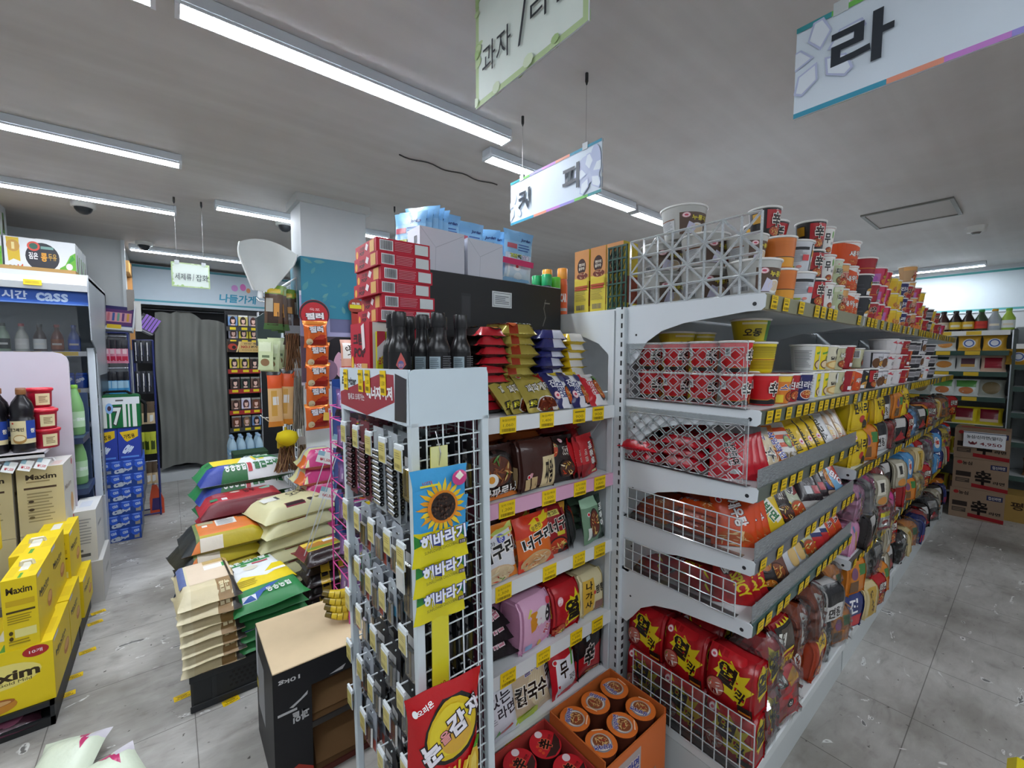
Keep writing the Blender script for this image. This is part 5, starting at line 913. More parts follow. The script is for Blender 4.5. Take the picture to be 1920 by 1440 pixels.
# ---------- battery rack ----------
RX0, RX1, RY0, RY1, HZ0, HZ1 = .393, .596, .828, 1.293, 1.297, 1.42
TILT = Matrix.Rotation(radians(-1.1), 4, Vector((.628, .778, 0)))  # the whole stand leans a little
ro = thing('battery_rack', (.5, 1.06, 0), 0, 'white wire battery rack with printed header, leaning slightly', 'display rack')
ro.matrix_world = Matrix.Translation((.5, 1.06, 1.3)) @ TILT @ Matrix.Translation((0, 0, -1.3))
OX, OY = -.5, -1.06
def RB(b, name, m, parent=None): return b.build(name, m, parent or ro, (OX, OY, 0) if parent is None else None)
def rrect(x0, z0, x1, z1, r, top=True):
    p = [(x0, z0), (x1, z0)]; p += [(x1 - r + r * sin(a), z1 - r + r * cos(a)) for a in (pi / 2, pi / 3, pi / 6, 0)] if top else [(x1, z1)]
    return p + [(x0 + r - r * sin(a), z1 - r + r * cos(a)) for a in (0, pi / 6, pi / 3, pi / 2)]
hd = MB()
hd.prism(rrect(RX0, HZ0, RX1, HZ1, .015), RY0, RY0 + .006, 'cfdde4', 'y'); hd.prism(rrect(RX0, HZ0, RX1, HZ1, .015), RY1 - .006, RY1, 'cfdde4', 'y')
hd.prism([(RY0 + .004, HZ0), (RY1 - .004, HZ0 + .012), (RY1 - .004, HZ1), (RY0 + .004, HZ1)], RX0, RX0 + .005, 'd6e2e8', 'x'); hd.prism([(RY0 + .004, HZ0), (RY1 - .004, HZ0), (RY1 - .004, HZ1), (RY0 + .004, HZ1)], RX1 - .005, RX1, 'cfdde4', 'x')
hd.box(RX0 + .004, RY0 + .005, 1.362, RX1 - .004, RY1 - .005, 1.372, 'c2ccd0')
hart = [R(0, 0, 1, 1, 'd5e1e8'), P([(0, .12), (.46, .0), (.84, .38), (.84, .9), (.68, .92), (0, .42)], 'a02c38'), P([(0, 0), (.36, 0), (.0, .1)], 'd5e1e8'), T('Energizer', .17, .68, .26, .24, '1f2226', rot=0, bold=.03, shear=.2), T('에너자이저', .64, .52, .36, .26, 'f0f0f0', rot=2, bold=.05), T('힘세고 오래가는', .29, .36, .28, .15, 'e6e2e2', rot=2, bold=.02), P([(.84, .04), (.97, .05), (.985, .84), (.86, .93)], '2b2a2c')]
hd.art(hart, flat((RX0 - .0004, RY1 - .004, HZ0 + .003), (0, -(RY1 - RY0) + .008, 0), (0, 0, HZ1 - HZ0 - .004)), 3.7)
hp = RB(hd, 'header_tray', PLA)
for y in (1.235, 1.115, 1.065, .965):
    tagmesh(.034, .058, tagart('1,500')).build('price_tag', CARD, hp, (RX0 - .002, y, HZ1 - .062), (0, 0, -pi / 2))
for x, y in ((RX0, RY0), (RX1 - .02, RY0), (RX0, RY1 - .02), (RX1 - .02, RY1 - .02)):
    RB(MB().box(x, y, .02, x + .02, y + .02, HZ0 + .01, 'd0dade', .002), 'post', ENAMEL)
fm = MB()
for i in range(4): x = RX0 + .02 + (i + .5) * .041; fm.rod((x, RY0 + .008, .1), (x, RY0 + .008, HZ0), .0022, 'e4ecee')
for j in range(27): z = .12 + j * .044; fm.rod((RX0 + .015, RY0 + .012, z), (RX1 - .015, RY0 + .012, z), .002, 'e4ecee')
RB(fm, 'front_mesh', ENAMEL)
bm_ = MB()
for i in range(9): y = RY0 + .04 + i * .048; bm_.rod((RX1 - .012, y, .1), (RX1 - .012, y, HZ0), .002, 'd8dfe2', 5)
for j in range(27): z = .12 + j * .044; bm_.rod((RX1 - .014, RY0 + .02, z), (RX1 - .014, RY1 - .02, z), .002, 'd8dfe2', 5)
RB(bm_, 'hook_mesh', ENAMEL)
RB(MB().box(RX1 - .006, RY0 + .02, .1, RX1 - .002, RY1 - .02, HZ0, '70283f'), 'back_board', MATTE)
RB(MB().box(RX0, RY0, .02, RX1, RY1, .12, 'aab0b6', .004).box(RX0 + .02, RY1 - .12, .12, RX1 - .02, RY1 - .02, .34, '9aa2aa') if 0 else MB().box(RX0, RY0, .02, RX1, RY1, .12, 'aab0b6', .004), 'base_tray', ENAMEL)
def hook(y, z, blank=False):
    h = MB(); L0, L1 = RX1 - .014, RX0 - .006
    h.rod((L0, y + .012, z), (L1, y + .012, z), .0022, 'dfe6e8'); h.rod((L0, y - .012, z - .008), (L1 + .02, y - .012, z - .008), .0022, 'dfe6e8'); h.box(L1 - .004, y - .021, z - .006, L1 + .002, y + .021, z + .004, 'e6ecee', .001)
    o = RB(h, 'hook', ENAMEL)
    MB().box(L1 - .0045, y - .021, z - .056, L1 - .0025, y + .021, z - .006, 'dfe4e4').art([R(0, 0, 1, 1, 'cfcfca' if blank else 'd6c878'), *([] if blank else lines(.15, .55, .85, .9, 3, 'a89a54') + bars(.12, .14, .88, .34, '9a8c4a', 9, 5))], flat((L1 - .005, y + .019, z - .054), (0, -.038, 0), (0, 0, .046)), .8).build('tag_holder', PLA, o)
HK = [(1.25, 1.262), (1.15, 1.262), (1.055, 1.258), (.965, 1.255), (.875, 1.252), (1.262, 1.03), (1.165, 1.03), (1.06, 1.03), (.955, 1.035), (.88, 1.03), (1.266, .90), (1.179, .885), (1.093, .88), (.886, .975), (1.276, .75), (1.183, .742), (.999, .88), (1.074, .735), (.885, .83), (1.285, .585), (1.192, .585), (.998, .72), (1.295, .43), (1.109, .572), (.908, .672), (1.183, .43), (.998, .57), (1.051, .41), (.90, .50), (.97, .36)]
for k, (y, z) in enumerate(HK): hook(y, z, k == 13)
def cells(n, col, ccol, r=.0068, L=.046, W=.062):
    t = MB().box(-.0006, -W / 2, -n * .0148 - .07, .0006, W / 2, 0, ccol); o = t.build('battery_pack', CARD)
    b = MB()
    for i in range(n):
        z = -.062 - i * .0148
        b.rod((-r - .001, -L / 2, z), (-r - .001, L / 2, z), r, col, 12); b.rod((-r - .001, -L / 2 - .0012, z), (-r - .001, -L / 2, z), r * .8, '2c2c2e', 12); b.rod((-r - .001, -L / 2 - .003, z), (-r - .001, -L / 2, z), r * .32, 'c8c8c8', 8)
        b.rod((-r - .001, L / 2 - .008, z), (-r - .001, L / 2 + .0005, z), r * 1.01, '3a3a3c', 12)
    b.build('cell', STEEL, o); return o
def bcard(H, top, mid, low, W=.07):
    pts = rrect(-W / 2, -H, W / 2, 0, .018); b = MB().prism(pts, -.0006, .0006, top, 'x')
    b.art([R(0, 0, 1, 1, top), R(0, 0, 1, .3, low), R(0, .3, 1, .55, mid), R(.1, .62, .7, .8, 'c8c8c8' if top[0] < '8' else '6a7078'), E(.5, .94, .1, .02, '1a1a1c')], flat((-.0009, W / 2 - .003, -H + .003), (0, -W + .006, 0), (0, 0, H - .02)), W / H)
    o = b.build('battery_pack', CARD)
    MB().box(-.011, -W * .34, -H * .92, -.001, W * .34, -H * .42, 'ccd', .004).build('blister', WRAP, o)
    c = MB()
    for i in (-1, 0, 1): c.rod((-.006, i * W * .2, -H * .88), (-.006, i * W * .2, -H * .46), .0045, ('9a9ea2', 'b89a4a', '2e3034')[i + 1], 10)
    c.build('cell', STEEL, o); return o
KINDS_ = {'aa': (lambda: cells(10, 'b4b8bc', 'b9c0c4'), 'silver cell strip'), 'dk': (lambda: cells(10, '8a6a70', '7a3a42'), 'dark red cell strip'), 'gold': (lambda: bcard(.15, '17181b', '8a7a3a', '6e6230'), 'black and gold card'), 'grey': (lambda: bcard(.13, 'aab0b8', '8a9098', 'b04a3a'), 'grey blister card'), 'blue': (lambda: bcard(.125, 'c0c8ce', '4a9ac0', '3a3a40', .05), 'white and blue card'), 'blk': (lambda: bcard(.13, '2a2a2e', 'c0c4c8', '3a3a3e'), 'black blister card')}
pat = {0: 'dk', 1: 'dk', 2: 'aa', 3: 'aa', 4: 'gold', 5: None, 6: 'grey', 7: 'grey', 8: 'grey', 9: 'gold', 10: 'blue', 11: 'grey', 12: 'grey', 13: 'gold', 14: 'grey', 15: 'blue', 16: 'blue', 17: 'blk', 18: 'gold', 19: 'grey', 20: 'grey', 21: 'blk', 22: 'blue', 23: 'blk', 24: 'gold', 25: 'grey', 26: 'blk', 27: 'blk', 28: 'gold', 29: 'blk'}
RWORD = ['top row', 'second row', 'third row', 'fourth row', 'fifth row', 'lowest row']
for k, (y, z) in enumerate(HK):
    if not pat[k]: continue
    mk, wd = KINDS_[pat[k]]; n = 7 if pat[k] == 'gold' else (5 if pat[k] in ('grey', 'blk') else 4)
    col_ = min(range(5), key=lambda i: abs(HK[i][0] - y)); rw = min(5, int((1.27 - z) / .15)); rnk = sum(1 for q, (y2, z2) in enumerate(HK[:k]) if pat[q] == pat[k] and min(5, int((1.27 - z2) / .15)) == rw)
    for i in range(n):
        p = ro.matrix_world @ Vector((RX0 + .018 + i * (.024 if n > 5 else .026) + OX, y + OY, z + .012))
        put('bat_' + pat[k], mk, p, (radians(J(2)), radians(J(2)), radians(J(5))), f'{wd} on the rack, {RWORD[rw]}, {ORD[rnk]} such hook, {ORD[i]} in', 'battery pack', 'battery cards on the rack')
# clip strip of chocolate bags and the red snack bag on the rack front
t = thing('clip_strip', (.45, .812, .55), 0, 'yellow hanging strip clipped to the rack front, holding snack bags', 'clip strip')
cs = MB().box(-.02, -.001, 0, .022, .001, .705, 'd9cf3a').art([R(0, 0, 1, 1, 'd9cf2e'), R(0, .8, 1, 1, 'dfe0a0'), T('오리온', .5, .22, .7, .03, 'b0281e', rot=14, bold=.03), E(.2, .2, .09, .012, 'b0281e'), T('오리온', .5, .02, .7, .03, 'b0281e', rot=14, bold=.03), E(.5, .16, .05, .008, '3a3a1a')], flat((-.02, -.0012, 0), (.042, 0, 0), (0, 0, .705)), .06)
cs.build('strip', PLA, t); MB().tube([(0, 0, .66), (.003, -.004, .69), (0, .004, .72), (0, .012, .735)], .0015, 'd8d8d8').build('wire_hook', STEEL, t)
rd2 = random.Random(2); SUN = [R(0, 0, 1, 1, '3f9fd6'), R(0, 0, 1, .36, 'e0d41a'), P([(0, .2), (.0, .34), (.2, .26)], '2f8a3a'), P([(1, .36), (.8, .30), (1, .2)], '2f8a3a')]
for i in range(22): a = 2 * pi * i / 22; SUN.append(P([(.52 + .14 * cos(a - .2), .60 + .11 * sin(a - .2)), (.52 + .36 * cos(a - .1), .60 + .22 * sin(a - .1)), (.52 + (.5 if i % 2 else .44) * cos(a), .60 + (.30 if i % 2 else .27) * sin(a)), (.52 + .36 * cos(a + .1), .60 + .22 * sin(a + .1)), (.52 + .14 * cos(a + .2), .60 + .11 * sin(a + .2))], rd2.choice(('e8c01a', 'e8b01a', 'ecca2a', 'e09a1e'))))
SUN += [E(.52, .60, .29, .17, 'd8801e'), E(.53, .60, .235, .145, '2a1a14')] + [E(.53 + .2 * sqrt(rd2.random()) * cos(q), .60 + .12 * sqrt(rd2.random()) * sin(q), .018, .011, rd2.choice(('4a3226', '5a3e2e', '3a2820')), 8) for q in [rd2.uniform(0, 6.28) for _ in range(46)]]
SUN += [T('해바라기', .5, .295, .86, .15, 'eceef8', '28327e', rot=5, bold=.035), T('SUNFLOWER CHOCOBALL', .46, .19, .66, .03, '4a4a1a', rot=5, bold=0), R(.78, .185, .92, .23, '3a2a3a'), T('초코볼', .85, .207, .11, .03, 'e8e0e0', bold=0), E(.82, .88, .14, .075, 'c43a7a'), P([(.74, .9), (.82, .95), (.9, .9), (.82, .86)], 'e8e0d0'), T('LOTTE', .22, .885, .18, .028, 'a8202a', bold=.02), R(.08, .845, .44, .865, 'd8d02a')]
SUN2 = [o for o in SUN if not (o[0] == 'E' and o[1] == .82)]
for i, (y, zb, x) in enumerate(((.782, 1.012, .438), (.796, .938, .444), (.81, .868, .450))):
    put('sunbag%d' % min(i, 1), lambda: pack('snack_bag', .118, .205, .013, SUN if i == 0 else SUN2, 'd8c81e', 8), (x, y, zb), (0, radians((-1, 1.5, 3)[i]), radians((-6, -2, 0)[i])), f'yellow sunflower print chocolate bag, {("frontmost and topmost", "middle", "lowest")[i]} of three on the strip', 'snack bag', 'chocolate bags on the clip strip')
GAM = [R(0, 0, 1, 1, 'b80f17'), E(.56, .66, .4, .27, '17120f'), E(.55, .665, .36, .24, 'd8b81e'), E(.52, .67, .3, .2, 'e6cf2e'), E(.6, .6, .22, .14, 'd8a83a')]
GAM += [T('눈', .26, .55, .24, .2, 'eeeaf0', '2a1a16', rot=22, bold=.05), T('을', .44, .63, .13, .11, 'e89a9a', '2a1a16', rot=22, bold=.03), T('감', .61, .70, .26, .2, 'eeeaf0', '2a1a16', rot=22, bold=.05), T('자', .84, .78, .2, .16, 'eeeaf0', '2a1a16', rot=22, bold=.05), E(.07, .895, .03, .025, 'eee'), T('오리온', .2, .91, .22, .035, 'eeeaea', rot=14, bold=.03)]
for i in range(13):
    a = radians(60 + i * 9); GAM.append(P([(.62 + .1 * cos(a + .08), .08 + .08 * sin(a + .08)), (.62 + (.42 + .07 * (i % 3)) * cos(a + .04), .08 + (.28 + .03 * (i % 2)) * sin(a + .04)), (.62 + (.44 + .07 * (i % 3)) * cos(a - .04), .08 + (.28 + .03 * (i % 2)) * sin(a - .04)), (.62 + .1 * cos(a - .08), .08 + .08 * sin(a - .08))], ('e6c02a', 'eed050', 'd8a01e')[i % 3]))
GAM += [P([(.74, .06), (.78, .34), (.84, .42), (.92, .42), (.97, .3), (.96, .05)], 'e2b83a'), P([(.78, .1), (.82, .34), (.88, .38), (.92, .3), (.9, .1)], 'eccf5a'), P([(.84, .42), (.92, .5), (.98, .46), (.93, .4)], '4a9a2a'), E(.66, .06, .2, .07, 'eed878')]
tag(pack('snack_bag', .168, .275, .05, GAM, 'a50e15', 9), 'large red potato snack bag hanging lowest on the rack front', 'snack bag')
o = [q for q in bpy.data.objects if q.name.startswith('snack_bag') and 'potato' in q.get('label', '')][0]; o.location = (.438, .78, .465); o.rotation_euler = (0, radians(1), radians(-3))
# black sauce bottles and red biscuit cartons standing in the header tray
BL = [R(0, 0, 1, 1, '1a191b'), P([(.5, .98), (.62, .78), (.68, .62), (.5, .44), (.34, .6), (.4, .76)], 'c8605a'), E(.5, .62, .1, .12, '6a6a9a'), T('불닭', .5, .6, .16, .1, 'e0a0a0', bold=.01), T('소스', .5, .3, .4, .2, 'd88a98', 'f0dada', bold=.03)]
BB = [R(0, 0, 1, 1, '1a191b'), R(.1, .06, .5, .86, '9fb0b8')] + lines(.14, .3, .46, .82, 9, '5a666c', 2) + bars(.14, .1, .46, .24, '3a4448', 9, 2) + lines(.56, .1, .98, .9, 12, '6a6a6c', 4)
PROF = [(.02, 0), (.0245, .003), (.0255, .01), (.0255, .085), (.024, .1), (.019, .112), (.0155, .122), (.0148, .135), (.0148, .146)]
for i, (x, y, f) in enumerate(((.418, .935, 1), (.432, 1.0, 1), (.487, 1.03, 0), (.492, .965, 0), (.497, .895, 0), (.555, .985, 0), (.557, 1.045, 0), (.565, .905, 0))):
    put('sauce' + str(f), lambda: bottle('sauce_bottle', PROF, '161517', (.0168, .144, .178), '1b1a1c', BL if f else BB, (.0256, .01, .086)), (x, y, 1.3735), (0, 0, -.3 + J(.25) if f else -.2 + J(.25)), f'black sauce bottle in the rack header, ' + ('pink flame label, ' + ('front one' if i == 0 else 'behind its twin') if f else f'small print label, {ORD[i - 2]} from the flame labels'), 'sauce bottle', 'black sauce bottles')
BISC = [R(0, 0, 1, 1, 'c01c34'), R(.06, .12, .3, .88, 'e6e6e8')] + bars(.08, .18, .28, .82, '2f2f33', 11, 2) + [R(.7, .12, .96, .88, 'd3d8d8')] + lines(.32, .16, .66, .86, 6, 'e08a96', 5)
BISL = [R(0, 0, 1, 1, 'b81c32'), E(.09, .36, .05, .3, 'e2a83a'), T('크림', .34, .66, .24, .3, '4a1a22', bold=.03), T('POP', .34, .3, .24, .3, '4a1a22', bold=.05), R(.72, .08, .92, .92, 'd8a45a'), P([(.5, .5), (.56, .9), (.66, .7), (.6, .3)], 'e8dcdc')]
BISF = [R(0, 0, 1, 1, 'b81c32'), R(.0, 0, .0, 0, 'fff'), T('크림', .4, .74, .5, .2, '43181f', bold=.05), T('POP', .5, .52, .6, .16, '43181f', bold=.05), T('손가락', .4, .28, .5, .12, 'eee0e0', bold=.03), R(.6, .06, .9, .34, 'd8a45a'), P([(.6, .95), (.75, .99), (.8, .6), (.66, .55)], 'e8dcdc'), E(.12, .3, .07, .16, 'e2b83a')]
SNK1 = [R(0, 0, 1, 1, 'd6cf2a'), R(0, .7, 1, 1, 'c03a4a'), P([(0, .7), (1, .85), (1, .6), (0, .45)], 'e6dede'), T('요이', .5, .45, .7, .16, 'c0304a', bold=.03), R(0, 0, 1, .16, 'b83a4a')]
SNK2 = [R(0, 0, 1, 1, 'd6cf2a'), R(0, .7, 1, 1, '3a4a9a'), P([(0, .7), (1, .85), (1, .6), (0, .45)], 'e6dede'), T('요이', .5, .45, .7, .16, '3a4a9a', bold=.03), R(0, 0, 1, .16, '3a4a9a')]
put('popbox', lambda: carton('biscuit_carton', .10, .145, .165, 'b81c32', [R(0, 0, 1, 1, 'd8d0cc'), R(0, 0, .08, 1, 'b81c32')], None, BISF), (.458, 1.095, 1.3735), (0, 0, 0), 'tall red biscuit carton standing under the stack of flat ones', 'biscuit carton')
put('popbox2', lambda: carton('biscuit_carton', .07, .145, .165, 'a81a2e'), (.548, 1.12, 1.3735), (0, 0, 0), 'second tall red carton, mostly hidden by the black bottles', 'biscuit carton')
for i in range(2): put('snk%d' % i, lambda: carton('candy_box', .022, .012, .14, 'd6cf2a', (SNK1, SNK2)[i]), (.432 + i * .026, 1.078, 1.374), (0, 0, 0), ('yellow and red', 'yellow and blue')[i] + ' slim candy box before the tall red carton', 'candy box')
for i in range(6):
    put('flatbox', lambda: carton('biscuit_carton', .152, .16, .0355, 'b01a30', BISC, None, BISL, [R(0, 0, 1, 1, 'bf1f36')]), (.511 + J(.008), 1.085 + J(.004), 1.5395 + i * .0363), (0, 0, radians(J(3))), f'flat red biscuit carton with barcode, {ORD[i]} from the bottom of the stack', 'biscuit carton', 'flat red biscuit cartons')
for i in range(2): put('redlid', lambda: carton('biscuit_carton', .05, .05, .05, 'c01c2e'), (.50 + i * .06, 1.07 - i * .005, 1.50), (0, 0, .2), '', '') if 0 else None
# black box on the end shelf with toothbrush packs, white boxes, spray cans
NOTE = [R(0, 0, 1, 1, 'dfe6ea'), R(.06, .88, .94, .91, '55606a'), R(.06, .08, .94, .1, '55606a'), R(.06, .08, .075, .9, '55606a'), R(.925, .08, .94, .9, '55606a')] + lines(.14, .2, .86, .76, 5, '6a747c', 2)
bx = MB().box(.672, 1.275, 1.271, 1.292, 1.415, 1.735, '212326', .003).art(NOTE, flat((.933, 1.2745, 1.632), (.092, 0, 0), (0, 0, .058)), 1.5)
bx.art([R(0, 0, 1, 1, '2e3034'), R(.1, .1, .9, .9, '3a3c40')], flat((.80, 1.2746, 1.57), (.04, 0, 0), (0, 0, .1)), .4).art([P([(.4, 1), (.5, 1), (.3, .7), (.5, .4), (.2, .1), (.1, .1), (.4, .42), (.2, .7)], '6a6a66'), R(.3, .86, .9, .9, '8a8a86')], flat((1.18, 1.2746, 1.56), (.05, 0, 0), (0, 0, .12)), .4)
tag(bx.build('black_box', MATTE), 'large flat black box with small white notice, behind the noodle piles', 'box')
WB = [R(0, 0, 1, 1, 'd3d6e0'), P([(.34, .56), (.98, .95), (.985, .94), (.345, .545)], 'b4b8c4'), P([(.34, .56), (.35, .56), (.33, .0), (.32, .0)], 'b4b8c4'), P([(.34, .56), (.02, .98), (.01, .97), (.335, .55)], 'b8bcc8')]
WS = [R(0, 0, 1, 1, 'd6d9e4'), T('Senso', .4, .4, .5, .14, '3a3f8a', rot=-90, bold=.03)] + bars(.55, .62, .8, .8, '333', 6, 3)
put('wbox', lambda: carton('white_box', .17, .09, .138, 'd3d6e0', WB, None, WS), (.735, 1.285, 1.7355), (0, 0, 0), 'white carton with folded flap lines, nearer the red biscuit stack', 'box'); put('wbox2', lambda: carton('white_box', .155, .09, .13, 'd3d6e0', WB, None, WS), (.912, 1.285, 1.7355), (0, 0, 0), 'white carton with folded flap lines, farther from the red biscuit stack', 'box')
JOR = [R(0, 0, 1, 1, '8fbfe2'), R(0, .78, 1, 1, '7fb2dc'), R(.04, .05, .96, .55, 'c6dcea'), T('Jordan', .72, .82, .34, .07, '22306a', bold=.04, shear=.2), E(.5, .93, .07, .02, '5a86b0'), R(.08, .64, .42, .73, 'c0606e'), T('고탄력', .38, .5, .4, .08, 'c8d43a', '2a4a2a', bold=.03), T('칫솔', .74, .5, .24, .08, 'e6e2f0', '3a3a8a', bold=.03)] + lines(.46, .6, .92, .75, 3, '3a5aa0', 3) + [E(.45, .3, .14, .08, 'e6eef4'), E(.45, .3, .05, .03, 'd05a5a'), R(.12, .08, .2, .5, 'e0ecf2'), E(.5, .12, .14, .07, 'dce8f0')]
JM = mat('blue_film', .22, bump=.5, bs=30, var=.04, dist=.004)
for i, (x, y, rz, zz, ln) in enumerate(((.655, 1.375, -62, 1.737, 4), (.672, 1.37, -58, 1.745, 5), (.70, 1.375, -56, 1.765, 4), (.722, 1.385, -52, 1.765, 4), (.745, 1.39, -46, 1.765, 4), (.80, 1.385, -6, 1.765, 2), (.87, 1.395, -4, 1.737, 2), (.905, 1.388, -2, 1.752, 0), (.975, 1.39, -30, 1.742, 3), (1.0, 1.385, -40, 1.737, 4), (1.03, 1.38, -48, 1.737, 5), (1.075, 1.31, -10, 1.737, 3))):
    put('jordan', lambda: pack('toothbrush_pack', .125, .205, .022, JOR, '8fbfe2', 12, 0, JM), (x, y, zz), (radians(-ln), radians(5 if i == 11 else 0), radians(rz)), 'blue toothbrush pack ' + ('leaning out at the end with a pink band' if i == 11 else f'above the black box, {ORD[i]} from the red carton stack'), 'toothbrush pack', 'blue toothbrush packs')
tag(MB().box(-.075, -.016, 0, .06, -.0145, .022, 'd0356a').build('promo_band', CARD, None, (1.075, 1.298, 1.80), (0, radians(5), radians(-10))), 'bright pink band round the end toothbrush pack', 'label band')
CANP = [(.0225, 0), (.0235, .002), (.0235, .13), (.021, .14), (.0215, .142)]
for i, (x, y, bc, cc, h) in enumerate(((1.335, 1.475, '2a3550', '2a9a5a', 1), (1.345, 1.42, '2a3550', '24a062', 1), (1.40, 1.42, '33363c', '5cb83a', .95), (1.395, 1.47, 'd86a2c', 'e89a3a', 1.25), (1.455, 1.43, 'cf5a2a', 'e8963a', 1.3))):
    o = bottle('spray_can', [(r_, z_ * h) for r_, z_ in CANP], ['8a8a8e', bc, bc, '9a9a9e'] if i != 4 else ['7ac03a', bc, bc, bc], (.0235, .14 * h, .14 * h + .05), cc, [R(0, 0, 1, 1, bc), T('JJU' if i < 3 else 'CAR', .5, .55, .5, .3, 'e6e6ea', bold=.05), R(.2, .1, .8, .2, 'aeb4ba')], (.0237, .02, .12 * h), capm=PLA)
    o.location = (x, y, 1.6285); o.rotation_euler = (0, 0, -.5); tag(o, ('dark can with green cap, hindmost', 'dark can with green cap, beside the pink banded pack', 'grey can with lime cap', 'orange can with orange cap, rear one', 'tall orange can with orange cap by the yellow cartons')[i], 'spray can', 'spray cans')
YC = [R(0, 0, 1, 1, 'd8c44a'), R(0, .56, 1, 1, 'c98a50'), E(.5, .74, .3, .13, '3a2018'), T('현미', .5, .77, .4, .05, 'e6dcc8', bold=.02), T('율무차', .5, .71, .4, .05, 'e6dcc8', bold=.02)] + noodles(.55, .59, .42, .06, 71, '6a2c1e', 'c98a50', 14, ('d8b88a', '8a3a2a')) + [R(.06, .42, .94, .52, 'd2b83a'), R(.06, .4, .94, .43, 'a84a2a'), R(.06, .36, .9, .39, 'b0402a')] + lines(.08, .18, .9, .35, 8, '9a8c4a', 6) + bars(.2, .04, .8, .12, '4a4a6a', 10, 4)
for i, y in enumerate((1.19, 1.105, 1.025)): put('ycar', lambda: carton('tea_carton', .076, .09, .25, '9a4a26', YC, [R(0, 0, 1, 1, 'd2b83a'), R(0, .1, 1, .5, '8a3a22')], [R(0, 0, 1, 1, '8a3a22'), R(0, .5, 1, 1, 'd2b83a')]), (1.322, y, 1.6285), (0, 0, -pi / 2), f'yellow and brown tea carton, {("nearest the spray cans", "middle one of three", "nearest the dark green basket")[i]}', 'tea carton', 'yellow tea cartons')
gb = MB()
for i in range(5): x = i * .02; gb.box(x - .003, -.003, 0, x + .003, .003, .225, '1f4638')
for j in range(6): gb.box(-.003, -.004, j * .045 - .003, .083, .004, j * .045 + .003, '1f4638')
for i in range(4):
    for j in range(5): a, c = ((i * .02, j * .045), (i * .02 + .02, j * .045 + .045)); gb.rod((a[0], 0, a[1]), (c[0], 0, c[1]), .002, '1f4638', 4)
tag(gb.build('basket_wall', MATTE, None, (1.312, 1.045, 1.632), (0, 0, -pi / 2)), 'dark green plastic basket wall beside the yellow cartons', 'basket wall')
# ---------- cartons of cup noodles on the floor ----------
def lidcup(key, rb, rt, h, ops, base, x, y, z, rz, label, grp):
    def mk():
        b = MB().lathe([(rb, 0), (rt, h - .006)], base, 24).lathe([(rt, h - .006), (rt + .003, h - .004), (rt + .002, h)], base, 24, caps=False); o = b.build('noodle_cup', PAPER)
        l_ = MB().lathe([(rt + .003, 0), (rt + .003, .001)], ops[0][5], 28); l_.art(ops, lambda u, v, l=0: ((u - .5) * 2 * rt, (v - .5) * 2 * rt, .0013 + l * LAY), 1); l_.build('lid', CARD, o, (0, 0, h)); return o
    return put(key, mk, (x, y, z), (0, 0, rz), label, 'noodle cup', grp)
LID1 = [E(.5, .5, .5, .5, 'd8702a', 32), E(.5, .5, .36, .36, '8a8a90', 28), E(.5, .48, .32, .32, 'e4e0da', 28)] + noodles(.5, .45, .3, .3, 81, '8a4a2a', 'b8a898', 26, ('d8b070', 'c89a5a', '5a9a3a', 'b03a2a')) + [T('삼양라면', .5, .72, .62, .17, '2b3488', 'e6dcd8', bold=.04), R(.3, .06, .7, .1, 'f0c8a0')]
LID2 = [E(.5, .5, .5, .5, 'c4222c', 32), P([(.02, .38), (.3, .3), (.98, .3), (.8, .1), (.5, 0), (.2, .1)], '3a2420'), E(.75, .8, .13, .13, 'e8d8da'), T('辛', .48, .5, .36, .46, '17120e', 'd86a4a', bold=.03), T('라면', .78, .42, .18, .12, '2a1410', bold=.01), E(.2, .6, .06, .06, 'd8502a'), E(.3, .72, .05, .05, 'd8502a'), E(.14, .48, .05, .05, 'd8502a')]
def tray(name, x0, y0, x1, y1, h, base, fr, rt_, label):
    t = thing(name, (x0, y0, 0), 0, label, 'carton'); W, D = x1 - x0, y1 - y0
    MB().box(0, 0, 0, W, D, h - .11, base).build('bottom', CARD, t)
    b = MB().box(0, 0, 0, W, .004, h - .02, base); b.art(fr, flat((0, -.0002, 0), (W, 0, 0), (0, 0, h - .02)), W / h); b.build('side', CARD, t)
    MB().box(0, D - .004, 0, W, D, h, base).build('side', CARD, t); MB().box(0, .004, 0, .004, D - .004, h, base).build('side', CARD, t)
    b = MB().box(W - .004, .004, 0, W, D - .004, h, base); b.art(rt_, flat((W + .0002, 0, 0), (0, D, 0), (0, 0, h)), D / h); b.build('side', CARD, t)
    return t
OF = [R(0, 0, 1, 1, 'c9662c'), R(.1, .1, .55, .9, 'a89a94'), T('삼양라면', .32, .74, .4, .14, '2b3488', 'e0d0c8', bold=.04)] + noodles(.32, .4, .2, .26, 82, '8a6a4a', 'b8a898', 20) + [P([(.6, 0), (.66, .4), (.8, .5), (.8, 0)], '8a8684')]
OR_ = [R(0, 0, 1, 1, 'c2622c'), R(.05, .72, .7, .86, 'b8a8a0'), R(.12, .2, .8, .6, 'd8d4d0')] + bars(.16, .26, .76, .54, '3a3a3a', 12, 6) + [R(.8, .7, .95, .9, 'a8907a')]
tray('noodle_carton', .925, .715, 1.235, .945, .295, 'b8602c', OF, OR_, 'open orange carton of lidded noodle cups on the floor')
for i, (x, y) in enumerate(((1.183, .885), (1.18, .775), (1.082, .885), (1.08, .775), (.98, .885), (.978, .775))): lidcup('sam', .036, .0455, .095, LID1, '5a2c1e', x, y, .186, (1.5, 1.9, -1.2, .7, .6, 2.6)[i], f'orange lidded noodle cup, {ORD[i // 2]} pair from the gondola, {("inner", "outer")[i % 2]} one', 'orange lidded cups')
tray('noodle_carton', .615, .715, .92, .965, .26, 'a83a34', [R(0, 0, 1, 1, 'a82a30')], [R(0, 0, 1, 1, 'a82a30')], 'open red carton of lidded noodle cups beside the orange one')
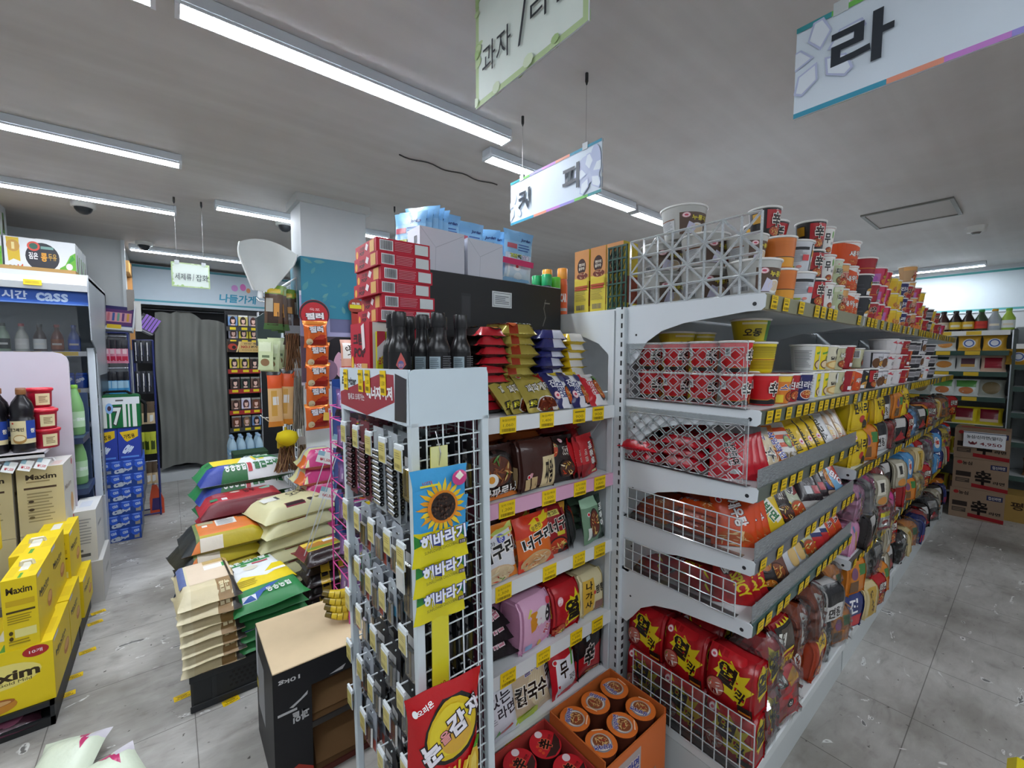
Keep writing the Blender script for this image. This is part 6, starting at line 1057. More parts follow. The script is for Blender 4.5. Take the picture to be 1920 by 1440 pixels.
for i, (x, y) in enumerate(((.868, .905), (.868, .80), (.765, .905), (.765, .80), (.665, .905))): lidcup('shl', .036, .047, .095, LID2, '3a1c1a', x, y, .151, (.6, .2, .4, -.2, .8)[i], f'red lidded noodle cup in the floor carton, {ORD[i]} from the orange carton', 'red lidded cups')
# ---------- rice sacks, pallets and carton in the middle ----------
rd = random.Random(9); J = lambda a=.004: rd.uniform(-a, a)
def pallet(x0, y0, x1, y1, label, h=.165):
    t = thing('plastic_crate', (x0, y0, 0), 0, label, 'crate', 'black crates under the rice'); W, D = x1 - x0, y1 - y0
    b = MB().box(0, 0, 0, W, D, h, '1f2224', .008); b.box(-.004, -.006, h - .04, W + .004, 0, h - .005, '26292c', .004); b.box(-.004, -.006, 0, W + .004, 0, .03, '26292c', .004); b.box(.07, -.004, .03, .085, 0, h - .04, '26292c')
    for i in range(6):
        for j in range(4): b.box(.13 + i * .02 + j % 2 * .01, -.0008, .05 + j * .018, .141 + i * .02 + j % 2 * .01, .0, .059 + j * .018, '050506')
    b.build('body', MATTE, t); return t
pallet(.02, 2.085, .50, 2.5, 'black plastic crate at the front corner of the rice pile'); pallet(.02, 2.53, .50, 2.9, 'black plastic crate under the orange and red rice sacks'); pallet(.08, 2.93, .62, 3.4, 'black plastic crate under the white and green rice sacks'); pallet(.52, 2.15, .86, 2.9, 'black plastic crate under the cream rice sacks')
tag(MB().box(.06, 2.06, .167, .2, 2.3, .172, 'b39a78').build('card_sheet', KRAFT), 'scrap of brown card under the beige rice bags', 'cardboard')
def sack(key, W, L, Tk, ops, x, y, z, rz, label, back=None, seed=1, m=None, boxy=.6, rx=90, grp='rice sacks', sc=1):
    tk = Tk * (1.2 if W > L else 1.3)
    return put('sk_' + key, lambda: pack('rice_sack', W, L, tk, ops, back, seed, boxy + (0 if W > L else .1), m or SACK, 10, 16, .02, int(W > L), .76), (x, y, z + tk * .24), (radians(-rx), 0, radians(rz)), label, 'rice sack', grp, sc)
BEI = [R(0, 0, 1, 1, 'cfc19a'), R(0, .0, .2, 1, 'd6cba8'), R(.04, .3, .16, 1, '5a6a9a'), R(.62, 0, .86, .28, '8a6a3a'), T('쌀눈', .74, .13, .18, .12, 'e2d4a8', bold=.03), R(.2, .28, .95, .9, 'dcc8ae'), R(.5, .6, .9, .72, 'e6e6e6'), R(.82, .6, .9, .72, '3a9a4a'), R(.86, .0, 1, 1, '2a2420'), P([(.5, .76), (.95, .76), (.95, .95), (.5, .9)], 'b89a5a')]
for i in range(7): sack('bei', .205, .36, .052, BEI, .098 + J(.008), 2.03 + J(.012), .172 + i * .0445, 2 + J(5), f'beige rice bag with brown label band, {ORD[i]} from the bottom', None, 3)
NH = [R(0, 0, 1, 1, 'e2e6e8'), R(0, 0, 1, .24, '2b8044'), P([(.0, .24), (.0, .3), (.3, .52), (.62, .42), (.98, .52), (.98, .24)], 'e3cb1c'), P([(.62, .5), (.8, .64), (.98, .62), (.98, .5)], 'e3cb1c'), P([(.1, .06), (.56, .22), (.7, .22), (.3, .06)], '2a56a0'), R(.12, .05, .3, .11, 'e2e6ee'), T('동송농협', .62, .12, .34, .08, 'e2e6e2', bold=.02), R(.16, .8, .86, .95, '2f8a4c'), T('철원오대쌀', .52, .875, .6, .1, 'e8ece8', bold=.04), E(.5, .68, .11, .05, 'd9d5c4'), E(.44, .77, .05, .02, '5fa04a'), R(.56, .75, .8, .78, 'b8505a')] + lines(.1, .3, .5, .44, 4, 'b09a1c', 3) + [R(.72, .45, .92, .5, 'e6e6e6')]
for i in range(5): sack('nh', .29, .47, .05, NH, .315 + J(.008), 2.04 + J(.012) + (0 if i == 4 else .02), .172 + i * .0465, 5 + J(5), f'green, white and yellow rice sack at the pile front, {ORD[i]} from the bottom', '2b8044', 4)
ORG_ = [R(0, 0, 1, 1, 'd8762a'), R(0, 0, .16, 1, '23282a'), R(.16, 0, .2, 1, '6a7a3a'), P([(.2, 0), (1, 0), (1, .2), (.6, .12), (.2, .14)], 'b8a52a'), R(.2, 0, .45, .08, 'e2d8c8'), R(.42, .5, .66, .86, 'e4e4e0'), R(.26, .56, .32, .66, 'e4e4e0'), R(.22, .7, .4, 1, 'a8a07a'), P([(.7, .9), (.96, .84), (.94, .72), (.7, .8)], '3a2a1c'), E(.86, .62, .06, .08, '3a8a4a')] + lines(.44, .52, .64, .84, 7, '9a9a9a', 5)
for i in range(5): sack('org', .37, .27, .078, ORG_, .19 + J(.008) + (.012 if i == 4 else 0), 2.50 + J(.006), .172 + i * .076, 7 + J(5), f'orange rice sack with dark green end, {ORD[i]} from the bottom', '8a7a2c', 5)
REDS_ = [R(0, 0, 1, 1, 'b02a34'), R(0, 0, 1, .16, '6a1e2a'), R(.1, .3, .3, .8, 'a8323c'), R(.12, .28, .2, .44, '3a8a5a'), R(.24, .24, .3, .4, 'e2e2e2'), E(.42, .72, .06, .05, 'e2d8c8'), T('농부', .58, .66, .14, .3, '3a1016', bold=.02), P([(.7, .7), (.85, .8), (.82, .6), (.72, .58)], '8ab09a')] + lines(.16, .5, .3, .74, 6, 'd0888e', 2)
for i in range(6): sack('red', .44, .27, .078, REDS_, .32 + J(.008), 2.77 + J(.006), .172 + i * .0755, 5 + J(4), f'red rice sack, {ORD[i]} from the bottom, between the orange and white ones', '6a1e2a', 6)
CHW = [R(0, 0, 1, 1, 'dfe3e6'), R(0, .34, .16, 1, '2f8a4c'), P([(.16, .3), (.4, .3), (.52, .86), (.36, .9), (.16, .96)], 'e0c81c'), P([(0, 0), (.24, 0), (.34, .32), (.0, .36)], '2b3f96'), P([(.2, 0), (.48, 0), (.48, .3), (.36, .34)], '2a6a3a'), T('동송농협', .36, .13, .22, .16, 'e6e8e6', bold=.03), R(.49, .03, .535, .26, 'b8303a'), T('철원오대쌀', .73, .14, .36, .2, '256a3a', bold=.04), E(.94, .28, .05, .06, 'c03038'), T('10kg', .94, .28, .07, .06, 'f0e8e8', bold=.02), R(.62, .55, .96, .96, '2f7a46'), R(.6, .4, .63, 1, 'e0c81c'), T('오대쌀', .74, .78, .14, .2, 'c8d8c8', bold=.03), R(.66, .44, .72, .52, 'd8d02a')] + bars(.1, .5, .15, .6, '333', 5, 2)
for i in range(6): sack('chw', .5, .3, .1, CHW, .36 + J(.012), 2.99 + J(.008), .172 + i * .0985, 6 + J(3), f'white rice sack with blue, green and yellow print, {ORD[i]} from the bottom', '2a6a3a', 7)
CRM = [R(0, 0, 1, 1, 'd8d3a4'), R(.3, .06, .56, .2, '8a2a3a'), R(.31, .08, .55, .18, '2e1c22'), E(.64, .14, .04, .06, '2c2622'), T('농협', .8, .14, .2, .07, '5a5428', bold=.02), T('오대미', .68, .72, .4, .26, '2f2a20', rot=14, bold=.02), E(.9, .84, .06, .06, 'b89a5a'), R(.14, .5, .36, .74, 'e0e0d8'), R(.32, .52, .36, .72, '4a4a48'), R(.16, .82, .22, .9, 'c0504a')]
for i in range(6): sack('crm', .40, .28, .079, CRM, .54 + J(.012), 2.50 + J(.008), .172 + i * .0765, 12 + J(5), f'cream rice sack with brush lettering, {ORD[i]} from the bottom', None, 8)
PKS = [R(0, 0, 1, 1, 'd8d6a0'), R(.0, 0, .16, .5, 'd86a2c'), P([(.06, .0), (1, .0), (1, .4), (.3, .34)], 'c8467e'), R(.78, 0, 1, .36, '2a6aa0'), P([(.0, .5), (.5, .6), (.9, .4), (.9, .6), (.4, .8)], 'a8a4c0'), T('보리', .55, .16, .4, .12, 'e6d8e0', bold=.02), E(.9, .2, .05, .09, 'd8d2a0')]
for i in range(7): sack('pks', .25, .2, .1, PKS, .70 + J(.01), 2.69 + J(.006), .172 + i * .098, 3 + J(4), f'small pink and yellow grain bag in the back pile, {ORD[i]} from the bottom', 'c86a5a', 9, FILM)
BRW = [R(0, 0, 1, 1, 'c9a432'), R(0, 0, 1, .3, '2a1c1c'), R(.1, .3, .95, .94, 'd8b84a'), P([(.1, .4), (.95, .35), (.95, .6), (.5, .7), (.1, .6)], 'a8702a'), P([(.1, .34), (.95, .32), (.95, .42), (.1, .48)], '7a8a2c'), T('현미', .5, .82, .5, .1, '2a1a14', bold=.02), R(.6, .6, .95, .72, 'e2e2e0'), R(.5, .9, .8, .95, 'b83a3a'), R(0, .3, .1, 1, '7a2a3a')]
BLG = [R(0, 0, 1, 1, '241a1a'), R(.3, 0, .5, 1, 'b8962c'), R(.33, .1, .47, .9, '241a1a'), R(.36, .3, .44, .7, 'b8962c'), R(.7, 0, .85, 1, 'b8962c'), R(.73, .2, .82, .8, '241a1a')]
for i in range(4): sack('blg', .21, .22, .06, BLG, .60 + J(.008), 2.2 + J(.006), .172 + i * .058, 6 + J(5), f'black rice bag with gold key pattern, {ORD[i]} from the bottom', None, 10, FILM)
sack('brw', .21, .23, .05, BRW, .60, 2.19, .172 + 4 * .058, 8, 'rice bag with printed golden field picture', None, 11, FILM)
# black banana carton used as a stand
t = thing('fruit_carton', (.22, 1.49, 0), 0, 'black fruit carton with torn front openings and bare card top', 'carton')
W, D, H = .40, .34, .43
MB().box(0, 0, H - .006, W, D, H, 'cdb795', .002).build('top_panel', KRAFT, t); MB().box(0, .004, 0, .005, D, H - .006, '26262a').art([R(0, 0, 1, 1, '202024'), R(.1, .3, .5, .8, '8a8a8c'), R(.02, .55, .12, .98, 'b8bcc4'), R(.02, .45, .12, .52, 'b8a82c')], flat((-.0003, D, 0), (0, -D, 0), (0, 0, H)), .8).build('side_panel', CARD, t)
fb = MB(); WH = 'c4c4c4'
fb.box(0, 0, 0, .115, .005, H - .006, '1c1c1f').box(.115, 0, .34, W, .005, H - .006, '1c1c1f').box(.115, 0, .185, W, .005, .205, '3a3632').box(.115, 0, 0, W, .005, .02, '5a2a22')
fb.art([R(0, 0, 1, 1, '1b1b1e'), P([(0, 0), (1, 0), (1, .12), (.6, .2), (0, .14)], 'a83426'), P([(.2, .04), (.7, .1), (.6, .16), (.3, .14)], 'c87a62'), T('10kg', .42, .93, .56, .045, 'd8d8d8', rot=180, bold=.02), P([(.4, .7), (.7, .74), (.9, .78), (.88, .75), (.5, .69)], WH), T('과일', .7, .6, .44, .09, WH, rot=180, bold=.04), R(.1, .66, .6, .68, WH)], flat((0, -.0003, 0), (.115, 0, 0), (0, 0, H - .01)), .27)
fb.art([R(0, 0, 1, 1, '1b1b1e'), P([(.2, .1), (.4, .3), (.36, .1)], WH), P([(.5, .1), (.7, .5), (.72, .2)], WH), E(.62, .6, .03, .14, WH)], flat((.115, -.0003, .34), (W - .115, 0, 0), (0, 0, .08)), 3.4); fb.build('front_panel', CARD, t)
MB().box(W - .005, .004, 0, W, D, H - .006, '26262a').box(.005, D - .005, 0, W - .005, D, H - .006, '8a6a48').box(.006, .006, 0, W - .006, D - .006, .012, '7a5c3e').box(.006, .006, .19, W - .006, D - .006, .2, '8e6c48').build('inner_panel', KRAFT, t)
MB().add([(.12, .03, .21), (.34, .02, .215), (.36, .25, .30), (.13, .25, .29)], [(0, 1, 2, 3)], '93714c').add([(.13, .03, .02), (.3, .02, .02), (.36, .26, .14), (.16, .26, .13)], [(0, 1, 2, 3)], '8a6845').build('loose_flap', KRAFT, t)
t = thing('banana_bunch', (.505, 1.68, .433), (0, 0, 1.75), 'bunch of yellow bananas on the black carton, half behind the rack', 'bananas')
for i in range(4):
    b = MB(); n = 10; tt = .14 + .2 * i
    pts = [(-.055 + .05 * (2 * q - 1) ** 2 + .006 * i, -.075 + .15 * q, .022 + i * .026 + .012 * (2 * q - 1) ** 2) for q in [k / n for k in range(n + 1)]]
    rr_ = lambda k: .006 + .013 * sin(pi * min(.93, max(.07, k / n))) ** .5
    for k in range(n): b.rod(pts[k], pts[k + 1], rr_(k), 'd8bc2c' if 0 < k < n - 1 else '6a5a22', 8, rr_(k + 1))
    b.build('banana', PLA, t)
# pink wire stand with purple packs on the carton, navy stand behind it
t = thing('wire_stand', (.50, 1.60, .4315), 0, 'pink wire stand holding purple pouches behind the battery rack', 'display rack')
b = MB()
for x in (0, .10):
    for y in (0, .19): b.rod((x, y, 0), (x, y, .80), .003, 'd84a9a')
for k in range(6):
    z = .02 + k * .15; pts = [(0, 0, z), (.10, 0, z), (.10, .19, z), (0, .19, z), (0, 0, z)]; b.tube(pts, .0025, 'd84a9a'); b.tube([(0, 0, z + .05), (.10, 0, z + .05), (.10, .19, z + .05), (0, .19, z + .05), (0, 0, z + .05)], .002, 'd84a9a')
    for q in range(4): b.rod((0, q * .063, z), (.10, q * .063, z), .0015, 'd84a9a')
b.build('wire_frame', ENAMEL, t)
PUR = [R(0, 0, 1, 1, '6a4a7a'), R(0, 0, 1, .25, '2a2230'), R(.2, .3, .8, .8, '8a6a9a'), R(.3, .4, .6, .6, 'c8b8d0')]
for k in range(6):
    for q in range(3): put('pur', lambda: pack('pouch', .09, .11, .035, PUR, '2a2230', 4), (.55, 1.625 + q * .062, .456 + k * .15), (radians(-6), 0, radians(-50)), f'purple and black pouch in the pink stand, {ORD[k]} tier up, {("front", "middle", "back")[q]}', 'pouch', 'purple pouches in the pink stand')
t = thing('display_stand', (.70, 2.33, 0), 0, 'navy display stand of bottles seen past the rack header', 'display rack')
MB().box(0, .12, 0, .16, .13, 1.32, '24458a').box(0, 0, 0, .008, .13, 1.28, '24458a').build('back_panel', CARD, t)
for k in range(3): MB().box(.008, 0, .60 + k * .24, .16, .12, .61 + k * .24, '2a4c90').box(.008, -.002, .60 + k * .24, .16, 0, .635 + k * .24, 'e0c81c').build('shelf_board', CARD, t)
for k in range(3):
    for q in range(3): put('jar', lambda: bottle('sauce_bottle', [(.02, 0), (.022, .004), (.022, .09), (.012, .12), (.012, .13)], '5a3418', (.014, .128, .15), 'd8b81c', [R(0, 0, 1, 1, 'e0d4b4'), E(.5, .4, .3, .3, 'd8782c')], (.0222, .02, .08)), (.735 + q * .048, 2.385, .611 + k * .24), (0, 0, -.3), f'brown bottle with yellow cap on the navy stand, {ORD[k]} tier, {ORD[q]} along', 'bottle', 'bottles on the navy stand')
PCARD = [R(0, 0, 1, 1, 'e2e4e2'), R(0, .6, .4, 1, '8ab0c0'), T('₩1,500', .55, .3, .7, .3, 'c0404a', bold=.02)]
for i, (x, y, z, c) in enumerate(((.60, 2.28, .90, 0), (.60, 2.25, .72, 0), (.585, 1.97, 1.03, 0))): tag(MB().art(PCARD, flat((-.04, 0, 0), (.08, 0, 0), (0, 0, .06)), 1.3).box(-.04, .0002, 0, .04, .001, .06, 'd8dad8').box(-.002, .001, -.5 if i == 2 else -.3, .002, .004, .02, 'c8ccd0').build('price_card', CARD, None, (x, y, z), (0, radians(18), radians(-20))), ('white price card by the cream rice sacks', 'white price card lower down by the picture rice bag', 'white price card behind the battery tags')[i], 'price card')
# price labels stuck on the floor
for i, (x, y, r_) in enumerate(((-.394, 2.519, .1), (-.385, 2.646, .1), (-.359, 2.841, .2), (-.358, 3.127, .3), (-.357, 3.248, .3), (-.005, 2.2, .1), (.153, 2.045, .15))):
    o = put('ftag', lambda: tagmesh(.06, .035).build('floor_label', CARD), (x, y, .0012), (radians(-90), 0, r_), ('yellow price label on the floor, nearest the black coffee crate', 'yellow price label on the floor, second along the coffee boxes', 'yellow price label on the floor, third along the coffee boxes', 'yellow price label on the floor, fourth along the coffee boxes', 'yellow price label on the floor beside the white cartons', 'yellow price label on the floor by the beige rice bags', 'yellow price label on the floor before the black crate')[i], 'price label', 'yellow labels on the floor')
FBG = [R(0, 0, 1, 1, 'd8e2cc'), P([(.5, 1), (.8, 1), (.7, .6)], 'c0306a'), R(.7, .8, 1, 1, 'd8d4dc')]
put('fbag', lambda: pack('snack_bag', .17, .22, .06, FBG, 'cfd6c4', 7), (-.165, 1.74, .03), (radians(-80), 0, radians(20)), 'pale green and pink bag on the floor, cut by the bottom edge', 'snack bag', 'bags on the floor'); put('fbag', None, (-.36, 1.93, .025), (radians(-82), 0, radians(-15)), 'pale bag on the floor in the bottom corner by the coffee crate', 'snack bag', 'bags on the floor')
tag(MB().box(1.9, -.26, 0, 2.13, 0.0, .15, 'e6d200', .02).build('yellow_box', PLA), 'bright yellow box edge at the corner of the aisle floor', 'box')
# ---------- coffee cartons and the end display at the far left ----------
t = thing('plastic_crate', (-.80, 2.36, 0), 0, 'black crate with a bag inside, under the yellow coffee cartons', 'crate')
b = MB().box(0, .0, 0, .40, .012, .035, '1c1e20').box(0, 0, .08, .40, .012, .1, '1c1e20').box(.0, 0, 0, .2, .012, .1, '1c1e20').box(.388, 0, 0, .40, .6, .1, '1c1e20').box(0, .012, 0, .388, .6, .012, '1c1e20').box(0, .012, .092, .388, .6, .1, '1c1e20'); b.build('body', MATTE, t)
put('fb3', lambda: pack('snack_bag', .2, .12, .05, [R(0, 0, 1, 1, '4a2a36'), P([(0, 0), (.5, .5), (.2, 1), (0, 1)], 'c8c4d0'), E(.6, .5, .2, .3, '9a5a72')], '3a2a34', 5), (-.54, 2.35, .026), (radians(-84), 0, .1), 'dark pink bag inside the black crate', 'snack bag')
MXR = [R(0, 0, 1, 1, 'dcbf1a'), T('Maxim', .42, .66, .6, .10, '3a2c14', bold=.03), E(.72, .34, .16, .12, 'b8742a'), E(.72, .37, .13, .07, 'd8a05a'), R(.05, .93, .3, .99, 'c8c8d0')] + lines(.2, .56, .66, .62, 1, '6a5a1c')
MXF = [R(0, 0, 1, 1, 'e4c81a'), T('Maxim', .5, .84, .74, .1, '3a2c14', bold=.03), R(.1, .62, .92, .7, 'c9a81a'), R(.1, .52, .92, .55, '4a3c14'), R(.3, .16, .92, .28, 'e6dc8a')] + lines(.12, .36, .9, .5, 4, '9a8418', 3) + lines(.12, .06, .9, .14, 2, '9a8418', 4) + [E(.2, .24, .06, .03, '4a3c14'), E(.2, .16, .06, .03, '4a3c14')]
MXB = [R(0, 0, 1, 1, 'e8cc1a'), E(.45, .6, .42, .2, 'ecdc7a'), T('Maxim', .46, .6, .78, .17, '3a2c14', bold=.04), T('Mocha Gold Mild', .46, .48, .6, .05, '3a2c14', bold=0), E(.82, .9, .14, .09, 'b02a2a'), T('10개', .82, .9, .14, .06, 'f0dcdc', bold=.02), E(.34, .14, .26, .12, 'c8862a'), E(.34, .2, .24, .06, 'a8642a'), E(.34, .19, .2, .04, 'd8a86a')]
MXT = [R(0, 0, 1, 1, 'e6ca18'), R(.34, .3, .62, .7, 'e2e0d2'), R(.05, .1, .3, .5, 'dcbe16'), R(.68, .2, .95, .6, 'dcbe16'), R(.45, .02, .55, .2, '5a9a3a')]
def coffee(key, W, D, H, x, y, z, label, fr, base='e0c418', rt_=MXR, tp=MXT, handle='e4e0cc', sc=1):
    def mk():
        o = carton('coffee_carton', W, D, H, base, fr, rt_, None, tp)
        if handle: MB().tube([(-W * .2, D * .5, H), (-W * .16, D * .5, H + .018), (W * .16, D * .5, H + .018), (W * .2, D * .5, H)], .006, handle, 4).build('handle', PLA, o)
        return o
    return put('cof_' + key, mk, (x, y, z), (0, 0, 0), label, 'coffee carton', 'coffee cartons')
coffee('big', .25, .34, .236, -.52, 2.37, .1012, 'yellow coffee carton with cup picture and red badge, lowest in front', MXB, handle=None)
coffee('a', .09, .27, .27, -.472, 2.375, .338, 'yellow coffee carton with small print, standing on the badge one', MXF, rt_=MXR); coffee('c', .12, .3, .265, -.492, 2.66, .338, 'yellow coffee carton standing behind the small print one', MXF)
coffee('b1', .12, .28, .236, -.455, 2.72, .1012, 'yellow coffee carton on the floor row, second back', MXF, handle=None); coffee('d', .12, .3, .265, -.478, 2.98, .30, 'yellow coffee carton third back along the aisle', MXF, handle=None); coffee('e', .15, .3, .19, -.46, 3.02, .1012, 'low yellow coffee carton at the end of the row', MXF, handle=None)
coffee('t', .12, .28, .27, -.655, 2.52, .61, 'yellow coffee carton highest in the stack, cut by the edge', MXF)
tag(MB().box(-.8, 2.98, 0, -.40, 3.36, .1, '1c1e20').build('plastic_crate', MATTE), 'black crate under the back yellow coffee cartons', 'crate', 'crates under the coffee')
WFR = [R(0, 0, 1, 1, 'cfcdc6'), R(.0, .86, .12, .98, 'c8505a'), R(.1, .1, .7, .16, '5a5a5a'), R(.1, .2, .4, .25, '6a6a6a')] + lines(.15, .34, .8, .86, 9, '9a9a98', 5)
coffee('w', .10, .32, .3, -.415, 3.42, .25, 'white carton on another, beside the beer cases', WFR, 'd4d2cc', [R(0, 0, 1, 1, 'cac8c4'), R(.2, .6, .6, .66, '8a8a88')], [R(0, 0, 1, 1, 'd8d8d8'), R(.2, .3, .7, .7, 'c8ccd6')], None); coffee('w2', .11, .36, .248, -.40, 3.40, 0, 'white carton on the floor under the other white one', [R(0, 0, 1, 1, 'c4c2be')], 'c8c6c2', [R(0, 0, 1, 1, 'c0bebc'), R(.3, .5, .7, .62, '9a9a98')], None, None)
BGF = [R(0, 0, 1, 1, 'cdbf92'), T('Maxim', .52, .86, .66, .08, '33261a', bold=.03), R(.14, .68, .84, .71, '4a3626'), R(.2, .78, .7, .8, '9a8a62')] + lines(.2, .18, .84, .64, 10, '9a8c66', 7) + [E(.28, .5, .06, .02, '4a3c2a'), E(.28, .38, .06, .02, '4a3c2a'), E(.28, .26, .06, .02, '6a5c3a')]
BGR = [R(0, 0, 1, 1, 'cfcac0'), T('Maxim', .4, .62, .6, .08, '8a7a6a', rot=0, bold=.03), E(.7, .28, .14, .16, 'c89a5a'), E(.85, .92, .06, .05, 'c0505a')]
BGT = [R(0, 0, 1, 1, 'd6d2cc'), R(.35, .3, .6, .7, 'e6e6e4'), R(.7, .1, .9, .5, 'd8c0b8')]
for i, x in enumerate((-.54, -.72)):
    coffee('bg', .165, .29, .35, x, 3.22, .52, ('beige coffee carton with dark lettering, next to the white cartons', 'beige coffee carton with dark lettering, cut by the edge')[i], BGF, 'd0c49c', BGR, BGT, 'e8e8ea'); coffee('bg2', .165, .29, .34, x, 3.22, .178, ('beige coffee carton under the one by the white cartons', 'beige coffee carton under the edge one')[i], [R(0, 0, 1, 1, 'cdbf92')], 'd0c49c', BGR, BGT, None)
tag(MB().box(-.82, 3.2, 0, -.46, 3.52, .176, '8a8478').build('plastic_crate', MATTE), 'grey platform crate under the beige coffee cartons', 'crate', 'crates under the coffee')
t = thing('end_display', (-1.25, 3.56, 0), 0, 'pale pinkish end display panel with rounded corner and shelf', 'display rack')
MB().prism(rrect(0, 0, .795, 1.466, .06), 0, .022, 'd8d0dc', 'y').build('panel', PLA, t); MB().box(0, -.40, .945, .74, 0, .96, 'd6d2d8').box(0, -.40, .93, .74, -.396, .955, 'cfcfd4').build('shelf_board', PLA, t)
put('tagp', lambda: tagmesh(.07, .04).build('price_tag', CARD), (0, 0, 0), cat='x'); o = PROTO['tagp']; del o['category'], o['label']; o.parent = t; o.location = (.745, -.002, .80)
for i in range(6): 
    o = MB().art(PCARD, flat((-.022, 0, 0), (.044, 0, 0), (0, 0, .055)), .8).box(-.022, .0003, 0, .022, .001, .055, 'dde').build('price_card', CARD, t, (.72 - i * .055, -.405, .872), (radians(-24), radians(20), 0))
DKB = [(.038, 0), (.042, .006), (.042, .03), (.04, .05), (.042, .07), (.042, .17), (.038, .175), (.042, .19), (.041, .2), (.043, .215), (.036, .245), (.02, .272), (.014, .285), (.014, .295)]
CGM = [R(0, 0, 1, 1, 'd6c9a0'), R(.62, .2, 1, 1, '24429a'), T('참그래인', .3, .62, .5, .16, '2a2218', bold=.03), E(.4, .2, .22, .2, 'a8824a'), E(.4, .24, .18, .12, 'e0d2ac'), E(.2, .9, .04, .04, 'c83a2a'), T('참', .84, .55, .18, .2, 'e8e4d8', bold=.03)]
for i, (x, y) in enumerate(((-.585, 3.21), (-.605, 3.32), (-.68, 3.22), (-.69, 3.33))): put('dkb', lambda: bottle('sauce_bottle', DKB, '17151a', (.0185, .29, .318), '8a5a36', CGM, (.0425, .045, .16)), (x, y, .9605), (0, 0, .1), ('large dark bottle with brown cap, on the end display', 'large dark bottle behind the capped front one', 'large dark bottle cut by the edge', 'large dark bottle at the back by the edge')[i], 'bottle', 'large dark bottles')
def tub():
    o = MB().lathe([(.042, 0), (.047, .004), (.05, .085)], 'b01c34', 24).build('sauce_tub', PLA)
    MB().lathe([(.053, 0), (.056, .004), (.056, .014), (.05, .018), (.044, .018), (.042, .012)], 'c42438', 24).build('lid', PLA, o, (0, 0, .085))
    MB().art([R(0, 0, 1, 1, 'dccfa4')] + lines(.2, .2, .8, .8, 5, '6a4a30', 2), lambda u, v, l=0: ((.0485 + v * .0015 + l * LAY) * cos(-pi / 2 + 1.2 * (u - .5)), (.0485 + v * .0015 + l * LAY) * sin(-pi / 2 + 1.2 * (u - .5)), .012 + v * .062), 1, 6, 1).build('label', CARD, o); return o
for i, (x, y, z) in enumerate(((-.555, 3.40, .9605), (-.555, 3.40, 1.0645), (-.555, 3.40, 1.1685), (-.52, 3.29, .9605), (-.525, 3.29, 1.0645))): put('tub', tub, (x, y, z), (0, 0, .5), f'red sauce tub with cream label, {("back", "front")[i > 2]} pile on the end display, {ORD[i % 3]} up', 'sauce tub', 'red sauce tubs')
# ---------- drinks cooler, beer cases, cooler bag ----------
t = thing('drinks_cooler', (-1.62, 4.28, 0), 0, 'open front drinks cooler with printed blue canopy strip', 'cooler')
W = 1.22
MB().box(0, .0, 0, W, .78, .42, 'b8bcc0', .004).build('base', ENAMEL, t); MB().box(0, .74, .42, W, .78, 1.96, 'a8b4bc').build('back_panel', ENAMEL, t)
MB().prism([(-.24, 1.90), (-.24, 1.88), (-.21, 1.55), (-.05, 1.5), (0, 1.46), (.02, .42), (.10, .42), (.10, 1.3), (.78, 1.3), (.78, 1.97), (-.22, 1.97)], W - .006, W, '9a9fa4', 'x').prism([(.10, .42), (.78, .42), (.78, 1.3), (.10, 1.3)], W - .006, W, '3a4046', 'x').build('side_panel', ENAMEL, t)
MB().box(0, -.22, 1.95, W, .78, 1.985, 'b4b6b6').build('canopy_top', ENAMEL, t)
cb = MB().prism([(-.24, 1.95), (-.255, 1.91), (-.24, 1.87), (-.22, 1.87), (-.2, 1.95)], 0, W - .006, 'd4d6d8', 'x').prism([(-.20, 1.87), (-.18, 1.78), (-.17, 1.78), (-.17, 1.87)], 0, W - .006, '2a50a0', 'x')
cb.art([R(0, 0, 1, 1, '2c56aa'), T('지금이 되는 시간', .60, .55, .34, .6, 'c8d4e8', bold=.03), T('cass', .86, .5, .12, .6, 'b8cce8', bold=.03), R(0, 0, 1, .1, '5a7ab8')], flat((0, -.2005, 1.872 - .092), (W - .006, 0, 0), (0, -.004, .09)), 13); cb.art([R(0, 0, 1, 1, 'dcbc2c')] + lines(.1, .3, .9, .7, 2, '8a7420'), flat((.93, -.2562, 1.89), (.08, 0, 0), (0, 0, .035)), 2).build('canopy_front', CARD, t)
MB().box(W - .05, -.02, .42, W - .01, .02, 1.5, 'd4dce4', .004).build('front_post', ENAMEL, t)
for z in (.7, .95, 1.2, 1.47): MB().box(.01, .1, z - .015, W - .06, .74, z, 'd0d6dc').art([R(0, 0, 1, 1, 'd8dce0'), *[R(.05 + i * .16, .1, .16 + i * .16, .9, 'd8b42c') for i in range(6)]], flat((.01, .099, z - .03), (W - .07, 0, 0), (0, 0, .035)), 30).build('shelf_board', ENAMEL, t)
MB().add([(.0, .0, .5), (W - .07, .0, .5), (W - .07, -.16, 1.78), (.0, -.16, 1.78)], [(0, 1, 2, 3)], 'eef').build('air_curtain', FROST if 0 else WRAP, t)
CANA = [R(0, 0, 1, 1, '2450b4'), T('cass', .5, .55, .7, .3, 'dfe6f4', rot=20, bold=.06), R(0, .9, 1, 1, '1a3a90')]
def can(): return bottle('beer_can', [(.026, 0), (.0325, .008), (.033, .012), (.033, .108), (.027, .118)], ['9aa0a8', '2450b4', '2450b4', '2450b4'], (.027, .117, .121), 'b8bcc4', CANA, (.0332, .012, .106), 18, capm=STEEL)
for k, z in enumerate((1.2, .95)):
    for i in range(10): put('can', can, (-.50 - i * .07, 4.42, z + .001), (0, 0, -.3 + J(.5)), f'blue beer can in the cooler, {("upper", "lower")[k]} can row, {ORD[i]} from the post', 'beer can', 'blue beer cans in the cooler')
SOJ = [(.03, 0), (.033, .005), (.033, .11), (.026, .14), (.014, .17), (.013, .2)]
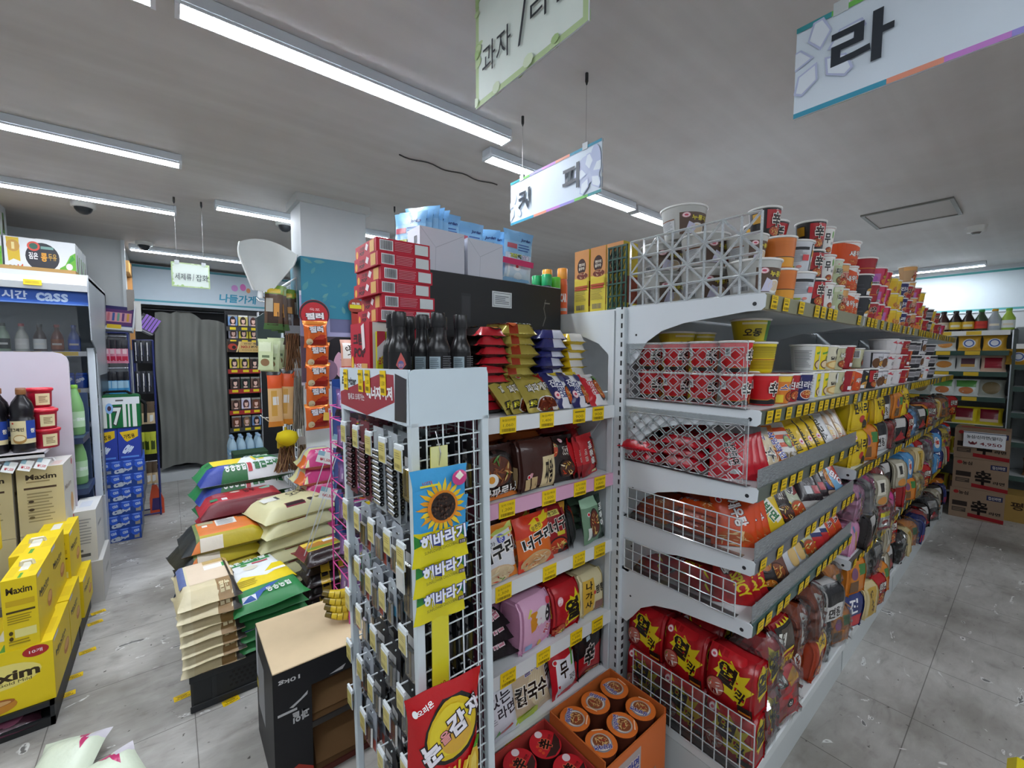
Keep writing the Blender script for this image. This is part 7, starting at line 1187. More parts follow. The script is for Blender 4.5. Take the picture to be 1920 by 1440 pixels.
for i, (c, cc, lc) in enumerate((('2a4a90', '2a4aa0', '2a50b0'), ('6a3418', 'a8382c', '8a4a20'), ('3a2a24', '2a2a2a', 'd8dcdc'), ('b8bcb4', 'b83a3a', 'd8d8d4'), ('9ab09a', '3a4a3a', '26302a'), ('8a7a5a', '5a4a3a', 'd8c8a0'), ('6a8a5a', 'b8b83a', 'd8d8c8'), ('4a3a30', '2a2a2a', 'c8b8a0'))):
    o = bottle('drink_bottle', [(r_, z_ * .9) for r_, z_ in SOJ], c, (.015, .175, .195), cc, [R(0, 0, 1, 1, lc), R(.2, .4, .8, .6, 'e0e0dc' if i > 1 else 'c8c0b8')], (.0332, .02, .09)); o.location = (-.53 - i * .085, 4.44, 1.4705); tag(o, f'{("blue", "amber", "dark brown", "clear red capped", "pale green", "tan", "green", "smoky brown")[i]} drink bottle on the top cooler shelf', 'bottle', 'bottles on the top cooler shelf')
MILK = [R(0, 0, 1, 1, 'e2e6ea'), R(.0, .3, .0, .3, 'fff'), P([(.03, .98), (.2, .98), (.21, .3), (.12, .36), (.05, .28)], 'd8b83a'), E(.12, .74, .09, .17, 'c89a4a'), T('1', .12, .74, .04, .2, 'e8d89a', bold=.05), E(.52, .48, .24, .42, '33343c', 24), T('검은', .39, .5, .13, .2, 'e8e8ea', bold=.03), T('콩', .54, .48, .09, .26, 'd89a3a', bold=.04), T('두유', .66, .5, .12, .2, 'c8a04a', bold=.02), E(.40, .78, .09, .14, 'd8584a'), E(.4, .78, .06, .09, '3a6a5a'), R(.5, .72, .68, .8, '7aa09a'), T('20', .1, .12, .1, .12, '5a4a2a', bold=.03), T('+4', .2, .14, .1, .17, 'c8502a', bold=.05), P([(.72, .0), (1, 0), (1, .7), (.92, .6), (.84, .3), (.76, .2)], '6ab03a'), P([(.86, .3), (.95, .62), (.99, .5)], '3f9a34'), E(.9, .26, .05, .1, 'e4dce0')]
for i, (x, y, z, lb) in enumerate(((-.655, 4.36, 2.011, 'white soy milk gift box with black bean emblem'), (-1.0, 4.36, 2.011, 'soy milk gift box at the very edge, mostly cut off'), (-.655, 4.54, 2.011, 'soy milk gift box behind the black emblem one'), (-.655, 4.72, 2.011, 'soy milk gift box farthest back on the cooler'), (-1.0, 4.365, 2.243, 'soy milk gift box on top of the edge one'))):
    def mk():
        o = carton('drink_carton', .335, .15, .23, 'dfe3e6', MILK, [R(0, 0, 1, 1, 'c8ccce'), P([(.3, .1), (.7, .1), (.6, .7), (.4, .7)], '5a8a3a'), R(.4, .2, .6, .5, '4a2a26')]); MB().tube([(-.05, .075, .23), (-.03, .075, .245), (.03, .075, .245), (.05, .075, .23)], .003, 'e8eaec', 5).build('handle', PLA, o); return o
    put('milk', mk, (x, y, z), (0, 0, 0), lb, 'drink carton', 'soy milk gift boxes')
tag(MB().box(-1.62, 4.07, 1.9865, -.46, 4.98, 2.0095, '9a7a4c').build('wood_board', KRAFT), 'thin wooden board on top of the drinks cooler', 'board')
CSF = [R(0, 0, 1, 1, '1f3f86'), T('cass', .52, .24, .4, .34, 'b4bcc8', rot=6, bold=.06, shear=.2), R(.03, .08, .26, .3, '8a8e94'), T('24', .12, .19, .12, .16, '2a3a6a', bold=.03), R(.84, .1, .95, .42, '8f887c'), R(0, .5, 1, 1, '2448a6')] + [E(.12 + i * .25, .62, .1, .3, '2d58c0') for i in range(4)] + [E(.12 + i * .25, .9, .1, .05, '6a8cdc') for i in range(4)] + [T('cas', .14 + i * .25, .66, .12, .2, 'a8b8dc', rot=10, bold=.05) for i in range(4)]
for i in range(6): put('case', lambda: carton('beer_case', .265, .40, .105, '24459a', CSF, [R(0, 0, 1, 1, '5a626e'), R(0, .5, 1, .9, '6a7488')], None, [R(0, 0, 1, 1, '3358b0')]), (-.32 + (.008 * (5 - i)) * -1 + .01, 4.42, i * .1065), (0, 0, radians(J(2))), f'blue beer case, {ORD[i]} from the floor in the stack', 'beer case', 'stacked beer cases')
CS6 = [R(0, 0, 1, 1, '2a3f9c'), P([(.08, .86), (.9, .92), (.9, .7), (.4, .55), (.3, .6)], 'd8b41c'), T('가정용', .5, .72, .5, .14, '3a2a14', rot=6, bold=.03), T('cass', .42, .3, .36, .3, 'd0dcf0', rot=-30, bold=.06), R(.1, .05, .9, .1, '5a8ad8')]
for i in range(2): put('six', lambda: carton('beer_pack', .131, .2, .25, '2a3f9c', CS6, [R(0, 0, 1, 1, '26388a')], None, [R(0, 0, 1, 1, '5a78c8')]), (-.395 + i * .134, 4.43, .6395), (0, 0, 0), ('blue six can carton by the cooler post, under the striped bag', 'blue six can carton by the wire rack, under the striped bag')[i], 'beer carton', 'six can cartons')
t = thing('cooler_bag', (-.328, 4.42, .8905), (0, 0, 0), 'green and white striped cooler bag with a big 7, on the beer cartons', 'bag')
b = MB(); prof = rrect(-.14, 0, .14, .25, .03)
b.prism(prof, 0, .2, '1f5a34', 'y')
bag = [R(0, 0, 1, 1, '1f6a3c')] + [R(a, 0, c, .74, 'd8dcd8') for a, c in ((.02, .07), (.24, .31), (.36, .40), (.64, .71), (.75, .79), (.84, .93))] + [R(.42, .02, .62, .7, '1f6a3c'), T('7', .52, .36, .18, .56, 'd8dcd8', '3a3a3a', bold=.03), R(0, .74, 1, .97, 'd8dce0'), E(.37, .62, .08, .17, '8ab0e0'), E(.37, .62, .04, .08, '4a3a4a'), R(.5, .84, .66, .89, '5a5a5a')] + [T(c, u, .32, .05, .12, '1a1a1a', bold=.01) for c, u in (('손', .67), ('흥', .77), ('민', .88))][:0]
b.art(bag, flat((-.138, -.0004, .004), (.276, 0, 0), (0, 0, .24)), 1.15).build('body', CLOTH, t)
MB().tube([(-.09, .1, .25), (-.06, .1, .275), (.06, .1, .275), (.09, .1, .25)], .01, '17181a', 6).build('handle', CLOTH, t); MB().tube([(.14, .1, .2), (.17, .09, .17), (.165, .08, .02)], .012, '17181a', 6).build('strap', CLOTH, t); MB().box(-.142, .0, .235, .142, .012, .243, '17181a').build('zip', CLOTH, t)
tag(MB().box(0, 0, 0, .004, .30, .62, '2a58a8').art([R(0, 0, 1, 1, '2c5cb0'), P([(.1, .1), (.6, .3), (.4, .02)], 'c85a4a'), R(.55, .4, .9, .9, '1a3a2a')], flat((.0045, 0, 0), (0, .3, 0), (0, 0, .62)), .5).build('beer_poster_stand', CARD, None, (-.47, 4.13, .3), (0, 0, .35)), 'blue printed card stand with bottle picture beside the beer cases', 'card stand')
def pet(): return bottle('drink_bottle', [(.035, 0), (.04, .01), (.04, .16), (.036, .2), (.014, .29), (.013, .3)], '7fb070', (.016, .298, .32), '8ac04a', [R(0, 0, 1, 1, 'b8d8b0'), T('cider', .5, .5, .2, .7, 'e8f0e8', rot=90, bold=.03)], (.0405, .05, .15))
for i, (y, z) in enumerate(((3.86, .62), (3.86, .94))): put('pet', pet, (-.475, y, z), (0, 0, .5), ('green soda bottle in the gap beside the end display, lower', 'green soda bottle in the gap beside the end display, upper')[i], 'bottle', 'green soda bottles')
tag(MB().box(-.9, 3.7, .58, -.42, 4.0, .618, '2e3d5c').box(-.9, 3.7, .90, -.43, 4.0, .938, '2e3d5c').box(-.9, 3.98, 0, -.43, 4.0, 1.2, '2e3d5c').build('drink_shelf', ENAMEL), 'dark blue shelf of soda bottles behind the end display', 'shelf')
# ---------- back of the shop ----------
rd = random.Random(31); J = lambda a=.004: rd.uniform(-a, a)
struct(MB().box(-.28, 6.55, .1, 1.6, 6.56, 2.0, '17181b').build('door_dark_backing', MATTE))  # near-black panel, its colour stands in for the dark behind the curtain
cur = MB(); ph = [rd.uniform(0, 6) for _ in range(4)]
def cf(u, v):
    x = -.105 + u * .665; fold = .022 * sin(u * 19 + ph[0] + .6 * sin(v * 3)) * (.5 + .5 * v) + .012 * sin(u * 41 + ph[1]) + .008 * sin(v * 17 + u * 9)
    top = 1.90 + .045 * abs(cos(u * pi * 2.4)) - .02 * u; return (x + .01 * sin(v * 7), 6.22 + fold, .14 + .05 * sin(u * 5) + v * (top - .16))
cur.grid(cf, 70, 30, '82837e'); cur.grid(lambda u, v: (cf(u, v)[0], cf(u, v)[1] + .002, cf(u, v)[2]), 70, 30, '82837e', True, True)
tag(cur.build('curtain', CLOTH), 'grey curtain hung across the back doorway', 'curtain')
tag(MB().rod((-.2, 6.22, 1.955), (1.0, 6.22, 1.955), .008, '6a6c70', 8).build('curtain_rod', STEEL), 'thin metal rod holding the grey curtain', 'curtain rod')
# blue wire racks with hanging sachets
def wire_rack(x, y, wd, H, label, seed, kinds, rz=0):
    t = thing('wire_rack', (x, y, 0), rz, label, 'wire rack', 'navy wire racks'); b = MB()
    for sx in (0, wd):
        for sy in (0, .16): b.rod((sx, sy, 0), (sx, sy, H), .007, '26306e')
    for z in (.02, H): b.tube([(0, 0, z), (wd, 0, z), (wd, .16, z), (0, .16, z), (0, 0, z)], .007, '26306e')
    b.build('frame', ENAMEL, t)
    for k in range(5):
        z = H - .03 - k * .27; b = MB(); b.rod((0, .0, z), (wd, .0, z), .004, 'c8ccd4'); b.rod((0, .16, z), (wd, .16, z), .004, 'c8ccd4')
        for q in range(3): b.rod((wd * (q + 1) / 4, .02, z), (wd * (q + 1) / 4, .16, z), .0025, 'c8ccd4')
        b.build('bar', STEEL, t)
    return t
wire_rack(-.425, 4.93, .16, 1.64, 'navy wire rack of pink and blue sachets beside the cooler', 1, None); wire_rack(-.235, 4.96, .13, 1.58, 'navy wire rack of dark hanging goods before the curtain', 2, None)
HS = {'pink': [R(0, 0, 1, 1, 'd88aa0'), R(0, .62, 1, 1, '2a2a30'), R(.1, .1, .9, .3, 'c02a4a'), R(.2, .4, .8, .6, 'e8c8d0')], 'blue': [R(0, 0, 1, 1, '4a9ad0'), R(0, .62, 1, 1, '26262c'), R(.1, .3, .9, .6, 'a8d0e8')], 'dark': [R(0, 0, 1, 1, '22242c'), R(.3, .1, .45, .9, 'd8d8dc'), R(.6, .3, .7, .8, '3a3f5a')], 'tan': [R(0, 0, 1, 1, 'c8b08a'), R(0, .5, 1, 1, '5a4a3a'), R(.2, .1, .7, .4, 'e0e0dc')], 'lime': [R(0, 0, 1, 1, 'b8c03a'), R(.2, .2, .8, .6, '3a4a1a')]}
for (x0, rk, seq, n) in ((-.425, 'cooler', ('pink', 'blue', 'blue', 'tan', 'lime'), 4), (-.235, 'curtain', ('dark', 'dark', 'tan', 'lime', 'tan'), 3)):
    for k, kd in enumerate(seq):
        for i in range(n):
            put('hs_' + kd, lambda: pack('sachet', .045, .2, .012, HS[kd], None, 3, nu=4, nv=6), (x0 + .025 + i * .037, 4.915 if rk == 'cooler' else 4.945, 1.60 - k * .27 - .22), (radians(2), 0, radians(J(18))), f'{kd} sachet on the wire rack by the {rk}, {ORD[k]} bar, {ORD[i]} along', 'sachet', 'sachets on the wire racks')
TB = [R(0, 0, 1, 1, '2c2860'), R(.05, .12, .95, .86, '5a2a6a'), R(.28, .3, .92, .72, 'd89aa4'), *[R(.32 + i * .12, .34, .38 + i * .12, .7, c) for i, c in enumerate(('c8707a', '3a5a9a', '6a9a8a', '6a3a7a', 'd8a03a'))], R(.08, .34, .2, .7, 'b05a72'), R(0, 0, 1, .14, '2a3a80')]
b = MB().box(-.13, 0, 0, .13, .006, .2, '2c2860').art(TB, flat((-.13, -.0004, .0), (.26, 0, 0), (0, 0, .2)), 1.3); b.box(-.13, -.07, -.03, .13, .006, 0, 'c8ccd0').box(-.133, -.06, -.0, -.13, .006, .2, 'd4d6dc').box(.13, -.06, 0, .133, .006, .2, 'd4d6dc')
b.art([R(0, 0, 1, 1, 'd8b81c')], flat((-.03, -.0712, -.02), (.09, 0, 0), (0, 0, .035)), 2)
tag(b.build('display_box', CARD, None, (-.355, 4.99, 1.678), (radians(-14), radians(4), radians(-6))), 'purple display box of toothbrushes tilted on top of the wire rack', 'display box')
t = thing('display_box', (-.16, 5.02, 1.66), (0, radians(30), radians(10)), 'grey display box with lilac dividers on the second wire rack', 'display box')
MB().box(-.07, 0, 0, .07, .12, .012, '9a9c9e').box(-.07, 0, 0, -.064, .12, .12, '8a8c8e').box(.064, 0, 0, .07, .12, .09, '3a3a3e').box(-.07, .114, 0, .07, .12, .16, '4a4a50').build('tray', CARD, t)
for i in range(5): MB().box(-.055 + i * .024, .01, .02, -.037 + i * .024, .016, .15, 'a47ad8').build('divider', CARD, t)
tag(MB().box(0, 0, 0, .05, .015, .3, '8a8078').box(.045, -.01, -.06, .09, 0, .2, 'd8d6d0').build('switch_box', PLA, None, (-.262, 5.02, 1.72)), 'grey trunking and white paper fixed at the wall corner', 'wall fitting')
o = tag(MB().prism([(0, 0), (.1, 0), (.1, .13), (.075, .2), (.05, .27), (.02, .27), (0, .15)], 0, .05, 'd2502c', 'y').prism([(.012, .04), (.085, .04), (.07, .15), (.02, .15)], -.001, 0, 'e0a04a', 'y', cap='3a2a6a').build('bleach_bottle', PLA, None, (-.18, 5.0, .0)), 'red orange cleaner bottle at the foot of the wire rack', 'bottle'); MB().rod((.035, .025, .27), (.035, .025, .3), .015, 'd8d8d8', 12).build('cap', PLA, o)
# hair dye rack
t = thing('dye_rack', (.49, 5.42, 0), 0, 'rack of hair dye boxes with gold header, beside the curtain', 'display rack')
MB().box(0, .12, .3, .30, .13, 1.93, '1d1c1e').box(.30, 0, .3, .305, .13, 1.93, 'c8cacc').box(-.004, 0, .3, 0, .13, 1.93, '1d1c1e').build('back_panel', CARD, t)
GOLD = [R(0, 0, 1, 1, 'c9a866'), R(0, 0, .34, 1, '2a1c1a'), E(.16, .5, .14, .3, 'a83a2a'), E(.2, .45, .06, .16, '1a1210'), P([(.3, 0), (.42, 1), (.36, 1), (.26, 0)], 'd8c08a'), T('NO.1', .55, .5, .26, .24, 'a8302a', bold=.04), T('려가', .82, .5, .2, .24, '3a2a24', bold=.03), T('프리미엄 한방', .68, .2, .5, .14, '7a5a3a', bold=0), T('한방 톡', .7, .8, .4, .16, '5a4434', bold=.01)]
MB().box(0, -.012, 1.485, .30, 0, 1.60, 'c9a866').art(GOLD, flat((0, -.0125, 1.485), (.30, 0, 0), (0, 0, .115)), 2.6).build('header_card', CARD, t)
DZ = [1.76, 1.625, 1.305, 1.09, .86, .67]
for k, z in enumerate(DZ): MB().box(0, 0, z - .014, .30, .12, z, '2a2022').box(0, -.004, z - .05, .30, 0, z - .005, ('3a3a3c', '3a3a3c', '9a2a26', '9a2a26', '9a2a26', '2a2a2c')[k]).art([R(0, 0, 1, 1, '9a2a26' if 1 < k < 5 else '3a3a3c'), R(.1, .3, .28, .9, 'd8c21c'), R(.45, .3, .63, .9, 'd8c21c'), R(.75, .3, .93, .9, 'd8c21c')], flat((0, -.0045, z - .05), (.30, 0, 0), (0, 0, .045)), 6).build('shelf_board', CARD, t)
def dye(bg, hair, face='e0b8a8'): return [R(0, 0, 1, 1, bg), R(0, .86, 1, 1, 'd8d8d4' if bg[0] > '8' else '8a8a84'), E(.5, .46, .34, .42, hair), E(.52, .5, .19, .25, face), E(.5, .72, .26, .12, hair), R(.3, .06, .72, .2, face), R(.0, 0, 1, .08, '3a3230')]
DC = [('6a8ab8', '2a1a1a'), ('c8b86a', '3a2a1a'), ('8a8a9a', '4a2a22'), ('c8b83a', '1f1a18'), ('c8b83a', '2a1c18'), ('b8a838', '201a18'), ('4a3430', '1a1414'), ('2a3a30', '1a1412'), ('6a5044', '3a2018'), ('c8c0d8', '4a2a30'), ('5a4038', '6a3a22'), ('3a3c40', '8a6a4a')]
for k, z in enumerate(DZ):
    for i in range(3):
        c = DC[(k * 2 + i) % 12]; key = 'dye%d' % ((k * 2 + i) % 12)
        put(key, lambda: carton('dye_box', .085, .05, .125 if k else .12, c[0], dye(*c)), (.55 + i * .094, 5.43, z + .0005), (0, 0, 0), f'hair dye box, {ORD[k]} tier from the top, {ORD[i]} from the curtain', 'hair dye box', 'hair dye boxes')
# water bottle packs and beer box
for k in range(2):
    for i in range(4):
        for j in range(3):
            put('water', lambda: bottle('water_bottle', [(.034, 0), (.038, .008), (.036, .1), (.038, .19), (.03, .23), (.013, .275), (.013, .285)], 'a8c4d4', (.016, .28, .3), '9ab8d8', [R(0, 0, 1, 1, '8ab4d0'), R(.1, .3, .9, .6, 'd8e4ea')], (.0385, .1, .17), 14), (.49 + i * .08, 5.45 - .0 + j * .08 - .2, k * .302), (0, 0, 0), f'water bottle in the wrapped packs, {("lower", "upper")[k]} layer, {ORD[j]} row, {ORD[i]} from the curtain', 'water bottle', 'wrapped water bottles')
CASSF = [R(0, 0, 1, 1, '2c3c9c'), P([(.1, .86), (.9, .9), (.86, .76), (.5, .5), (.3, .72)], 'd8b41c'), T('가정용', .5, .76, .5, .1, '3a2a14', rot=5, bold=.03), T('cass', .58, .34, .6, .34, 'e0e6f4', rot=10, bold=.05, shear=.2)]
put('cassbox', lambda: carton('beer_carton', .28, .22, .24, '2a3590', CASSF, None, None, [R(0, 0, 1, 1, '2a4a34')]), (.575, 4.6, .0), (0, 0, 0), 'navy beer carton on the floor, hidden below its twin', 'beer carton')
put('cassbox', None, (.575, 4.6, .2405), (0, 0, 0), 'navy beer carton with big white lettering behind the rice sacks', 'beer carton')
put('cassbox2', lambda: carton('beer_carton', .28, .22, .055, '26402e', [R(0, 0, 1, 1, '24402c'), T('cass', .5, .4, .5, .4, 'd8e0e8', bold=.05)], None, None, [R(0, 0, 1, 1, '2a4a34')]), (.575, 4.61, .481), (0, 0, 0), 'dark green beer box lying on the navy carton', 'beer carton')
# wire grid by the column with hanging brushes, gloves and snacks
t = thing('wire_grid', (.665, 3.02, 0), 0, 'white wire grid with hooks on the column side', 'wire grid'); b = MB()
for i in range(9): b.rod((0, i * .07, .4), (0, i * .07, 1.93), .003, 'dde2e4', 5)
for j in range(23): b.rod((0, 0, .4 + j * .0695), (0, .56, .4 + j * .0695), .003, 'dde2e4', 5)
b.rod((0, 0, .0), (0, 0, 1.95), .009, 'e4e8ea'); b.rod((0, .56, 0), (0, .56, 1.95), .009, 'e4e8ea'); b.rod((0, 0, 1.95), (0, .56, 1.95), .009, 'e4e8ea'); b.build('mesh', ENAMEL, t)
for z in (1.86, 1.80, 1.52, 1.36, 1.02):
    for q in (.06, .25): MB().tube([(0, q, z), (-.18, q, z + .01), (-.2, q, z + .03)], .0035, 'e0e4e6', 5).build('hook', STEEL, t)
for i in range(12):
    def dp():
        b = MB()
        def f(u, v):
            c = 2 * u - 1; wd = .05 + .125 * min(1, v * 1.25); return (c * wd, .07 * (1 - c * c) * min(1, v * 2) - .02 - .05 * v, .30 * v + .05 * v * (1 - c * c))
        b.grid(f, 14, 8, 'd8dcda'); b.grid(lambda u, v: (lambda p: (p[0] * .985, p[1] + .003, p[2]))(f(u, v)), 14, 8, 'cfd4d2', True, True)
        for u in (0, 1): b.tube([f(u, k / 8) for k in range(9)], .006, 'dde0de', 6)
        b.rod((0, .0, .02), (0, -.01, -.05), .012, 'dde0de', 8); return b.build('dustpan', MATTE)
    put('dpan', dp, (.455 + i * .002, 2.98 + i * .02, 1.84 + i * .003), (radians(14), radians(4), radians(6)), f'white plastic dustpan in the hanging stack, {ORD[i]} from the front', 'dustpan', 'stack of white dustpans', .86)
def hang(key, W, H, Tk, ops, x, y, z, rz, label, m=None, cat='hanging pack', name='hanging_pack', grp='packs hanging on the wire grid', n=1, dx=.02):
    for i in range(n): put('hg_' + key, lambda: pack(name, W, H, Tk, ops, None, 5, m=m, nu=6, nv=8), (x + i * dx, y + .03 * i, z + J(.015)), (0, radians(J(5)), radians(rz + J(22))), label + (f', {ORD[i]} on its hook' if n > 1 else ''), cat, grp)
HERB = [R(0, 0, 1, 1, '5a4434'), R(0, .8, 1, 1, '7a9a3a'), R(.1, .82, .9, .92, 'd8b83a'), R(.2, .1, .8, .4, '3a2a22'), R(.1, .4, .5, .7, 'a8a49a'), R(.55, .3, .85, .6, 'c88a3a'), R(0, 0, 1, .14, '4a6a3a')]
hang('herb', .10, .27, .035, HERB, .51, 2.97, 1.60, -10, 'brown herb pack with green top', n=4, dx=.045)
hang('herb2', .1, .2, .03, [R(0, 0, 1, 1, '3a2a26'), R(.2, .2, .8, .6, '7a2a2a')], .62, 3.0, 1.50, -10, 'dark dried goods pack under the herb packs', n=2)
hang('pad', .10, .19, .012, [R(0, 0, 1, 1, 'c8d4a8'), R(.1, .6, .9, .9, 'd8e0c0'), E(.5, .25, .3, .12, '8a6a4a'), R(.3, .4, .8, .48, '6a7a5a')], .46, 2.96, 1.36, -30, 'pale green sponge pack with nut picture', n=4, dx=.026)
GLO = [R(0, 0, 1, 1, 'd8b07a'), R(0, .7, 1, 1, 'd8582a'), R(0, .94, 1, 1, '2a2a2a'), R(.2, .2, .6, .66, 'c89a4a'), R(.3, .4, .7, .55, 'd8d8d4'), R(0, 0, 1, .1, 'd88a3a')]
hang('glo', .078, .34, .03, GLO, .505, 2.95, 1.02, -14, 'orange rubber glove pack', n=3, dx=.058)
def broom(nm, c, c2, H, W, label, x, y, z, rz, top='d8b83a'):
    t = thing(nm, (x, y, z), rz, label, 'brush', 'brushes hanging on the wire grid'); b = MB(); r = random.Random(len(label))
    for i in range(70): a = (r.uniform(-.3, .3) * W, r.uniform(-.2, .2) * W, H); b.rod((r.uniform(-.5, .5) * W, r.uniform(-.25, .25) * W, 0), a, .003, r.choice((c, c2)), 4)
    b.build('bristles', CLOTH, t); MB().box(-W * .35, -.012, H - .01, W * .35, .012, H + .05, top).build('head', PLA, t); MB().rod((0, 0, H + .05), (0, 0, H + .12), .008, top, 8).build('handle', PLA, t)
broom('hand_broom', '8a6244', '6a4a34', .28, .12, 'brown hand broom hanging beside the pale green packs', .62, 2.99, 1.31, -.2, '7a7a80'); broom('hand_broom', '9a948c', '7a746c', .34, .08, 'grey bristled brush hanging beside the orange gloves', .64, 2.98, .98, -.2, '8a8a8c')
broom('feather_duster', '6a4a3a', '8a6a4a', .16, .14, 'yellow topped duster in clear wrap', .56, 2.97, .72, 0, 'c8b01c'); broom('scrub_brush', '8a745c', '6a5844', .18, .10, 'flat brown brush next to the yellow duster', .66, 2.96, .70, 0, 'a8a4a0')
tag(MB().lathe([(.01, 0), (.05, .02), (.065, .05), (.055, .085), (.02, .1)], 'c8b41c', 14).build('duster_tuft', CLOTH, None, (.56, 2.93, .885)), 'fluffy yellow duster head above the brown bristles', 'duster')
tag(MB().prism([(0, 0), (.14, 0), (.15, .22), (.08, .26), (0, .2)], 0, .08, '3a4444', 'y').build('dark_pouch', PLA, None, (.50, 3.5, 1.52)), 'dark grey plastic bag hanging behind the herb packs', 'bag')
# snack strip and posters on the column face
t = thing('snack_strip', (.722, 2.86, 1.0), 0, 'red topped card strip holding orange snack bags on the column', 'clip strip')
d = MB().lathe([(.088, 0), (.088, .004)], 'b3242c', 32, Matrix.Translation((0, .004, .71)) @ Matrix.Rotation(pi / 2, 4, 'X')); d.art([E(.5, .5, .5, .5, '2a262c', 30), E(.5, .46, .46, .46, 'b8262e', 30), T('질러', .5, .42, .62, .24, 'ece8e8', '241a1a', rot=4, bold=.06), T('육포', .5, .66, .36, .1, 'd8a0a0', bold=.02)], flat((-.086, -.0005, .624), (.172, 0, 0), (0, 0, .172)), 1); d.box(-.05, 0, .0, .05, .004, .66, 'b0262c'); d.build('header_card', CARD, t)
JIL = [R(0, 0, 1, 1, 'd8662a'), R(0, .86, 1, 1, 'e08a3a'), T('질러', .52, .68, .6, .24, 'eeeaea', '2a1a16', rot=4, bold=.06), P([(.1, .1), (.5, .4), (.95, .35), (.9, .1), (.4, .05)], '9a2a1c'), E(.2, .22, .14, .12, 'd8c8a0'), P([(.4, .3), (.7, .5), (.95, .45), (.8, .3)], 'b83a2a')]
for i in range(5): put('jil', lambda: pack('snack_bag', .132, .165, .034, JIL, 'b8561e', 6, m=FOIL), (.722 + J(.003), 2.832 - i * .0 + (.006 if i % 2 else 0), 1.0 + .50 - i * .128), (0, radians(J(3)), radians(J(4))), f'orange jerky bag on the column strip, {ORD[i]} from the top', 'snack bag', 'orange jerky bags')
put('jil2', lambda: MB().art([R(0, 0, 1, 1, 'e0dcd0'), R(0, 0, .4, 1, 'd8b04a'), T('₩1,000', .7, .4, .5, .4, 'b8303a', bold=.01)], flat((-.06, 0, 0), (.12, 0, 0), (0, 0, .05)), 2.4).box(-.06, .0003, 0, .06, .001, .05, 'ddd').build('price_card', CARD), (.80, 2.80, 1.04), (0, radians(6), 0), 'cream price card stuck across the lowest jerky bags', 'price card')
PO1 = [R(0, 0, 1, 1, 'a8a4c8'), R(0, .9, 1, 1, 'd8d8e4'), R(.42, .1, 1, .42, '6a6a8e'), P([(.42, .42), (.6, .5), (1, .5), (1, .42)], 'c0bcd8'), R(.62, .5, .74, .86, '8a86ae'), R(.78, .5, .96, .8, 'bcb8d6'), P([(.12, .2), (.36, .2), (.40, .62), (.24, .7), (.1, .58)], '9aa4c8'), P([(.14, 0), (.38, 0), (.36, .22), (.14, .22)], '7a8ab4'), E(.26, .72, .13, .17, '2a2228'), P([(.12, .72), (.22, .52), (.16, .4), (.08, .5)], '2a2228'), E(.29, .73, .07, .1, 'd8b0b8'), P([(.10, .56), (.14, .3), (.19, .3), (.17, .56)], '9aa4c8'), E(.15, .26, .03, .05, 'd8b0b8')]
PO2 = [R(0, 0, 1, 1, '4a3f4a'), R(0, 0, .3, 1, '6a5868'), E(.62, .5, .36, .52, '1e191e', 26), E(.7, .42, .24, .36, 'cfa0b4', 26), P([(.48, .8), (.62, .86), (.9, .72), (.8, .62), (.56, .66)], '1e191e'), P([(.56, .52), (.68, .56), (.68, .53), (.58, .5)], '3a2430'), P([(.8, .52), (.92, .55), (.92, .52), (.82, .5)], '3a2430'), E(.76, .4, .03, .06, 'c088a0'), E(.76, .24, .08, .035, '9a3a5a'), E(.38, .3, .14, .22, '8a6a82'), R(0, 0, 1, .06, 'c8c8d8')]
tag(MB().art(PO1, flat((0, -.0008, 0), (.425, 0, 0), (0, 0, .28)), 1.5).box(0, 0, 0, .425, .002, .28, 'ddd').build('wall_poster', CARD, None, (.648, 2.914, 1.575)), 'lavender poster of a person in a pale shirt, on the column', 'poster')
tag(MB().art(PO2, flat((0, -.0008, 0), (.425, 0, 0), (0, 0, .31)), 1.4).box(0, 0, 0, .425, .002, .31, 'ddd').build('wall_poster', CARD, None, (.648, 2.914, 1.263)), 'dark poster with a close up face of a person, under the lavender one', 'poster')
t = thing('snack_strip', (.985, 2.88, 1.5), 0, 'small red round topped hang strip near the biscuit stack', 'clip strip')
d = MB().lathe([(.05, 0), (.05, .003)], '9a3a2a', 24, Matrix.Translation((0, .003, .28)) @ Matrix.Rotation(pi / 2, 4, 'X')); d.art([R(0, .3, 1, .6, 'd8c81c'), T('육포', .5, .7, .7, .2, 'e0dcd0', bold=.03)], flat((-.04, -.0006, .24), (.08, 0, 0), (0, 0, .08)), 1); d.box(-.03, 0, 0, .03, .003, .24, 'a83428'); d.build('header_card', CARD, t)
put('snk3', lambda: pack('snack_bag', .09, .2, .03, [R(0, 0, 1, 1, 'c8907a'), R(.1, .5, .9, .95, 'd8d0c8'), T('짱구', .5, .7, .7, .2, '3a2a20', rot=-70, bold=.03), R(0, 0, 1, .3, 'b84a3a')], None, 7), (.74, 2.26, 1.335), (radians(-6), 0, radians(-12)), 'tan and pink snack bag on the navy stand beside the rack header', 'snack bag')
# ---------- far right wall shelves and brown cartons ----------
def wallshelf(y0, y1, zs, label):
    t = thing('wall_shelf', (6.0, 0, 0), 0, label, 'shelving unit', 'wall shelving')
    MB().box(.42, y0, 0, .44, y1, 1.75, '9aa0a2').box(0, y1 - .02, 0, .42, y1, 1.72, '3a4440').build('frame', ENAMEL, t)
    for k, z in enumerate(zs):
        MB().box(.01, y0, z - .02, .42, y1 - .02, z, 'd8dcdc').build('shelf_board', ENAMEL, t)
        MB().box(0, y0, z - .045, .012, y1 - .02, z, 'd8dcdc' if k == 0 else '2f4a42').art([R(0, 0, 1, 1, 'dcdcd8' if k == 0 else '2f4a42'), *[R(.12 + i * .2, .1, .22 + i * .2, .9, 'd8b42c') for i in range(4)]], flat((-.0004, y1 - .02, z - .045), (0, -(y1 - y0) + .02, 0), (0, 0, .045)), 12).build('price_strip', PLA, t)
    return t
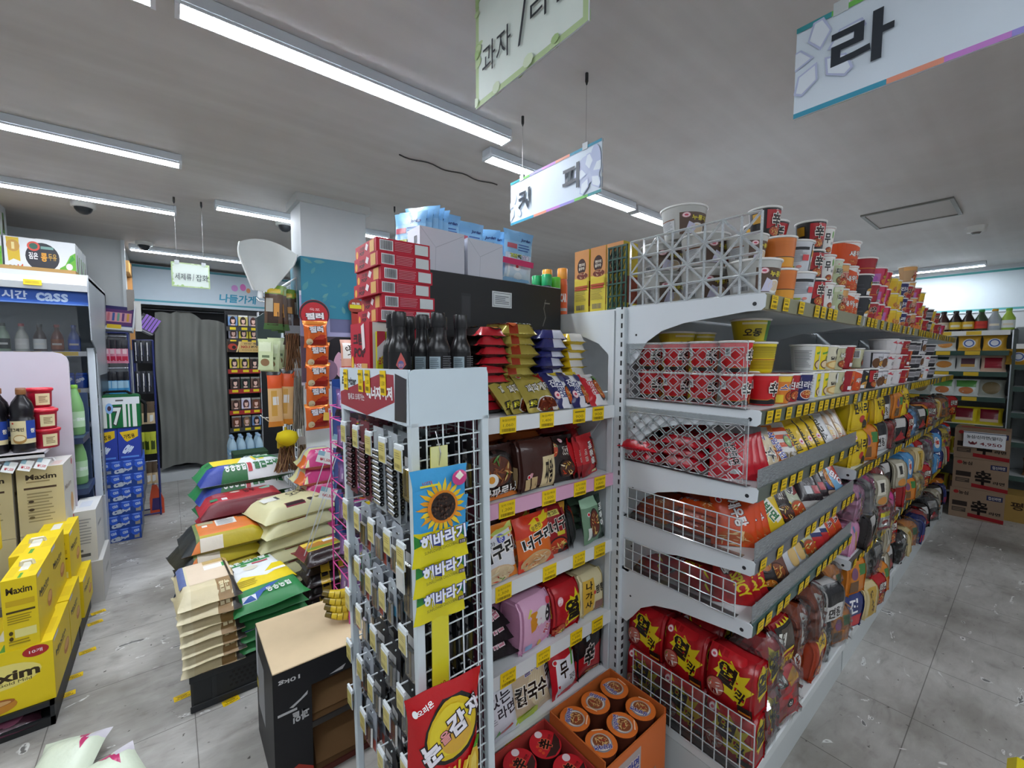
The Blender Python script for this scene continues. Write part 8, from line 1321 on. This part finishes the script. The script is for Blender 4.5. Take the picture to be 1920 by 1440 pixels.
ZS = [1.71, 1.52, 1.32, 1.08, .81, .5, .12]
wallshelf(.185, 1.2, ZS, 'wall shelf of grains and sauces behind the brown cartons'); wallshelf(-.9, .165, [z - .13 for z in ZS], 'wall shelf section cut by the picture edge')
TOPB = [('3a1c16', '1a1414', 'c8b8a0'), ('241a18', '1a1414', 'd8b83a'), ('2a1c18', '141214', 'd8b03a'), ('3a4a30', '1f8a3a', 'c83a2a'), ('a8b0b4', 'd8a82c', 'a8b0b8'), ('a8c84a', '7ac03a', 'e0e4e0')]
for i, (c, cc, lc) in enumerate(TOPB + TOPB[:3]):
    o = bottle('sauce_bottle', [(.04, 0), (.043, .006), (.043, .11), (.02, .16), (.018, .18)], c, (.021, .178, .2), cc, [R(0, 0, 1, 1, lc), R(.2, .3, .8, .6, 'b8302a' if i == 3 else 'e0d8c0')], (.0433, .02, .09), 14); o.rotation_euler = (0, 0, -pi / 2); o.location = (6.06, (.63 - i * .085) if i < 5 else ((.205) if i == 5 else 1.1 - (i - 6) * .1), 1.7105); tag(o, f'{("dark soy", "black", "black capped", "green capped", "grey white", "lime capped", "dark", "brown", "black")[i]} bottle on the wall shelf top, {ORD[i]} placed', 'bottle', 'bottles on the wall shelf')
GR = {'yel': ('yellow box', [R(0, 0, 1, 1, 'd8a83a'), E(.5, .5, .3, .3, 'd8dce4'), E(.5, .5, .24, .24, '3a5aa0'), E(.5, .5, .18, .18, 'd8dce4')]), 'whit': ('white grain bag', [R(0, 0, 1, 1, 'd4d6d2'), E(.5, .4, .36, .22, 'c8843a'), R(.2, .7, .7, .9, '3a4a44')]), 'purp': ('white bag with dark grain', [R(0, 0, 1, 1, 'd0d0cc'), R(.2, .4, .8, .8, '5a3a44'), R(.2, .25, .8, .42, 'c89a4a')]), 'redb': ('red and cream pack', [R(0, 0, 1, 1, 'd8b8a0'), R(.15, .2, .85, .85, '9a1c2e')]), 'grn': ('green topped bag', [R(0, 0, 1, 1, 'd8dcd8'), R(.1, .5, .9, .95, '5a9a4a'), E(.5, .3, .3, .2, 'c87a4a')]), 'leaf': ('clear herb bag', [R(0, 0, 1, 1, 'a8aaa0'), E(.5, .5, .36, .36, '7a6a4a')]), 'maro': ('yellow bag with maroon beans', [R(0, 0, 1, 1, 'd8c42a'), R(.15, .3, .85, .9, '7a1c2c'), R(.15, .16, .85, .32, 'e0c8b0')]), 'brn': ('brown bean bag', [R(0, 0, 1, 1, '6a4a2c'), R(.1, .6, .9, .95, 'a88a3a')])}
LAYO = [(1.5205, ('yel', 'yel', 'whit', 'whit', 'redb')), (1.3205, ('redb', 'purp', 'whit', 'purp')), (1.0805, ('leaf', 'grn', 'grn', 'leaf')), (.8105, ('maro', 'maro', 'brn', 'maro')), (.5005, ('brn', 'maro', 'yel', 'brn')), (.1205, ('brn', 'brn', 'maro', 'yel'))]
for k, (z, ks) in enumerate(LAYO):
    for s_, yb in ((0, .19), (1, -.62)):
        for i, kk in enumerate(ks if not s_ else ks[::-1]):
            wd, ops = GR[kk]; h = min(.17, ([.19, .2, .24, .27, .31, .38][k] - .05)) 
            put('gr_' + kk + str(k > 0), lambda: pack('grain_bag', .15, .15, .06, ops, None, 6, .3), (6.10, yb + .09 + i * .165, z - .13 * s_), (radians(-10 if kk != 'yel' else 0), 0, -pi / 2), f'{wd} on {("the wall shelf", "the cut off wall shelf")[s_]}, {ORD[k + 1]} level, {ORD[i]} along', 'grain bag', 'bags on the wall shelves', min(1.1, h / .145))
BRC = [R(0, 0, 1, 1, '8a7460'), E(.12, .86, .05, .06, '9a2a2a'), T('농심', .26, .85, .18, .12, '2a201c', bold=.03), R(.68, .72, .96, .88, '2a2e4e'), T('컵신라면', .82, .8, .22, .1, 'c8c0b8', bold=.02), T('辛', .56, .42, .3, .5, '1d1614', bold=.05), T('라면', .84, .3, .2, .1, '1d1614', bold=.03), R(.06, .4, .34, .56, '2e2622'), R(.06, .2, .32, .34, '4a4038'), P([(.36, .08), (1, .02), (1, .14), (.36, .2)], '8a1c22')] + lines(.08, .22, .3, .32, 2, '8a7460', 1)
SGN = [R(0, 0, 1, 1, 'dcdfe2'), R(0, .92, 1, .97, '3a4a5a'), T('농심/신라면(멀티)', .5, .66, .84, .26, '2a2a2e', bold=.02), T('₩ 4,950', .52, .26, .8, .24, '7a3038', bold=.02)]
for k in range(3):
    def mk():
        o = carton('brown_carton', .335, .25, .272, '8a7460', BRC, None, None, [R(0, 0, 1, 1, '8a7460'), R(.1, .3, .9, .6, 'b0403a')], KRAFT); return o
    put('brc', mk, (5.58 + .004 * k, .29 + (.006, -.004, .0)[k], k * .2735), (0, 0, radians(-90 + (3, 2, 1)[k])), ('brown noodle carton on the floor at the aisle end', 'brown noodle carton in the middle of the stack', 'brown noodle carton on top, behind the price sign')[k], 'carton', 'brown noodle cartons')
tag(MB().art(SGN, flat((-.125, 0, 0), (.25, 0, 0), (0, 0, .14)), 1.8).box(-.125, .0004, 0, .125, .003, .14, 'ccd').build('price_sign', CARD, None, (5.562, .275, .655), (radians(2), 0, radians(-91))), 'white price sign on the top brown carton', 'price sign')
put('brc2', lambda: carton('brown_carton', .4, .28, .24, '9a7c44', [R(0, 0, 1, 1, '9a7c44'), T('평강식', .4, .6, .6, .3, '3a2a1c', bold=.03)], None, None, None, KRAFT), (5.78, -.06, 0), (0, 0, -pi / 2), 'tan carton on the floor below the cut off wall shelf', 'carton')
